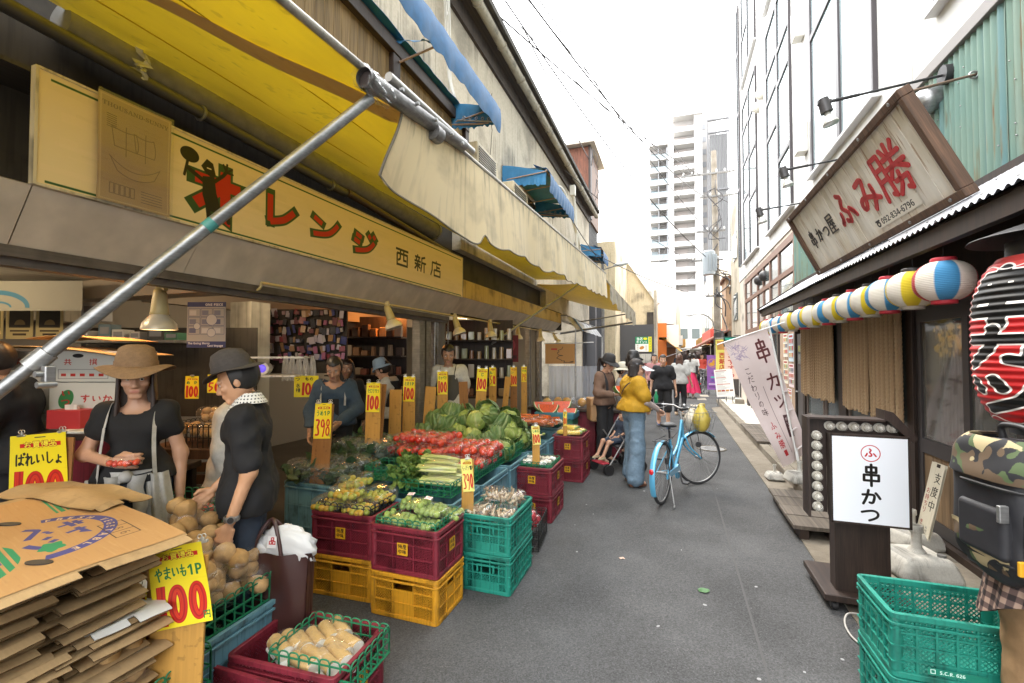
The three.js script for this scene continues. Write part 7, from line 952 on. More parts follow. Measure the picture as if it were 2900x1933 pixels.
function person(label, pos, turn, sc, o) {
const t = thing('person',label, 'person',pos, turn); t.scale.setScalar(sc); const c = o.cell ?? .017;
const J = { pel: [0,.94,0],wai: [0,1.08,0],che: [0,1.27,.005],nek: [0,1.43,-.005],hed: [0,1.585,.025],shL: o.w ? [.145,1.38,0] : [.165,1.385,0],elL: [.21,1.12,-.02],wrL: [.22,.88,.05],shR: o.w ? [-.145,1.38,0] : [-.165,1.385,0],elR: [-.21,1.12,-.02],wrR: [-.22,.88,.05],hiL: [.085,.90,0],knL: [.09,.49,.015],anL: [.095,.085,-.02],hiR: [-.085,.90,0],knR: [-.09,.49,.015],anR: [-.095,.085,-.02],...o.j };
const g = o.g ?? 1,add = (a, b) => [a[0] + b[0],a[1] + b[1],a[2] + b[2]],torso = (e) => [cap(add(J.che, [-.085,.03,0]),add(J.che, [.085,.03,0]),.098 * g + e),cap(add(J.wai, [-.05,0,0]),add(J.wai, [.05,0,0]),.098 * g + e),cap(add(J.pel, [-.07,0,0]),add(J.pel, [.07,0,0]),.105 * g + e),cap(J.shL, J.shR, .042 + e),cap(J.che, J.pel, .10 * g + e)];
const arm = (s, e, n) => { const a = J['sh' + s],b = J['el' + s],d = J['wr' + s],out = [cap(a, n < .5 ? mid(a, b, n * 2) : b, .045 + e, (n < .5 ? .044 : .039) + e)]; if (n > .5) out.push(cap(b, mid(b, d, n * 2 - 1),.038 + e, .029 + e)); return out; };
const leg = (s, e, n, w = 0) => { const a = J['hi' + s],b = J['kn' + s],d = J['an' + s],out = [cap(a, n < .5 ? mid(a, b, n * 2) : b, .083 * g + e, .06 + e + w * .5)]; if (n > .5) out.push(cap(b, mid(b, d, n * 2 - 1),.055 + e + w * .5,.043 + e + w)); return out; };
// skin: one continuous surface with head and hands at a finer grain
const neck = cap(J.nek, add(J.hed, [0,-.09,-.025]),.052,.05),bp = [...torso(0),...arm('L',-.002,1),...arm('R',-.002,1),...leg('L',0,1),...leg('R',0,1),neck, ...['L','R'].map((s) => cap(J['an' + s],add(J['an' + s],[0,-.045,.13]),.038,.03))];
const [lo, hi] = bounds(bp, .03),parts = [iso(field(bp, .035),lo, hi, Math.max(c, .016))];
const hm = new THREE.Matrix4().compose(vv(J.hed),new THREE.Quaternion().setFromEuler(new THREE.Euler(o.pitch ?? 0,o.yaw ?? 0,o.roll ?? 0,'YXZ')),V(1,1,1));
const hg = headGeo(c > .025 ? .011 : .0058,o),hp = hg.attributes.position, hc = new Float32Array(hp.count * 3),sk = o.skin ?? SKIN;
for (let i = 0; i < hp.count; i++) { const x = hp.getX(i),y = hp.getY(i),z = hp.getZ(i); let q = sk; const lip = Math.exp(-Math.pow((y + .075) / .009,2) - Math.pow(x / .022,4)) * (z > .07 ? 1 : 0),brow = Math.exp(-Math.pow((y - .018 - .1 * Math.abs(Math.abs(x) - .03)) / .0048,2) - Math.pow((Math.abs(x) - .032) / .018,4)) * (z > .05 ? 1 : 0); q = mix3(q, [.36,.10,.09],lip * .7); q = mix3(q, [.04,.03,.025],brow * .85); hc.set(q, i * 3); }
hg.setAttribute('color',new THREE.BufferAttribute(hc, 3)); parts.push(hg.applyMatrix4(hm));
for (const s of ['L','R']) { const e = J['el' + s],w = J['wr' + s],d = o['dir' + s] ?? [w[0] - e[0],w[1] - e[1],w[2] - e[2]],y = vv(d).normalize(),zz = vv(o['palm' + s] ?? [s === 'L' ? -1 : 1,0,.2]),x = new THREE.Vector3().crossVectors(y, zz).normalize(),z = new THREE.Vector3().crossVectors(x, y); const thumb = new THREE.Matrix4().makeBasis(s === 'L' ? x.clone().negate() : x, y, z); if (s === 'L') thumb.makeBasis(x.clone(),y, z).multiply(new THREE.Matrix4().makeScale(o.flipL ?? -1,1,1)); else thumb.multiply(new THREE.Matrix4().makeScale(o.flipR ?? 1,1,1)); const hq = handGeo(o['curl' + s] ?? .35,c > .025 ? .007 : .0042).clone().applyMatrix4(thumb.setPosition(vv(w).addScaledVector(y, .012))); if (thumb.determinant() < 0) { const q = hq.index.array; for (let i = 0; i < q.length; i += 3) { const b = q[i]; q[i] = q[i + 1]; q[i + 1] = b; } hq.computeVertexNormals(); } parts.push(hq); }
for (const q of parts) if (!q.attributes.color) { const n = q.attributes.position.count, a = new Float32Array(n * 3); for (let i = 0; i < n; i++) a.set(sk, i * 3); q.setAttribute('color',new THREE.BufferAttribute(a, 3)); }
const bodyM = mesh('body',parts, phys('#ffffff',.5,{ vertexColors: true, sheen: .15 }),t); void bodyM;
const eyes = [-1,1].map((s) => ball(.0118,s * .031,-.004,.0755,14,10).applyMatrix4(hm)),iris = [-1,1].map((s) => ball(.006,s * .031 + .001,-.004,.0832,10,8).applyMatrix4(hm)); eyes.forEach((q, i) => { const em = mesh('eye',[q],std([.6,.58,.55],.25),t); mesh('iris',[iris[i]],std([.02,.012,.01],.15),em); });
// clothes
const cloth = (name, prims, m, k, cutf, amp = .005,fr = 14) => { const F0 = field(prims, k),[l, h] = bounds(prims, .035),f = (x, y, z) => { let d = F0(x, y, z); if (d < .06 && d > -.06) d += amp * (1.8 * Math.abs(n3(x * fr + sc * 9 + y * 5,y * fr * .6 + 7,z * fr, 61)) - .7) + amp * .9 * (Math.abs(n3(x * fr * 1.9 - y * 9,y * fr * 1.3,z * fr * 1.9,67)) - .3); return cutf ? Math.max(d, cutf(x, y, z)) : d; }; return mesh(name, [iso(f, l, h, c)],m, t); };
const T2 = o.top; if (T2) { const L2 = T2.sleeve ?? .42,e = T2.e ?? .014; cloth(T2.name ?? 'shirt',[...torso(e),...arm('L',e + (T2.se ?? .006),L2),...arm('R',e + (T2.se ?? .006),L2),cap(add(J.pel, [-.075,T2.hem ?? -.04,0]),add(J.pel, [.075,T2.hem ?? -.04,0]),.122 * g + e + (T2.flare ?? 0)),cap(add(J.pel, [-.075,.02,0]),add(J.pel, [.075,.02,0]),.13 * g + e),cap(J.nek, add(J.nek, [0,-.05,0]),.062 + e * .4)],T2.m, .04,(x, y, z) => Math.max(J.pel[1] + (T2.hem ?? -.04) - y, (T2.neck ?? .07) - Math.hypot(x * .8,(y - J.nek[1] - .045) * (z > 0 ? T2.v ?? .9 : 1.4),z - J.nek[2] - .02)),T2.amp ?? .010,T2.fr ?? 13); }
const B2 = o.bottom; if (B2) cloth(B2.name ?? 'trousers',[cap(add(J.pel, [-.07,.02,0]),add(J.pel, [.07,.02,0]),.118 * g + .006),...leg('L',B2.e ?? .012,B2.len ?? .96,B2.w ?? 0),...leg('R',B2.e ?? .012,B2.len ?? .96,B2.w ?? 0)],B2.m, .025,(x, y) => Math.max(y - J.pel[1] - .10,(B2.cut ?? -9) - y),B2.amp ?? .009,12);
for (const s of ['L','R']) { const a = J['an' + s],q = [cap(add(a, [0,-.05,-.05]),add(a, [0,-.055,.09]),.038,.034),cap(add(a, [0,-.06,.08]),add(a, [0,-.062,.15]),.034,.026),cap(a, add(a, [0,-.04,0]),.044)],[l, h] = bounds(q, .02); mesh('shoe',[iso((x, y, z) => Math.max(field(q, .03)(x, y, z),a[1] - .083 - y),l, h, Math.max(c * .7,.012))],o.shoe ?? M.black, t); }
const H = o.hair; if (H) { // hair hugs the skull away from the face and falls in strands
const G = new THREE.Group(); void G; const L2 = H.len ?? 0,f = (x, y, z) => { const r = Math.sqrt((x / .090) ** 2 + ((y - .026) / .112) ** 2 + ((z + .016) / .110) ** 2); let d = (r - 1) * .09; const line = .052 - (z < 0 ? .14 : 0) + .25 * Math.abs(x); d = Math.max(d, z > .02 ? (line - y) * .7 : -.07 - y); if (L2) { const th = H.front ? .05 : .0,q = Math.max(Math.abs(x) - .088 - .05 * clamp(-y, 0,.4),Math.abs(z + .045 - th * .3) - .055 - th * .55); d = Math.min(d, Math.max(q, y - .03,-L2 - y, H.front ? (z > 0 ? .062 - Math.abs(x) + .01 : -9) : -9)); } return d + .003 * n3(x * 60,y * 5,z * 60,71) + .0015 * n3(x * 140,y * 9,z * 140,73); };
const hh = iso(f, [-.17,-L2 - .12,-.19],[.17,.16,.13],c > .025 ? .012 : .0075).applyMatrix4(hm); mesh('hair',[hh],H.m ?? std([.018,.013,.011],.45),t); if (H.tail) mesh('ponytail',[tube([[0,.04,-.11],[0,.02,-.16],[0,-.1,-.15],[0,-.2,-.12]].map((p) => V(...p).applyMatrix4(hm)),.026,14,8)],H.m ?? std([.018,.013,.011],.45),t); }
if (o.hat) { const h = o.hat, k = (p) => p.applyMatrix4(hm),brim = h.brim ?? .16,wav = h.wave ?? .012; const cr = lathe([[0,.175],[.05,.172],[.082,.155],[.098,.11],[.104,.06],[.105,.045]].map(([r, y]) => [r * (h.k ?? 1),y + (h.y ?? 0)]),36); if (h.dent) bend(cr, (v) => { if (v.y > .14) v.y -= .03 * Math.exp(-Math.pow(v.x / .03,2)); }); const bm = sheet((u, v) => { const a = u * 2 * PI, r = lerp(.104 * (h.k ?? 1),brim * (h.peak ? .108 / brim + Math.max(0,Math.sin(a)) * .085 / brim : 1),v),dr = (h.drop ?? .04) * v * v; return V(r * Math.cos(a),.047 + (h.y ?? 0) - dr + wav * v * Math.sin(a * 2 + 1.2) + wav * .5 * v * Math.sin(a * 3),r * Math.sin(a)); },60,8,.004); const cm = mesh('hat',[k(cr),k(bm)],h.m, t); mesh('band',[k(lathe([[.107 * (h.k ?? 1),.05],[.1065 * (h.k ?? 1),.075]].map(([r, y]) => [r, y + (h.y ?? 0)]),36))],h.bm ?? h.m, cm); }
o.extra?.(t, J, hm); return t;
}
const C = { blk: std([.011,.011,.013],.85,{ map: rep(T.weave, .2) }),jean: std([.035,.052,.085],.85,{ map: rep(T.weave, .15) }),wht: std([.62,.61,.58],.85,{ map: rep(T.weave, .2) }),dblk: std([.014,.014,.016],.85),lt: std([.19,.28,.37],.85,{ map: rep(T.weave, .15) }),leather: std([.05,.02,.018],.35) };
const strap = (pts, m, t, n = 'strap',w = .022) => { const c = new THREE.CatmullRomCurve3(pts.map(vv)); return mesh(n, [sheet((u, v) => { const p = c.getPoint(v),d = c.getTangent(v),s = new THREE.Vector3().crossVectors(d, V(p.x, 0,p.z + .001).normalize()).normalize(); return p.addScaledVector(s, (u - .5) * w); },2,30,.004)],m, t); };
// woman in the straw hat, holding a pack of cherry tomatoes
person('woman in a straw hat and black tee with a white cardigan round her waist',[-2.90,0,-1.76],.72,.955,{ w: 1,cell: .014,g: .95,yaw: .22,pitch: .06,skin: [.46,.26,.17],j: { elR: [-.245,1.14,.0],wrR: [-.06,1.125,.20],elL: [.215,1.11,-.03],wrL: [.225,.87,.02] },dirR: [.9,.05,.35],palmR: [.2,-.2,-.8],curlR: .55,curlL: .3,
top: { m: C.blk, sleeve: .20,hem: .04,neck: .085,v: .55,e: .008 },bottom: { m: C.jean, e: .014 },hair: { len: .36,front: 1,m: std([.022,.012,.009],.4) },hat: { m: std([.36,.225,.125],.85,{ map: rep(T.weave, .06),bumpMap: rep(T.weave, .03),bumpScale: .003 }),brim: .19,drop: .03,wave: .022,y: .022 },
extra(t) { strap([[-.115,1.30,.115],[-.11,1.41,.055],[-.11,1.43,-.02],[-.11,1.30,-.12]],C.wht, t); strap([[.13,.98,.12],[.12,1.2,.125],[.115,1.36,.085],[.11,1.43,-.01],[.11,1.30,-.12]],C.wht, t); strap([[-.15,.95,.11],[-.13,1.15,.12],[-.115,1.30,.117]],C.wht, t);
const sl = (x0,x1,y1,w, s) => mesh('cardigan_sleeve',[sheet((u, v) => V(lerp(x0,x1,v) + (u - .5) * w * (1 - .2 * v) + .01 * Math.sin(v * 9 + s),lerp(1.03,y1,v),.135 + .03 * Math.sin(u * PI) + .02 * v),8,20,.008)],C.wht, t); sl(-.07,-.10,.74,.065,0); sl(.045,.07,.78,.075,2); mesh('cardigan',[sheet((u, v) => { const a = lerp(-1.9,4.4,u),r = .135 + .02 * Math.sin(a * 5) * v; return V(Math.sin(a + PI) * r * 1.25,lerp(1.05,.99,v) - (Math.cos(a + PI) < -.1 ? .36 : 0) * v, Math.cos(a + PI) * r); },50,10,.008),sheet((u, v) => V(.13 + (u - .5) * lerp(.10,.17,v) + .03 * v, lerp(1.03,.62,v),.09 + .05 * Math.sin(u * PI) + .012 * Math.sin(u * 17)),14,16,.008),sheet((u, v) => V(-.19 + (u - .5) * .06 - .03 * v, lerp(1.0,.66,v),.05 + .01 * Math.sin(v * 12)),6,14,.008)],C.wht, t); mesh('knot',[ball(.035,.0,1.025,.15,12,8)],C.wht, t); } });
bag('cherry_tomato_pack','clear pack of cherry tomatoes held in the hand of the woman in the straw hat','tomatoes','tomato',F.plum, col.tom, 12,.13,.05,.09,[-2.73,1.055,-1.60],.3,undefined, .75);
const plasticBag = (label, pos, s, m, turn = 0) => { const t = thing('plastic_bag',label, 'bag',pos, turn); mesh('bag',[bend(new THREE.SphereGeometry(.5,30,22),(v) => { const n = v.clone(),k = 1 + .2 * Math.abs(n3(n.x * 9,n.y * 6,n.z * 9,81)) - .05 + .05 * n3(n.x * 22,n.y * 22,n.z * 22,83); v.x *= s[0] * k * (v.y > 0 ? 1 - .8 * v.y : 1); v.z *= s[2] * k * (v.y > 0 ? 1 - .8 * v.y : 1); v.y *= s[1]; })],m, t); mesh('handle',[tube([[-.05 * s[0] * 4,s[1] * .42,0],[-.03,s[1] * .52,.02],[.03,s[1] * .52,.02],[.05 * s[0] * 4,s[1] * .42,0]],.008,16,5)],m, t); return t; };
const bagM = phys([.78,.79,.80],.45,{ transmission: .25,thickness: 0 });
plasticBag('translucent white carrier bag hanging from the hand of the woman in the straw hat',[-2.68,.62,-1.84],[.2,.3,.15],bagM);
// man in the grey felt hat with leather tote
person('man in a grey felt hat and black polo looking down, carrying a leather tote',[-2.16,0,-1.86],-.92,.955,{ cell: .014,g: .96,pitch: .34,yaw: .05,skin: [.55,.30,.17],j: { nek: [0,1.43,.01],hed: [0,1.58,.065],wrL: [.235,.865,.03],elL: [.225,1.11,-.05],elR: [-.2,1.12,.02],wrR: [-.15,.95,.2] },curlL: 1.0,palmL: [-1,0,0],top: { m: C.blk, sleeve: .40,hem: -.08,e: .014,neck: .06,amp: .014 },bottom: { m: C.jean },hair: { m: std([.02,.018,.017],.5) },hat: { m: std([.085,.075,.073],.95,{ map: rep(T.weave, .05) }),bm: std([.06,.052,.05],.9),y: .012,brim: .158,drop: .012,wave: .012,dent: 1,k: 1.0 },
extra(t, J, hm) { void hm; const dot = pix(64,64,(u, v) => { const a = ((u * 6) % 1) - .5,b = ((v * 6) % 1) - .5; return a * a + b * b < .05 ? [.15,.15,.2] : [.85,.85,.84]; }); mesh('collar',[sheet((u, v) => { const a = u * 2 * PI, r = lerp(.066,.105,v); return V(J.nek[0] + r * Math.sin(a),J.nek[1] + .075 - .055 * v - (Math.cos(a) > 0 ? .045 * Math.cos(a) : 0),J.nek[2] + .0 + r * .95 * Math.cos(a)); },40,5,.005)],std('#ffffff',.8,{ map: rep(dot, .1) }),t); mesh('watch',[place(new THREE.TorusGeometry(.034,.007,8,24).rotateX(PI / 2),mid(J.elL, J.wrL, .93),0,0,0,[.95,2.0,.95]),place(new THREE.CylinderGeometry(.019,.019,.010,20).rotateZ(PI / 2),[J.wrL[0] + .036,J.wrL[1] + .018,J.wrL[2] - .01])],M.steel, t); mesh('watch_dial',[place(new THREE.CylinderGeometry(.015,.015,.002,18).rotateZ(PI / 2),[J.wrL[0] + .042,J.wrL[1] + .018,J.wrL[2] - .01])],M.black, t); } });
{ const t = thing('tote_bag','dark brown leather tote with white plastic packages held by the man in the grey hat','bag',[-1.98,.22,-1.86],.22); const bw = .43,bh = .40,f = (s) => sheet((u, v) => V((u - .5) * bw * (1 - .08 * (1 - v)),v * bh, s * (.055 * Math.sin(PI * u) ** .5 * (1 - .25 * v) + .012 * Math.sin(u * 15 + v * 4) * v + .012)),24,14,.005); mesh('panel',[f(1)],C.leather, t); mesh('panel',[f(-1)],C.leather, t); mesh('bottom',[rbox(bw * .9,.02,.11,0,.01,0,.008)],C.leather, t); mesh('gusset',[sheet((u, v) => V(-bw / 2 * (1 - .08 * (1 - v)) * .99,v * bh, (u - .5) * .06),4,8,.004),sheet((u, v) => V(bw / 2 * (1 - .08 * (1 - v)) * .99,v * bh, (u - .5) * .06),4,8,.004)],C.leather, t); for (const s of [1,-1]) mesh('handle',[tube([[-.09,bh - .03,s * .05],[-.06,bh + .08,s * .035],[-.01,bh + .16,.0],[.05,bh + .08,s * .035],[.08,bh - .03,s * .05]],.010,24,7)],C.leather, t);
const w = thing('plastic_package','crumpled white plastic packages with red print sticking out of the leather tote','package',[-1.99,.57,-1.87],.22); for (const [x, y, sx, sy] of [[-.1,.03,.2,.16],[.08,.06,.26,.2]]) mesh('package',[bend(new THREE.SphereGeometry(.5,26,18),(v) => { const k = .92 + .35 * Math.abs(n3(v.x * 9 + x * 30,v.y * 9,v.z * 9,91)) + .12 * n3(v.x * 24,v.y * 24,v.z * 20,93); v.set(v.x * sx * k * 1.2 + x, v.y * sy * k * 1.15 + y, v.z * .1 * k); })],bagM, w); const r = print(60,70,(c, a, b) => { c.fillStyle = '#d8d8da'; c.fillRect(0,0,a, b); words(c, '品',10,6,44,{ w: .14,color: '#a3121c' }); }); const p = mesh('print',[plate(.05,.058,r, .001)],r.mat, w, true); p.position.set(.03,.11,.058); p.rotation.x = -.15; }
person('person in a white shirt standing behind the man in the grey hat',[-2.93,0,-2.40],2.2,.89,{ cell: .02,top: { m: C.wht, sleeve: .9,hem: -.16,e: .03,flare: .05 },bottom: { m: C.dblk },hair: {} });
person('young man in black leaning at the far left edge inside the shop',[-3.97,0,-1.70],-.75,1.02,{ cell: .02,pitch: .45,skin: [.30,.16,.10],j: { hed: [0,1.56,.11],nek: [0,1.42,.04],elR: [-.24,1.12,.08],wrR: [-.16,1.04,.32],elL: [.25,1.14,.06],wrL: [.18,1.02,.3] },top: { m: C.dblk, e: .02 },bottom: { m: C.dblk },hair: {} });
person('woman in a denim jacket looking down at the produce',[-3.30,0,-3.85],.55,.95,{ w: 1,cell: .018,pitch: .35,skin: [.40,.22,.14],j: { hed: [0,1.57,.07],elL: [.24,1.14,.06],wrL: [.10,1.02,.24],elR: [-.24,1.12,.0],wrR: [-.22,.92,.16] },top: { name: 'jacket',m: std([.05,.085,.13],.85,{ map: rep(T.weave, .15) }),sleeve: .92,hem: .02,e: .022,neck: .1,v: .42,amp: .012 },bottom: { m: C.dblk },hair: { tail: 1 },extra(t) { for (const s of [-1,1]) strap([[s * .12,1.18,.13],[s * .125,1.36,.10],[s * .12,1.45,.0],[s * .12,1.3,-.13]],C.wht, t); mesh('top',[sheet((u, v) => V((u - .5) * .12,lerp(1.25,.9,v),.128),4,6,.006)],C.blk, t); } });
person('woman in black with long dark hair farther back in the shop',[-3.80,0,-4.65],.5,.92,{ w: 1,cell: .026,skin: [.30,.17,.11],top: { m: C.dblk, sleeve: .9 },bottom: { m: C.dblk },hair: { len: .25 } });
person('shopper in a pale blue bucket hat, white shirt and black vest',[-3.42,0,-5.0],-1.3,.93,{ w: 1,cell: .02,pitch: .4,j: { hed: [0,1.55,.11],nek: [0,1.41,.05],elL: [.22,1.13,.05],wrL: [.16,1.05,.28],elR: [-.22,1.13,.05],wrR: [-.14,1.05,.28] },top: { m: C.wht, sleeve: .94,e: .016 },bottom: { m: C.dblk },hair: {},hat: { m: std([.24,.33,.44],.85),brim: .14,drop: .03,wave: .004 },extra(t) { mesh('vest',[sheet((u, v) => { const a = lerp(-2.5,2.5,u) + PI; return V(Math.sin(a) * .19,lerp(.95,1.4,v),Math.cos(a) * .135); },30,10,.01)],C.dblk, t); } });
person('shop clerk in a white tee and grey apron behind the cabbages',[-2.80,0,-5.42],.35,1.03,{ cell: .018,pitch: .22,yaw: .15,skin: [.36,.20,.13],j: { elL: [.235,1.13,.02],wrL: [.22,.95,.15],elR: [-.235,1.13,.02],wrR: [-.2,.95,.15] },top: { m: C.wht, sleeve: .38,e: .018 },bottom: { m: C.dblk },hair: {},extra(t) { mesh('apron',[sheet((u, v) => { const a = (u - .5) * lerp(3.0,1.5,clamp((v - .55) * 2.6,0,1)); return V(Math.sin(a) * .18,lerp(.55,1.33,v),Math.cos(a) * .148 + .006 * Math.sin(u * 20)); },24,20,.008)],std([.075,.075,.068],.85),t); for (const s of [-1,1]) strap([[s * .09,1.3,.14],[s * .1,1.42,.06],[s * .1,1.44,-.03],[s * .06,1.2,-.13]],std([.05,.05,.05],.8),t); } });
// at the stall edge down the lane
person('woman in a black cap and brown top holding a slice of watermelon',[-.98,0,-7.0],1.15,.95,{ w: 1,cell: .016,g: .95,pitch: .3,skin: [.46,.27,.18],j: { hed: [0,1.57,.07],elL: [.22,1.13,.02],wrL: [.09,1.12,.26],elR: [-.23,1.12,.02],wrR: [-.10,1.10,.24] },palmL: [-.3,.9,0],palmR: [.3,.9,0],curlL: .6,curlR: .6,top: { m: std([.21,.125,.085],.9,{ map: rep(T.weave, .2) }),sleeve: .93,e: .014,hem: -.02 },bottom: { m: C.dblk, w: .02 },hair: { tail: 1 },hat: { m: std([.03,.028,.028],.9),peak: 1,brim: .19,drop: .03 },extra(t, J) { for (const s of [-1,1]) strap([[s * .12,1.05,.13],[s * .12,1.3,.115],[s * .12,1.44,.02],[s * .12,1.25,-.13]],C.dblk, t, 'strap',.04); mesh('glove',[rod(mid(J.elL, J.wrL, .7),J.wrL, .042,.036,12),rod(mid(J.elR, J.wrR, .7),J.wrR, .042,.036,12)],std([.66,.55,.50],.8),t); } });
{ const w = dup(scene.children.find((q) => q.name === 'watermelon_wedge'),[-.70,1.16,-6.86],.5,'wrapped watermelon slice held by the woman in the black cap'); w.scale.setScalar(.85); w.userData = { label: w.userData.label, category: 'watermelon' }; const b = thing('shoulder_bag','tan shoulder bag beside the woman in the black cap','bag',[-1.16,.62,-7.02],.4); mesh('pouch',[rbox(.13,.34,.3,0,.17,0,.03,3)],std([.33,.19,.09],.7),b); mesh('flap',[rbox(.14,.12,.31,0,.29,0,.02,2)],std([.36,.21,.10],.7),b); }
person('woman in a mustard blouse and wide pale jeans holding the blue bicycle',[-.47,0,-5.98],2.15,.925,{ w: 1,cell: .014,g: 1.0,yaw: -.35,pitch: .12,skin: [.50,.29,.2],j: { shL: [.17,1.385,.0],elL: [.235,1.14,.02],wrL: [.2,1.02,.24],elR: [-.24,1.14,.05],wrR: [-.16,1.03,.27],hed: [0,1.575,.05],knL: [.12,.49,.05],knR: [-.12,.49,-.02],anL: [.135,.085,.03],anR: [-.13,.085,-.06] },curlL: .85,curlR: .85,palmL: [0,-1,0],palmR: [0,-1,0],top: { name: 'blouse',m: phys([.58,.32,.012],.8,{ map: rep(T.weave, .25) }),sleeve: .36,se: .022,hem: .06,e: .024,flare: .04,amp: .016,fr: 11 },bottom: { m: C.lt, e: .014,len: .95,w: .062,amp: .012 },hair: { len: .12,m: std([.018,.012,.010],.65) },shoe: std([.14,.06,.035],.6),extra(t, J, hm) { mesh('sun_visor',[sheet((u, v) => { const a = (u - .5) * 2.3,r = lerp(.10,.245,v); return V(r * Math.sin(a) * .85,.055 - .05 * v - .045 * Math.abs(u - .5),r * Math.cos(a)).applyMatrix4(hm); },20,8,.003),rod([0,.055,0],[0,.075,0],.102,.1,30,true).applyMatrix4(hm)],phys([.045,.045,.05],.15),t); mesh('arm_cover',[rod(mid(J.shR, J.elR, .7),J.elR, .052,.047,12),rod(J.elR, J.wrR, .047,.034,12),ball(.047,...J.elR)],std([.62,.50,.46],.85,{ map: rep(T.weave, .12) }),t); mesh('arm_cover',[rod(J.elL, J.wrL, .047,.034,12)],std([.62,.50,.46],.85),t); strap([[-.16,1.4,.05],[-.1,1.38,-.12],[.06,1.2,-.165],[.2,1.03,-.1]],M.darkFrame, t, 'bag_strap',.014); mesh('scarf',[sheet((u, v) => V(-.02 + u * .05,lerp(1.42,.95,v),.165 + .01 * Math.sin(v * 12)),4,16,.006)],std([.55,.48,.36],.9),t); } });
person('person in a dark cap partly hidden behind the woman in mustard',[-.62,0,-7.7],2.6,.97,{ cell: .024,top: { m: std([.2,.19,.19],.9),sleeve: .9 },bottom: { m: C.dblk },hair: { len: .1 },hat: { m: M.black, peak: 1,brim: .17 } });
person('person in a cream sun hat and patterned blouse by the stall edge',[-.80,0,-7.75],1.5,.86,{ w: 1,cell: .024,top: { m: std([.33,.33,.34],.9,{ map: rep(T.plaster, .3) }),sleeve: .9 },bottom: { m: C.dblk },hair: {},hat: { m: std([.55,.52,.42],.9),brim: .17,drop: .04 } });
person('man in black tee and shorts walking towards the viewer',[-.20,0,-10.7],.05,.945,{ cell: .02,g: 1.1,j: { hiL: [.09,.9,0],knL: [.1,.5,.08],anL: [.1,.09,.1],knR: [-.1,.5,-.02],anR: [-.1,.12,-.2],elL: [.25,1.13,-.03],wrL: [.28,.88,.04],elR: [-.25,1.13,-.03],wrR: [-.28,.88,.04] },top: { m: C.dblk, sleeve: .38,e: .024 },bottom: { name: 'shorts',m: std([.017,.017,.018],.8),len: .58,w: .03 },hair: { m: std([.03,.025,.02],.6) },shoe: std([.05,.08,.2],.6) });
person('woman in a white tee and black trousers walking away',[.18,0,-13.0],3.0,.95,{ w: 1,cell: .022,j: { knR: [-.1,.5,.08],anR: [-.1,.1,-.12],elR: [-.24,1.13,-.04],wrR: [-.3,.92,.02] },top: { m: C.wht, sleeve: .4,e: .025,hem: -.06 },bottom: { m: C.dblk },hair: { len: .22,m: std([.09,.04,.025],.5) },shoe: std([.4,.3,.2],.7) });
person('woman in a bright pink pleated skirt with a black shoulder bag walking away',[.62,0,-18.2],3.1,.96,{ w: 1,cell: .026,top: { m: C.wht, sleeve: .4,e: .025,hem: .03 },hair: { len: .06,tail: 1 },shoe: std([.5,.4,.36],.7),extra(t) { mesh('skirt',[sheet((u, v) => { const a = u * 2 * PI, r = lerp(.12,.33,Math.pow(v, .8)) * (1 + .09 * v * Math.sin(a * 13) + .04 * v * Math.sin(a * 5 + 1)); return V(r * 1.1 * Math.sin(a),lerp(1.06,.20 + .02 * Math.sin(a * 7),v),r * Math.cos(a)); },90,12,.006)],std([.62,.03,.11],.75),t); mesh('bag',[rbox(.09,.33,.3,-.24,1.08,.0,.03,2)],M.black, t); strap([[-.2,1.2,.1],[-.13,1.45,.02],[-.2,1.2,-.1]],M.black, t); } });
for (const [x, z, m, q, lab] of [[1.35,-24,std([.5,.06,.04],.8),.1,'distant shopper in an orange red top'],[.95,-23,C.wht, 3,'distant shopper in a white top'],[-.5,-13.8,std([.42,.2,.2],.85),.2,'person in a pinkish patterned top behind the man in black'],[.3,-27,C.jean, 3.1,'distant shopper in dark blue']]) person(lab, [x, 0,z],q, .95,{ cell: .034,top: { m, sleeve: .45 },bottom: { m: C.dblk },hair: { len: .08 } });
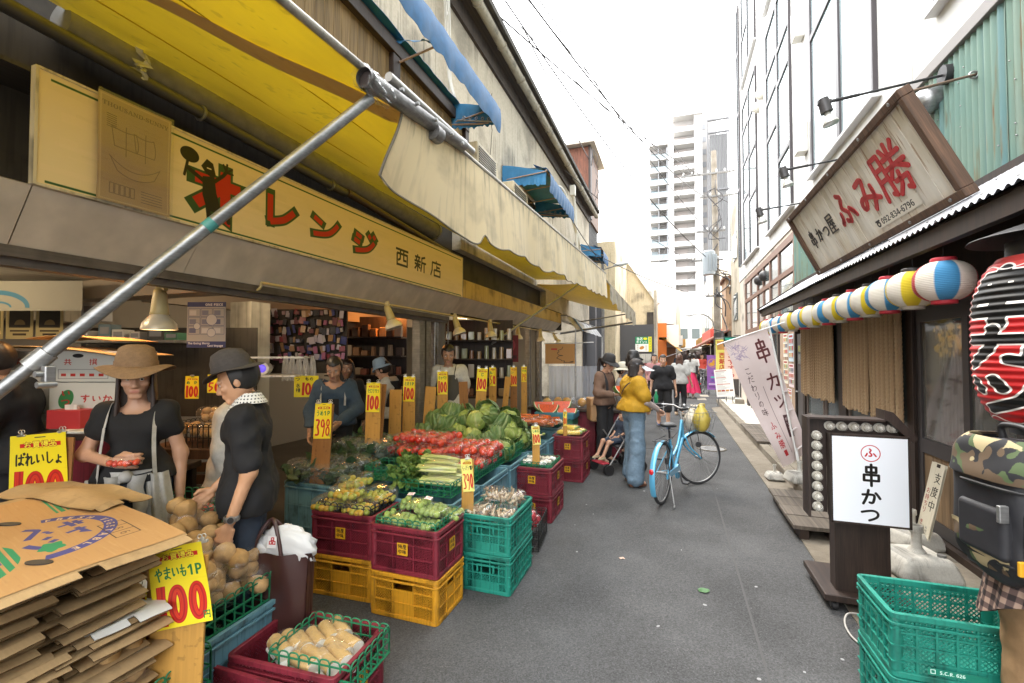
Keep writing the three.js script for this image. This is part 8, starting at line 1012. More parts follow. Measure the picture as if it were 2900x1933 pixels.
// backpacker at the right edge
person('hiker at the right edge in tan trousers with a camouflage backpack',[1.30,0,-2.20],1.75,1.0,{ cell: .016,pitch: .2,j: { wai: [0,1.08,.04],che: [0,1.26,.13],nek: [0,1.41,.22],hed: [0,1.55,.31],shL: [.165,1.37,.16],shR: [-.165,1.37,.16],elL: [.2,1.12,.26],elR: [-.2,1.12,.26],wrL: [.12,1.1,.46],wrR: [-.12,1.1,.46],knR: [-.1,.5,.05],anR: [-.11,.085,-.06],knL: [.1,.49,.02] },top: { m: C.dblk, sleeve: .9,e: .02 },bottom: { m: std([.40,.24,.115],.85,{ map: rep(T.weave, .2) }),e: .03,w: .02,amp: .012 },hair: {},shoe: std([.1,.07,.05],.7),extra(t) {
const chk = pix(64,64,(u, v) => { const a = Math.floor(u * 8) % 2,b = Math.floor(v * 8) % 2; return a && b ? [.16,.13,.13] : a || b ? [.36,.29,.27] : [.62,.52,.46]; }); mesh('tied_shirt',[sheet((u, v) => { const a = u * 2 * PI; return V(Math.sin(a) * (.17 + .05 * v),lerp(.97,.72 + .07 * Math.sin(a * 2),v),Math.cos(a) * (.145 + .06 * v) + .008 * Math.sin(a * 13)); },60,10,.008)],std('#ffffff',.85,{ map: rep(chk, .16) }),t);
const cam = pix(256,256,(u, v) => { const a = fbm(u, v, 4,4,3,301),b = fbm(u, v, 5,5,3,302),d = fbm(u, v, 6,6,3,303); return a > .60 ? [.66,.60,.46] : b > .56 ? [.37,.30,.23] : d > .53 ? [.30,.36,.23] : [.13,.13,.14]; }),blk = std([.028,.028,.033],.6,{ map: rep(T.weave, .2) });
mesh('backpack',[bend(new THREE.SphereGeometry(.5,40,30),(v) => { const e = .62,f = (q) => Math.sign(q) * Math.pow(Math.abs(q) * 2,e) * .5,k = 1 + .10 * Math.abs(n3(v.x * 7,v.y * 9,v.z * 7,311)) - .05 + .03 * n3(v.x * 20,v.y * 20,v.z * 20,312); v.set(f(v.x) * .36 * k, f(v.y) * .52 * k + 1.08,f(v.z) * .26 * k - .13); })],blk, t);
const pat = (y0,y1,a0,a1) => sheet((u, v) => { const a = lerp(a0,a1,u),y = lerp(y0,y1,v),q = Math.pow(Math.max(.02,1 - Math.pow(Math.abs(y - 1.10) / .272,3.2)),.31),ex = .62,f = (s) => Math.sign(s) * Math.pow(Math.abs(s),ex); return V(f(Math.sin(a)) * .187 * q, y, -f(Math.cos(a)) * .136 * q - .13 + .004 * Math.sin(u * 9 + v * 7)); },24,16,.004); const cm = std('#ffffff',.75,{ map: rep(cam, .42) }); mesh('camouflage_panel',[pat(1.2,1.345,-1.9,2.0)],cm, t); mesh('camouflage_panel',[pat(.88,1.02,-.5,.5)],cm, t);  mesh('pocket',[rbox(.05,.2,.2,-.155,1.02,-.13,.022,3),rbox(.2,.18,.05,-.02,1.02,-.245,.022,3)],blk, t); mesh('seam',[tube([[-.185,1.17,.0],[-.19,1.175,-.13],[-.13,1.18,-.25],[.05,1.18,-.27]],.006,24,5),tube([[-.183,.93,-.02],[-.185,.93,-.13],[-.12,.92,-.24],[.05,.92,-.25]],.006,24,5),tube([[-.06,1.33,-.12],[-.05,1.38,-.13],[.05,1.38,-.13],[.06,1.33,-.12]],.011,14,6)],M.black, t); strap([[-.12,1.3,-.2],[-.19,1.15,-.2],[-.185,.95,-.2],[-.12,.86,-.2]],M.black, t, 'strap',.03); mesh('buckle',[rbox(.014,.05,.03,-.15,.93,-.235,.004)],std([.7,.36,.02],.5),t); mesh('reflector',[rbox(.016,.06,.03,-.12,1.10,-.268,.004)],M.steel, t); } });
// ---------- bicycle, pushchair ----------
function wheel(parent, pos, turn, r, thin = 1) {
const w = mesh('wheel',[new THREE.TorusGeometry(r - .028,.009,8,56)],M.steel, parent); w.position.set(...pos); w.rotation.y = turn; mesh('tyre',[new THREE.TorusGeometry(r - .017,.0175 * thin, 10,60)],std([.03,.03,.032],.8),w); const s = []; for (let i = 0; i < 36; i++) { const a = i / 36 * 2 * PI, b = a + (i % 2 ? .5 : -.5),z = i % 4 < 2 ? .028 : -.028; s.push(rod([.02 * Math.cos(b),.02 * Math.sin(b),z],[(r - .034) * Math.cos(a),(r - .034) * Math.sin(a),0],.0011,.0011,4)); } mesh('spokes',s, M.steel, w); mesh('hub',[rod([0,0,-.045],[0,0,.045],.018,.018,12),rod([0,0,-.06],[0,0,.06],.007)],M.steel, w); return w;
}
function bicycle(label, pos, turn, steer, colr, R = .335) { // local +x forward
const t = thing('bicycle',label, 'bicycle',pos, turn),fm = phys(colr, .28,{ clearcoat: .8,metalness: .2 }),bb = [.42,.27,0],rear = [0,R, 0],hd0 = [.83,.60,0],hd1 = [.78,.82,0],hub = [1.06,R, 0],f = (p) => { const q = vv(p).sub(V(.83,0,0)).applyAxisAngle(V(0,1,0),-steer).add(V(.83,0,0)); return [q.x, q.y, q.z]; };
mesh('frame',[tube([hd0,[.66,.46,0],[.5,.32,0],bb],.020,20,10),tube([hd1,[.62,.56,0],[.40,.45,0]],.017,16,10),rod(bb, [.285,.66,0],.0165,.0165,12),...[-1,1].flatMap((s) => [rod([.40,.28,s * .03],[0,R, s * .062],.009),rod([.32,.58,s * .015],[0,R, s * .062],.008)]),rod(hd0,hd1,.02,.02,14),rod([bb[0],bb[1],-.035],[bb[0],bb[1],.035],.024,.024,14)],fm, t);
mesh('fork',[...[-1,1].map((s) => tube([[.84,.60,s * .045],[.90,.48,s * .052],[1.06,R, s * .055]].map(f),.011,12,8)),rod(f([.84,.60,-.05]),f([.84,.60,.05]),.014)],fm, t);
wheel(t, rear, 0,R); wheel(t, f(hub),-steer, R); const arc = (c, a0,a1,m) => sheet((u, v) => { const a = lerp(a0,a1,v),w = (u - .5),r = R + .018 - .02 * w * w * 2; return V(...m([c[0] + r * Math.cos(a),c[1] + r * Math.sin(a),w * .056])); },6,28,.002);
mesh('mudguard',[arc(rear, .55,3.7,(q) => q)],fm, t); mesh('mudguard',[arc(hub, .75,2.75,f)],fm, t); mesh('chain_guard',[rbox(.44,.075,.02,.22,.305,.05,.009),rod([.42,.275,.04],[.42,.275,.06],.085,.085,22)],fm, t);
mesh('crank',[rod([.42,.27,.07],[.5,.13,.075],.010),rod([.42,.27,-.07],[.34,.41,-.075],.010),rod([.42,.27,-.08],[.42,.27,.08],.012)],M.steel, t); for (const [x, y, z] of [[.5,.13,.12],[.34,.41,-.12]]) { const p = mesh('pedal',[rbox(.09,.022,.07,x, y, z, .006)],M.black, t); mesh('reflector',[box(.008,.014,.05,x + .047,y, z)],std([.7,.25,.01],.4),p); }
mesh('seat_post',[rod([.285,.64,0],[.26,.80,0],.012,.012,12)],M.darkFrame, t); const sd = mesh('saddle',[bend(new THREE.SphereGeometry(.5,26,16),(v) => { const b = v.x < 0 ? 1 : 1 - 1.35 * v.x; v.set(v.x * .27 + .25,v.y * .07 * (v.y < 0 ? .6 : 1) + .825 + .03 * (v.x < -.25 ? 1 : 0) * -v.x, v.z * .19 * Math.max(.32,b)); })],std([.022,.022,.024],.5),t); mesh('spring',[-1,1].map((s) => place(new THREE.TorusGeometry(.018,.005,6,14).rotateX(PI / 2),[.17,.785,s * .05])),M.steel, sd);
mesh('handlebar',[tube([[.60,.985,.27],[.72,.99,.25],[.80,.985,.13],[.79,.965,0],[.80,.985,-.13],[.72,.99,-.25],[.60,.985,-.27]].map(f),.011,44,8),rod([.78,.82,0],f([.79,.965,0]),.013)],M.steel, t); for (const s of [1,-1]) { mesh('grip',[rod(f([.59,.985,s * .272]),f([.70,.99,s * .256]),.016,.016,12)],M.black, t); mesh('brake_lever',[tube([[.76,.985,s * .20],[.72,.955,s * .235],[.62,.945,s * .245]].map(f),.005,12,6)],M.steel, t); } mesh('bell',[place(new THREE.SphereGeometry(.024,14,10),f([.78,1.005,.1]))],M.steel, t); mesh('brake_cable',[tube([[.76,.98,.2],[.92,1.02,.12],[.98,.9,.03],[.9,.62,.02]].map(f),.003,24,5),tube([[.76,.98,-.2],[.95,1.0,-.1],[.88,.8,-.02],[.6,.5,-.02]].map(f),.003,24,5)],M.black, t);
const bx = []; const B = (u, v, w) => f([lerp(.90 + .02,1.16,u) + (u - .5) * .06 * w, lerp(.68,.92,w),(v - .5) * lerp(.25,.36,w)]); for (let i = 0; i <= 6; i++) { const k = i / 6; bx.push(rod(B(0,k, 0),B(0,k, 1),.0022,.0022,5),rod(B(1,k, 0),B(1,k, 1),.0022,.0022,5),rod(B(k, 0,0),B(k, 0,1),.0022,.0022,5),rod(B(k, 1,0),B(k, 1,1),.0022,.0022,5),rod(B(k, 0,0),B(k, 1,0),.0022,.0022,5)); } for (let j = 0; j <= 5; j++) { const w = j / 5,q = j === 5 ? .004 : .0022; bx.push(rod(B(0,0,w),B(1,0,w),q, q, 5),rod(B(1,0,w),B(1,1,w),q, q, 5),rod(B(1,1,w),B(0,1,w),q, q, 5),rod(B(0,1,w),B(0,0,w),q, q, 5)); } mesh('basket',bx, M.steel, t); mesh('basket_stay',[rod(f([.98,.68,.08]),f([1.06,R, .066]),.005),rod(f([.98,.68,-.08]),f([1.06,R, -.066]),.005)],M.darkFrame, t);
mesh('carrier',[...[-1,1].flatMap((s) => [rod([-.14,.70,s * .06],[.26,.70,s * .045],.006),rod([-.05,.70,s * .06],[0,R, s * .075],.005)]),rod([-.14,.70,-.06],[-.14,.70,.06],.006),rod([.05,.70,-.055],[.05,.70,.055],.005)],M.darkFrame, t); mesh('rear_reflector',[place(new THREE.SphereGeometry(.024,14,10),[-.365,.42,0],0,0,0,[.5,1.25,1])],phys([.6,.01,.02],.15,{ clearcoat: 1 }),t); mesh('kickstand',[rod([.02,R - .02,.075],[-.08,.03,.15],.008),rod([-.08,.03,.15],[-.13,.02,.16],.009)],M.steel, t); mesh('lamp',[place(new THREE.CylinderGeometry(.035,.028,.06,14).rotateZ(PI / 2),f([1.0,.52,.085]))],M.black, t); mesh('lock',[rbox(.05,.07,.04,.1,.45,.02,.01)],M.black, t);
return [t, f];
}
{ const h = Math.atan2(1.138,.326),[t, f] = bicycle('light blue city bicycle with a wire basket standing in the lane',[-.115,0,-5.30],h, .66,[.11,.42,.66]); t.rotation.x = 0; const wp = (q) => vv(f(q)).applyAxisAngle(V(0,1,0),h).add(t.position); let a = wp([1.04,.84,.085]); plasticBag('yellow carrier bag of vegetables in the bicycle basket',[a.x, a.y, a.z],[.20,.34,.22],phys([.66,.52,.10],.4,{ transmission: .25,thickness: 0 }),.4); a = wp([1.03,.80,-.085]); plasticBag('crumpled white carrier bag in the bicycle basket',[a.x, a.y, a.z],[.20,.27,.2],phys([.72,.66,.56],.5,{ transmission: .2,thickness: 0 }),.1); a = wp([.66,1.0,-.26]); const u = thing('green_bottle','small green bottle hung by the bicycle handlebar','bottle',[a.x - .03,a.y + .0,a.z - .1]); mesh('bottle',[lathe([[0,0],[.025,.0],[.027,.09],[.012,.12],[.012,.15],[0,.15]],14)],std([.02,.28,.12],.3),u); mesh('cap',[rod([0,.15,0],[0,.17,0],.014)],M.white, u); }
bicycle('dark parked bicycle beside the purple sign far down the lane',[1.12,0,-20.2],1.4,-.2,[.03,.03,.035]);
{ const t = thing('pushchair','small folding pushchair with a silver frame beside the woman in mustard','pushchair',[-.74,0,-6.62],-.8),wm = M.black; for (const [x, z] of [[-.18,.3],[.18,.3],[-.2,-.25],[.2,-.25]]) mesh('wheel',[-.025,.025].map((d) => place(new THREE.CylinderGeometry(.07,.07,.022,18).rotateZ(PI / 2),[x + d, .07,z])),wm, t); mesh('frame',[-1,1].flatMap((s) => [rod([s * .18,.1,.3],[s * .2,.95,-.35],.011),rod([s * .2,.1,-.25],[s * .18,.55,.12],.011),tube([[s * .2,.95,-.35],[s * .2,1.02,-.42],[s * .2,1.0,-.48]],.013,8,6)]),M.steel, t); mesh('seat',[rbox(.32,.03,.26,0,.36,.0,.012),quad([-.16,.36,-.12],[.16,.36,-.12],[.16,.82,-.28],[-.16,.82,-.28],4,4,.02)],M.darkFrame, t); mesh('footrest',[rbox(.26,.02,.12,0,.14,.30,.008)],std([.4,.03,.05],.6),t);
person('small child seated in the pushchair with legs stretched forward',[-.74,.01,-6.62],-.8,.52,{ cell: .03,j: { pel: [0,.80,-.05],wai: [0,.95,-.1],che: [0,1.13,-.14],nek: [0,1.29,-.18],hed: [0,1.44,-.16],shL: [.165,1.24,-.15],shR: [-.165,1.24,-.15],elL: [.2,1.0,-.08],elR: [-.2,1.0,-.08],wrL: [.12,.9,.1],wrR: [-.12,.9,.1],hiL: [.09,.80,.0],hiR: [-.09,.80,0],knL: [.13,.78,.40],knR: [-.13,.78,.40],anL: [.13,.42,.58],anR: [-.13,.42,.58] },top: { m: C.jean, sleeve: .4 },bottom: { name: 'shorts',m: C.jean, len: .4 },hair: {},shoe: std([.4,.36,.22],.7) }); }
// ---------- shop sign ----------
{
const t = thing('shop_sign','long cream shop sign with red green edged lettering and a black leaping figure','sign',[-2.69,2.68,-3.4],PI / 2);
const r = print(2030,246,(c, w, h) => {
c.fillStyle = '#d8c296'; c.fillRect(0,0,w, h); for (let i = 0; i < 160; i++) { c.fillStyle = rnd() < .5 ? 'rgba(120,90,40,.03)' : 'rgba(255,240,200,.04)'; c.fillRect(rnd() * w, rnd() * h, 20 + rnd() * 200,2 + rnd() * 20); }
const X = (z) => (-1.2 - z) / 4.4 * w, Y = (y) => (2.94 - y) / .52 * h; c.fillStyle = '#1f4a24'; c.fillRect(20,Y(2.915),w - 40,5); c.fillRect(14,Y(2.438),w - 30,5);
const big = (ch, z0,z1,y0,y1) => glyph(c, ch, X(z0),Y(y1),[X(z1) - X(z0),Y(y0) - Y(y1)],{ w: .19,color: '#b0150c',outline: '#23451f',outlineW: 7 }); big('オ',-1.88,-2.26,2.47,2.83); big('レ',-2.36,-2.72,2.56,2.81); big('ン',-2.83,-3.2,2.58,2.79); big('ジ',-3.33,-3.72,2.56,2.78);
['西','新','店'].forEach((ch, i) => glyph(c, ch, X(-4.0 - i * .365),Y(2.77),[X(-4.28) - X(-4.0),Y(2.56) - Y(2.77)],{ w: .11,color: '#1b1a16' }));
c.fillStyle = c.strokeStyle = '#0c0a09'; c.lineCap = c.lineJoin = 'round'; const f = (z, y) => [X(z),Y(y)],ln = (lw, ...p) => { c.lineWidth = lw; c.beginPath(); p.forEach((q, i) => (i ? c.lineTo(...q) : c.moveTo(...q))); c.stroke(); },bl = (...p) => { c.beginPath(); p.forEach((q, i) => (i ? c.lineTo(...q) : c.moveTo(...q))); c.fill(); };
c.beginPath(); c.ellipse(...f(-1.885,2.83),26,21,0,0,7); c.fill(); ln(7,f(-1.855,2.70),f(-1.875,2.80)); ln(12,f(-1.88,2.745),f(-1.98,2.70)); bl(f(-1.955,2.79),f(-1.99,2.845),f(-2.03,2.83),f(-2.05,2.76),f(-2.02,2.74),f(-1.985,2.755)); bl(f(-1.965,2.73),f(-2.04,2.75),f(-2.055,2.65),f(-2.085,2.56),f(-2.06,2.53),f(-1.995,2.53),f(-1.965,2.62)); ln(10,f(-2.04,2.72),f(-2.10,2.78),f(-2.12,2.81)); for (const [a, b] of [[-2.10,2.85],[-2.125,2.86],[-2.16,2.84],[-2.165,2.81]]) ln(6,f(-2.12,2.81),f(a, b)); ln(13,f(-2.0,2.55),f(-2.01,2.47),f(-2.045,2.44)); ln(13,f(-2.06,2.57),f(-2.13,2.54),f(-2.14,2.49)); c.fillStyle = '#d9c9a0'; c.fillRect(...f(-1.99,2.795),14,4);
},{ rough: .5 });
mesh('panel',[plate(4.4,.52,r, .03)],r.mat, t, true); mesh('edge_trim',[box(4.4,.012,.036,0,.266,-.014),box(4.4,.012,.036,0,-.266,-.014),box(.012,.54,.036,2.206,0,-.014),box(.012,.54,.036,-2.206,0,-.014)],M.creamMetal, t);
const p = thing('ship_poster','brown parchment ship poster in a plastic sleeve covering the near end of the sign','poster',[-2.672,2.69,-1.59],PI / 2),q = print(260,420,(c, w, h) => { c.fillStyle = '#977a52'; c.fillRect(0,0,w, h); for (let i = 0; i < 80; i++) { c.fillStyle = 'rgba(70,45,15,.05)'; c.fillRect(rnd() * w, rnd() * h, rnd() * 90,rnd() * 14); } c.strokeStyle = '#b09468'; c.lineWidth = 5; c.strokeRect(8,8,w - 16,h - 16); c.fillStyle = '#4a3622'; c.font = 'bold 24px serif'; c.textAlign = 'center'; c.fillText('THOUSAND-SUNNY',w / 2,48); c.strokeStyle = '#5a4228'; c.lineWidth = 3; c.beginPath(); c.moveTo(40,240); c.quadraticCurveTo(130,320,220,235); c.lineTo(200,285); c.quadraticCurveTo(130,330,65,290); c.closePath(); c.stroke(); for (const [x, y, s] of [[95,225,50],[165,225,42]]) { c.beginPath(); c.moveTo(x, y); c.lineTo(x, y - 120); c.moveTo(x - s, y - 105); c.quadraticCurveTo(x, y - 90,x + s * .7,y - 105); c.quadraticCurveTo(x + s, y - 60,x + s * .8,y - 30); c.lineTo(x - s * .8,y - 30); c.closePath(); c.stroke(); } for (let i = 0; i < 7; i++) c.fillRect(28,76 + i * 8,34,3); for (let i = 0; i < 5; i++) { c.fillRect(150,345 + i * 11,80,3); c.strokeRect(40 + i * 18,345,14,40); } }); mesh('sheet',[plate(.345,.545,q, .004,.004)],q.mat, p, true); mesh('sleeve',[box(.36,.56,.002,0,0,.014)],P.film, p);
}
// ---------- lamps ----------
const lampG = [bake([lathe([[0,.2],[.028,.2],[.034,.17],[.044,.07],[.047,.06],[.040,.055]],22)]),bake([lathe([[.035,.06],[.05,.045],[.082,.005],[.088,-.03],[.084,-.032],[.078,.0]],26)]),bake([lathe([[0,-.03],[.05,-.032],[.083,-.03]],26)])],lampM = std([.42,.33,.15],.4);
function parLamp(label, x, y, z, tilt, lit, group) { const t = thing('spot_lamp',label, 'lamp',[x, y, z],.3,group); t.rotation.z = tilt; mesh('holder',lampG[0],lampM, t); mesh('reflector',lampG[1],std([.52,.46,.36],.35,{ metalness: .2 }),t); mesh('lens',lampG[2],lit ? std([.8,.7,.5],.4,{ emissive: L(1,.62,.25),emissiveIntensity: 2 }) : phys([.5,.46,.4],.15),t); mesh('joint',[ball(.024,0,.215,0,12,8),box(.03,.05,.03,.02,.22,0)],lampM, t);
if (lit) { const s = new THREE.SpotLight(0xffb265,.3,0,.95,.6,2); s.position.set(0,-.05,0); s.target.position.set(0,-1.5,0); s.shadow.radius = 2; s.name = 'lamp_light'; t.add(s, s.target); } return t; }
parLamp('lit warm clamp lamp hanging above the woman in the straw hat',-3.18,1.84,-2.05,0,true).scale.setScalar(1.15);
[[-3.88,.35],[-5.36,.3],[-6.47,.1],[-7.77,.05],[-9.27,.05],[-10.75,.5]].forEach(([z, a],i) => parLamp(['unlit','second unlit','third unlit','fourth unlit','fifth unlit','farthest tilted unlit'][i] + ' cream clamp lamp along the rail under the canopy',-2.62,1.93,z, a, false, 'clamp lamps under the canopy'));
{ const t = thing('lamp_rail','cream conduit rail with arms carrying the clamp lamps','rail',[0,0,0]); mesh('rail',[rod([-2.70,2.14,-2.4],[-2.70,2.14,-11],.011)],lampM, t); mesh('arm',[tube([[-3.18,2.09,-2.05],[-3.02,2.10,-2.3],[-2.90,2.11,-2.52],[-2.87,2.16,-2.56]],.011,16,7),...[-3.88,-5.36,-6.47,-7.77,-9.27].map((z) => rod([-2.70,2.14,z],[-2.64,2.13,z],.01))],lampM, t);
const c = thing('ceiling_lamp','round lit ceiling lamp in a dark housing inside the shop','lamp',[-3.92,2.33,-2.14]); mesh('housing',[lathe([[0,.03],[.11,.03],[.12,0],[.105,-.05],[.09,-.045]],28)],M.darkWood, c); mesh('lens',[lathe([[0,-.03],[.06,-.04],[.092,-.045]],28)],std([.8,.6,.3],.4,{ emissive: L(1,.5,.12),emissiveIntensity: 5 }),c); const s = new THREE.SpotLight(0xffb060,2.2,0,1.2,.7,2); s.position.set(0,-.07,0); s.target.position.set(0,-1,0); s.name = 'lamp_light'; s.shadow.radius = 4; c.add(s, s.target);
[[-3.66,-1.5],[-3.74,-3.3],[-5.6,-1.6],[-5.2,-4.4],[-4.2,-6.2],[-3.9,-8.4],[-5.6,-7.6]].forEach(([x, z],i) => { const d = thing('downlight',['first small white downlight near the straw hat','second small white downlight before the column','small downlight over the posters','small downlight over the hanging towels','small downlight over the dark shelves','small downlight behind the clerk','small downlight in the back corner'][i],'lamp',[x, 2.352,z]); mesh('rim',[lathe([[.07,.004],[.075,-.004],[.055,-.006]],20)],M.white, d); mesh('lens',[lathe([[0,-.003],[.055,-.004]],20)],std([.8,.8,.75],.4,{ emissive: L(1,.9,.72),emissiveIntensity: 4 }),d); const q = new THREE.PointLight(i === 4 ? 0xffa050 : 0xffe2b8,i < 2 ? .7 : 1.1); q.position.set(0,-.05,0); q.shadow.radius = 3; q.name = 'lamp_light'; d.add(q); }); }
// ---------- inside the shop ----------
{
const T1 = .33,cm = [std([.52,.52,.49],.8,{ map: rep(T.grain, .5) }),std([.47,.47,.44],.8)],box1 = (fn) => print(240,130,(c, w, h) => { c.fillStyle = '#b9b9b2'; c.fillRect(0,0,w, h); fn(c); }),red = '#a3241c';
const f1 = box1((c) => { c.fillStyle = '#111'; c.beginPath(); c.ellipse(100,18,20,9,0,0,7); c.fill(); words(c, '共',48,30,30,{ color: red }); words(c, '撰',140,30,30,{ color: red, w: .08 }); c.strokeStyle = '#777'; c.strokeRect(30,78,180,40); c.fillStyle = red; for (let i = 0; i < 5; i++) c.fillRect(40 + i * 34,96,18,12); }),f2 = box1((c) => { c.fillStyle = '#2a6a3a'; c.beginPath(); c.ellipse(60,70,26,42,.3,0,7); c.fill(); words(c, 'いつ',40,26,36,{ color: red, v: true, w: .15 }); words(c, 'すいか',110,48,38,{ color: red, w: .12 }); }),f3 = box1((c) => { c.fillStyle = '#111'; c.beginPath(); c.ellipse(60,26,14,9,0,0,7); c.ellipse(180,26,14,9,0,0,7); c.fill(); words(c, 'ハウス西瓜',14,60,40,{ color: red }); });
let k = 0; for (const [x, z] of [[-4.28,-1.93],[-3.80,-2.1]]) for (let j = 0; j < 4; j++) { const b = thing('white_carton',['lower left','second left','third left','top left','lower right','second right','third right','top right'][k] + ' white watermelon carton with red print in the stack','carton',[x, .82 + j * .212,z],T1),f = [f3,f3,f3,f1,f2,f2,f2,f1][k++]; mesh('box',[rbox(.46,.208,.34,0,.105,0,.004)],cm[j % 2],b); const p = mesh('print',[plate(.45,.2,f, .001)],f.mat, b, true); p.position.set(0,.105,.1725); }
const tb = thing('back_table','dark wooden table under the white cartons','table',[-4.0,0,-2.05],T1); mesh('top',[rbox(1.3,.05,.7,0,.79,0)],M.darkWood, tb); for (const a of [-.6,.6]) for (const b of [-.3,.3]) mesh('leg',[box(.05,.76,.05,a, .38,b)],M.darkWood, tb);
const ld = thing('cardboard_sheet','brown cardboard sheet laid over the top of the white cartons','cardboard',[-3.98,1.69,-2.02],T1); mesh('board',[sheet((u, v) => V((u - .5) * 1.0,.03 * Math.sin(u * 3) - .06 * u, (v - .5) * .5),10,6,.008),sheet((u, v) => V((u - .4) * .6,.06 + .02 * Math.sin(u * 4),(v - .7) * .4),8,6,.008)],std([.5,.34,.17],.85),ld);
const pn = (name, lab, cat, w, h, pos, turn, draw, pw = 200) => { const r = print(pw, Math.round(pw * h / w),draw),t = thing(name, lab, cat, pos, turn),m = mesh('sheet',[plate(w, h, r, .004,.003)],r.mat, t, true); void m; return t; };
[0,1,2].forEach((i) => pn('poster',['leftmost yellowed poster headed WANTED at the frame edge','middle yellowed poster headed WANTED','right yellowed poster headed WANTED by the shelf'][i],'poster',.26,.36,[-6.3 + i * .27,1.97,-2.50 - i * .10],.35,(c, w, h) => { c.fillStyle = '#a8986a'; c.fillRect(0,0,w, h); c.fillStyle = '#33251a'; c.font = 'bold 44px serif'; c.textAlign = 'center'; c.fillText('WANTED',w / 2,48); c.fillStyle = '#2b2620'; c.fillRect(22,62,w - 44,130); c.fillStyle = '#7a6844'; c.beginPath(); c.ellipse(w / 2,170,40,40,0,PI, 0); c.fill(); c.fillStyle = '#33251a'; c.fillRect(30,210,w - 60,12); c.fillRect(50,235,w - 100,16); }));
pn('cloth_banner','pale cloth banner with a blue swoosh hung below the ceiling','banner',1.0,.27,[-5.5,2.17,-2.42],T1,(c, w, h) => { c.fillStyle = '#8f8d80'; c.fillRect(0,0,w, h); c.strokeStyle = '#2f6f8c'; c.lineWidth = 12; c.beginPath(); c.ellipse(80,66,70,34,.1,PI, 2 * PI); c.stroke(); c.lineWidth = 5; c.beginPath(); c.ellipse(70,72,34,14,0,PI, 2 * PI); c.stroke(); },300);
pn('comic_poster','blue and grey comic page poster hanging above the grey hat','poster',.34,.40,[-3.85,1.90,-2.87],T1,(c, w, h) => { c.fillStyle = '#9a9a98'; c.fillRect(0,0,w, h); c.fillStyle = '#2c3566'; c.fillRect(0,0,w, 30); c.fillRect(0,h - 38,w, 38); c.fillStyle = '#d5d5d8'; c.font = 'bold 22px sans-serif'; c.fillText('ONE PIECE',110,24); c.font = 'bold 17px sans-serif'; c.fillText('The Going Merry',6,h - 20); c.fillText('Last Voyage',128,h - 5); c.strokeStyle = '#3a4370'; for (let i = 0; i < 9; i++) { c.lineWidth = 2; c.strokeRect(8 + (i % 3) * 76,40 + Math.floor(i / 3) * 55,70,50); c.fillStyle = pick(['#6f7488','#b8b8ba','#565c7c']); c.fillRect(14 + (i % 3) * 76,52 + Math.floor(i / 3) * 55,40,30); } for (const [x, y, q] of [[150,110,34],[150,190,26],[60,150,20]]) { c.beginPath(); c.arc(x, y, q, 0,7); c.fillStyle = '#b5b5b5'; c.fill(); c.stroke(); } },240);
const sh = thing('wall_shelf','long grey shelf with boxed radios behind the straw hat','shelf',[-4.95,1.76,-2.92],T1); mesh('board',[rbox(1.1,.03,.3,0,0,0)],M.greyMetal, sh); mesh('back_panel',[box(1.8,.9,.02,.2,-.3,-.25)],M.dark, sh); [[-.42,.09,.14,0],[-.32,.18,.2,.18],[-.19,.13,.12,.02],[-.06,.1,.12,0],[.1,.08,.1,0],[.3,.11,.16,0],[.45,.07,.13,0]].forEach(([x, h, w, y],i) => { const b = thing('small_box',['white radio box','wide white box on top of another','blue and yellow box','plain white box','tilted white card box','dark appliance','green box'][i] + ' on the long grey shelf','box',[-4.95 + x * .946,1.777 + y, -2.92 - x * .325],T1); mesh('box',[rbox(w, h, .12,0,h / 2,0,.004)],std([[.5,.5,.5],[.42,.43,.45],[.1,.16,.2],[.5,.5,.48],[.5,.48,.44],[.04,.04,.04],[.05,.15,.09]][i],.6),b); mesh('face',[box(w * .7,h * .5,.004,0,h * .55,.061)],std([.2,.2,.22],.5),b); });
// goods wall, towels, lens, shelves
const gw = thing('goods_rack','wall rack crowded with small colourful packets above the hanging towels','rack',[-4.3,1.82,-4.5],T1),pc = [[.26,.05,.06],[.42,.38,.35],[.06,.07,.2],[.34,.12,.2],[.34,.2,.1],[.05,.05,.06],[.2,.09,.1],[.45,.4,.44]].map((c) => std(c, .4)); mesh('panel',[box(1.0,.8,.02,0,-.02,-.03)],M.dark, gw); for (let i = 0; i < 110; i++) { const q = mesh('packet',[rbox(rr(.03,.075),rr(.04,.12),rr(.008,.03),0,0,0,.003)],pick(pc),gw); q.position.set((i % 18 - 8.5) * .054 + rr(-.02,.02),.33 - Math.floor(i / 18) * .11 + rr(-.02,.02),rr(0,.07)); q.rotation.set(rr(-.2,.2),rr(-.4,.4),rr(-.25,.25)); }
for (let i = 0; i < 5; i++) { const tw = thing('hanging_towel','white cloth towel pinned up in a row inside the shop','towel',[-4.32 + i * .075,1.47,-4.2 - i * .026],T1,'white towels hanging in a row'); mesh('cloth',[sheet((u, v) => V((u - .5) * lerp(.09,.035,Math.pow(v, 3)),(v - .5) * .3,.012 * Math.sin(u * 12 + i) * (1 - v * .5)),12,14,.004)],C.wht, tw); }
const lens = thing('display_projector','round white device with a glowing violet lens above the man','projector',[-3.56,1.51,-3.2],.45); mesh('body',[rod([0,0,-.08],[0,0,.02],.055,.058,26)],M.white, lens); mesh('lens',[place(new THREE.SphereGeometry(.042,20,12),[0,0,.01],0,0,0,[1,1,.5])],std([.03,.03,.2],.1,{ emissive: L(.10,.06,.45) }),lens); mesh('shelf',[box(.5,.015,.2,.05,-.07,-.05),box(.55,.015,.2,.1,.1,-.05)],M.white, lens);
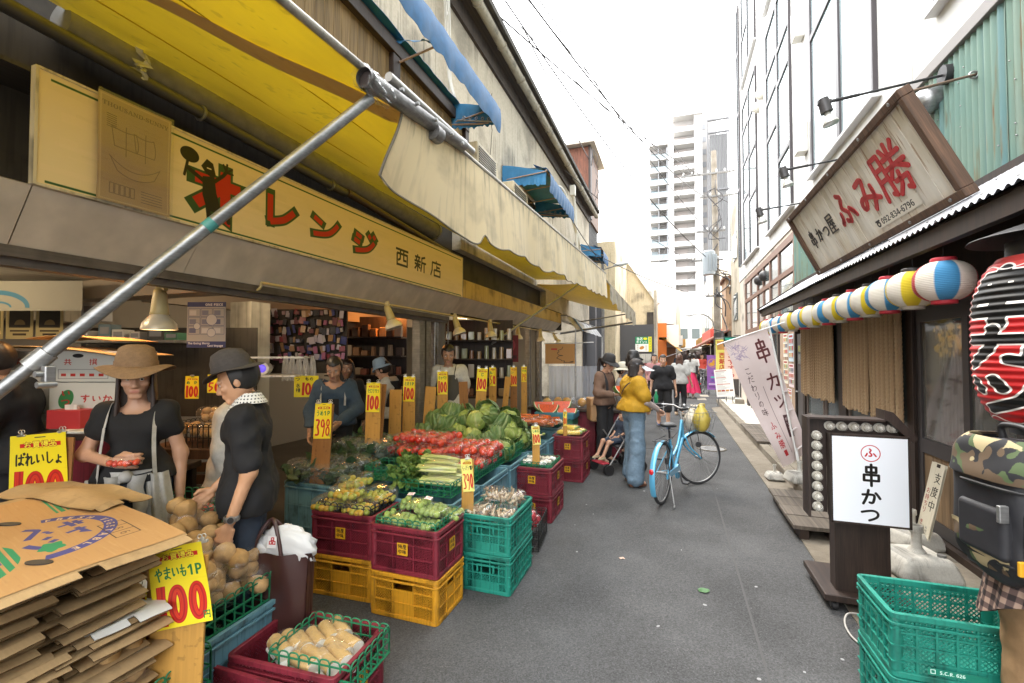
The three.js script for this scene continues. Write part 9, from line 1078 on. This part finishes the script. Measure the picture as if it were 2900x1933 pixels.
const goods = (name, lab, pos, turn, w, n, rows, mats, hs) => { const t = thing(name, lab, 'shelf',pos, turn); mesh('back',[box(w, rows * .3 + .1,.02,0,rows * .15,-.2)],M.darkWood, t); for (let j = 0; j < rows; j++) { mesh('board',[box(w, .02,.36,0,j * .3,0)],M.darkWood, t); for (let i = 0; i < n; i++) { const h = rr(...hs); mesh('item',[rnd() < .5 ? rbox(w / n * .8,h, .14,(i + .5) * w / n - w / 2,j * .3 + h / 2 + .012,rr(-.05,.08),.01) : rod([(i + .5) * w / n - w / 2,j * .3 + .012,.05],[(i + .5) * w / n - w / 2,j * .3 + h, .05],w / n * .33,w / n * .28,12)],pick(mats),t); } } return t; };
goods('display_shelf','dark wooden shelves of boxes and bottles in warm light at the back',[-4.62,1.0,-6.1],T1,1.2,9,4,[[.3,.16,.08],[.4,.3,.2],[.08,.05,.04],[.5,.42,.35],[.25,.08,.05]].map((c) => std(c, .6)),[.08,.2]);
goods('display_shelf','shelves of clear snack packets behind the clerk',[-3.0,.95,-6.75],T1,1.2,10,4,[[.3,.2,.1],[.4,.36,.3],[.2,.09,.05],[.3,.33,.2],[.45,.42,.4]].map((c) => phys(c, .2,{ clearcoat: .7 })),[.1,.22]);
pn('red_poster','dark red poster hanging beyond the clerk','poster',.28,.46,[-2.62,1.73,-7.35],T1,(c, w, h) => { c.fillStyle = '#6b0f1f'; c.fillRect(0,0,w, h); c.fillStyle = '#9a3a44'; c.beginPath(); c.ellipse(w / 2,h * .4,60,80,.3,0,7); c.fill(); c.fillStyle = '#3d0a14'; c.fillRect(20,h * .75,w - 40,40); });
pn('scribbled_carton','brown cardboard sheet with black scribbled branches hung by the last stall','cardboard',.52,.35,[-1.86,1.64,-7.82],T1,(c, w, h) => { c.fillStyle = '#9a6f38'; c.fillRect(0,0,w, h); c.strokeStyle = '#20160c'; c.lineWidth = 3; let x = 120,y = 20; for (let i = 0; i < 26; i++) { c.beginPath(); c.moveTo(x, y); x = clamp(x + rr(-34,34),60,190); y = clamp(y + rr(-6,16),10,h - 10); c.lineTo(x, y); c.stroke(); } c.fillStyle = '#a02a20'; c.fillRect(40,30,40,12); });
const st = thing('carton_stand','thin metal stand holding the scribbled cardboard over the watermelons','stand',[0,0,0]); mesh('pole',[rod([-1.60,.6,-7.9],[-1.60,2.1,-7.9],.012),rod([-2.13,1.82,-7.75],[-1.3,1.84,-8.0],.01)],M.steel, st); mesh('curtain',[sheet((u, v) => V(-2.1 + u * .9,lerp(.8,1.42,v),-7.95 - u * .3 + .02 * Math.sin(u * 50)),60,4,0)],phys([.6,.63,.7],.2,{ transmission: .6,thickness: 0 }),st);
const bn = thing('slatted_bench','brown slatted wooden bench under the onion basket','bench',[-3.85,0,-2.9],T1); for (let i = 0; i < 6; i++) mesh('slat',[rbox(.8,.075,.03,0,.82 - i * .10,.26,.005)],M.brownWood, bn); mesh('top',[rbox(.8,.03,.55,0,.85,0)],M.brownWood, bn); mesh('leg',[box(.05,.84,.05,-.36,.42,.2),box(.05,.84,.05,.36,.42,.2)],M.brownWood, bn);
const rb = thing('red_carry_box','red and white printed carry box on the tray before the cartons','box',[-3.74,1.16,-1.88],T1); mesh('box',[rbox(.22,.12,.12,0,.06,0,.004)],std([.42,.03,.03],.5),rb); mesh('handle',[box(.08,.03,.02,0,.135,0)],M.white, rb); const rt = thing('counter','dark counter with a white tray in front of the white cartons','counter',[-3.72,0,-1.9],T1); mesh('top',[rbox(.7,.04,.3,0,1.12,0)],M.darkWood, rt); mesh('front',[box(.66,1.08,.02,0,.56,.12)],P.maroon, rt); mesh('tray',[rbox(.4,.02,.12,.2,1.15,.08)],M.white, rt);
}
scene.traverse((o) => { if (o.isMesh) { o.castShadow = true; o.receiveShadow = true; } });
renderer.render(scene, camera);
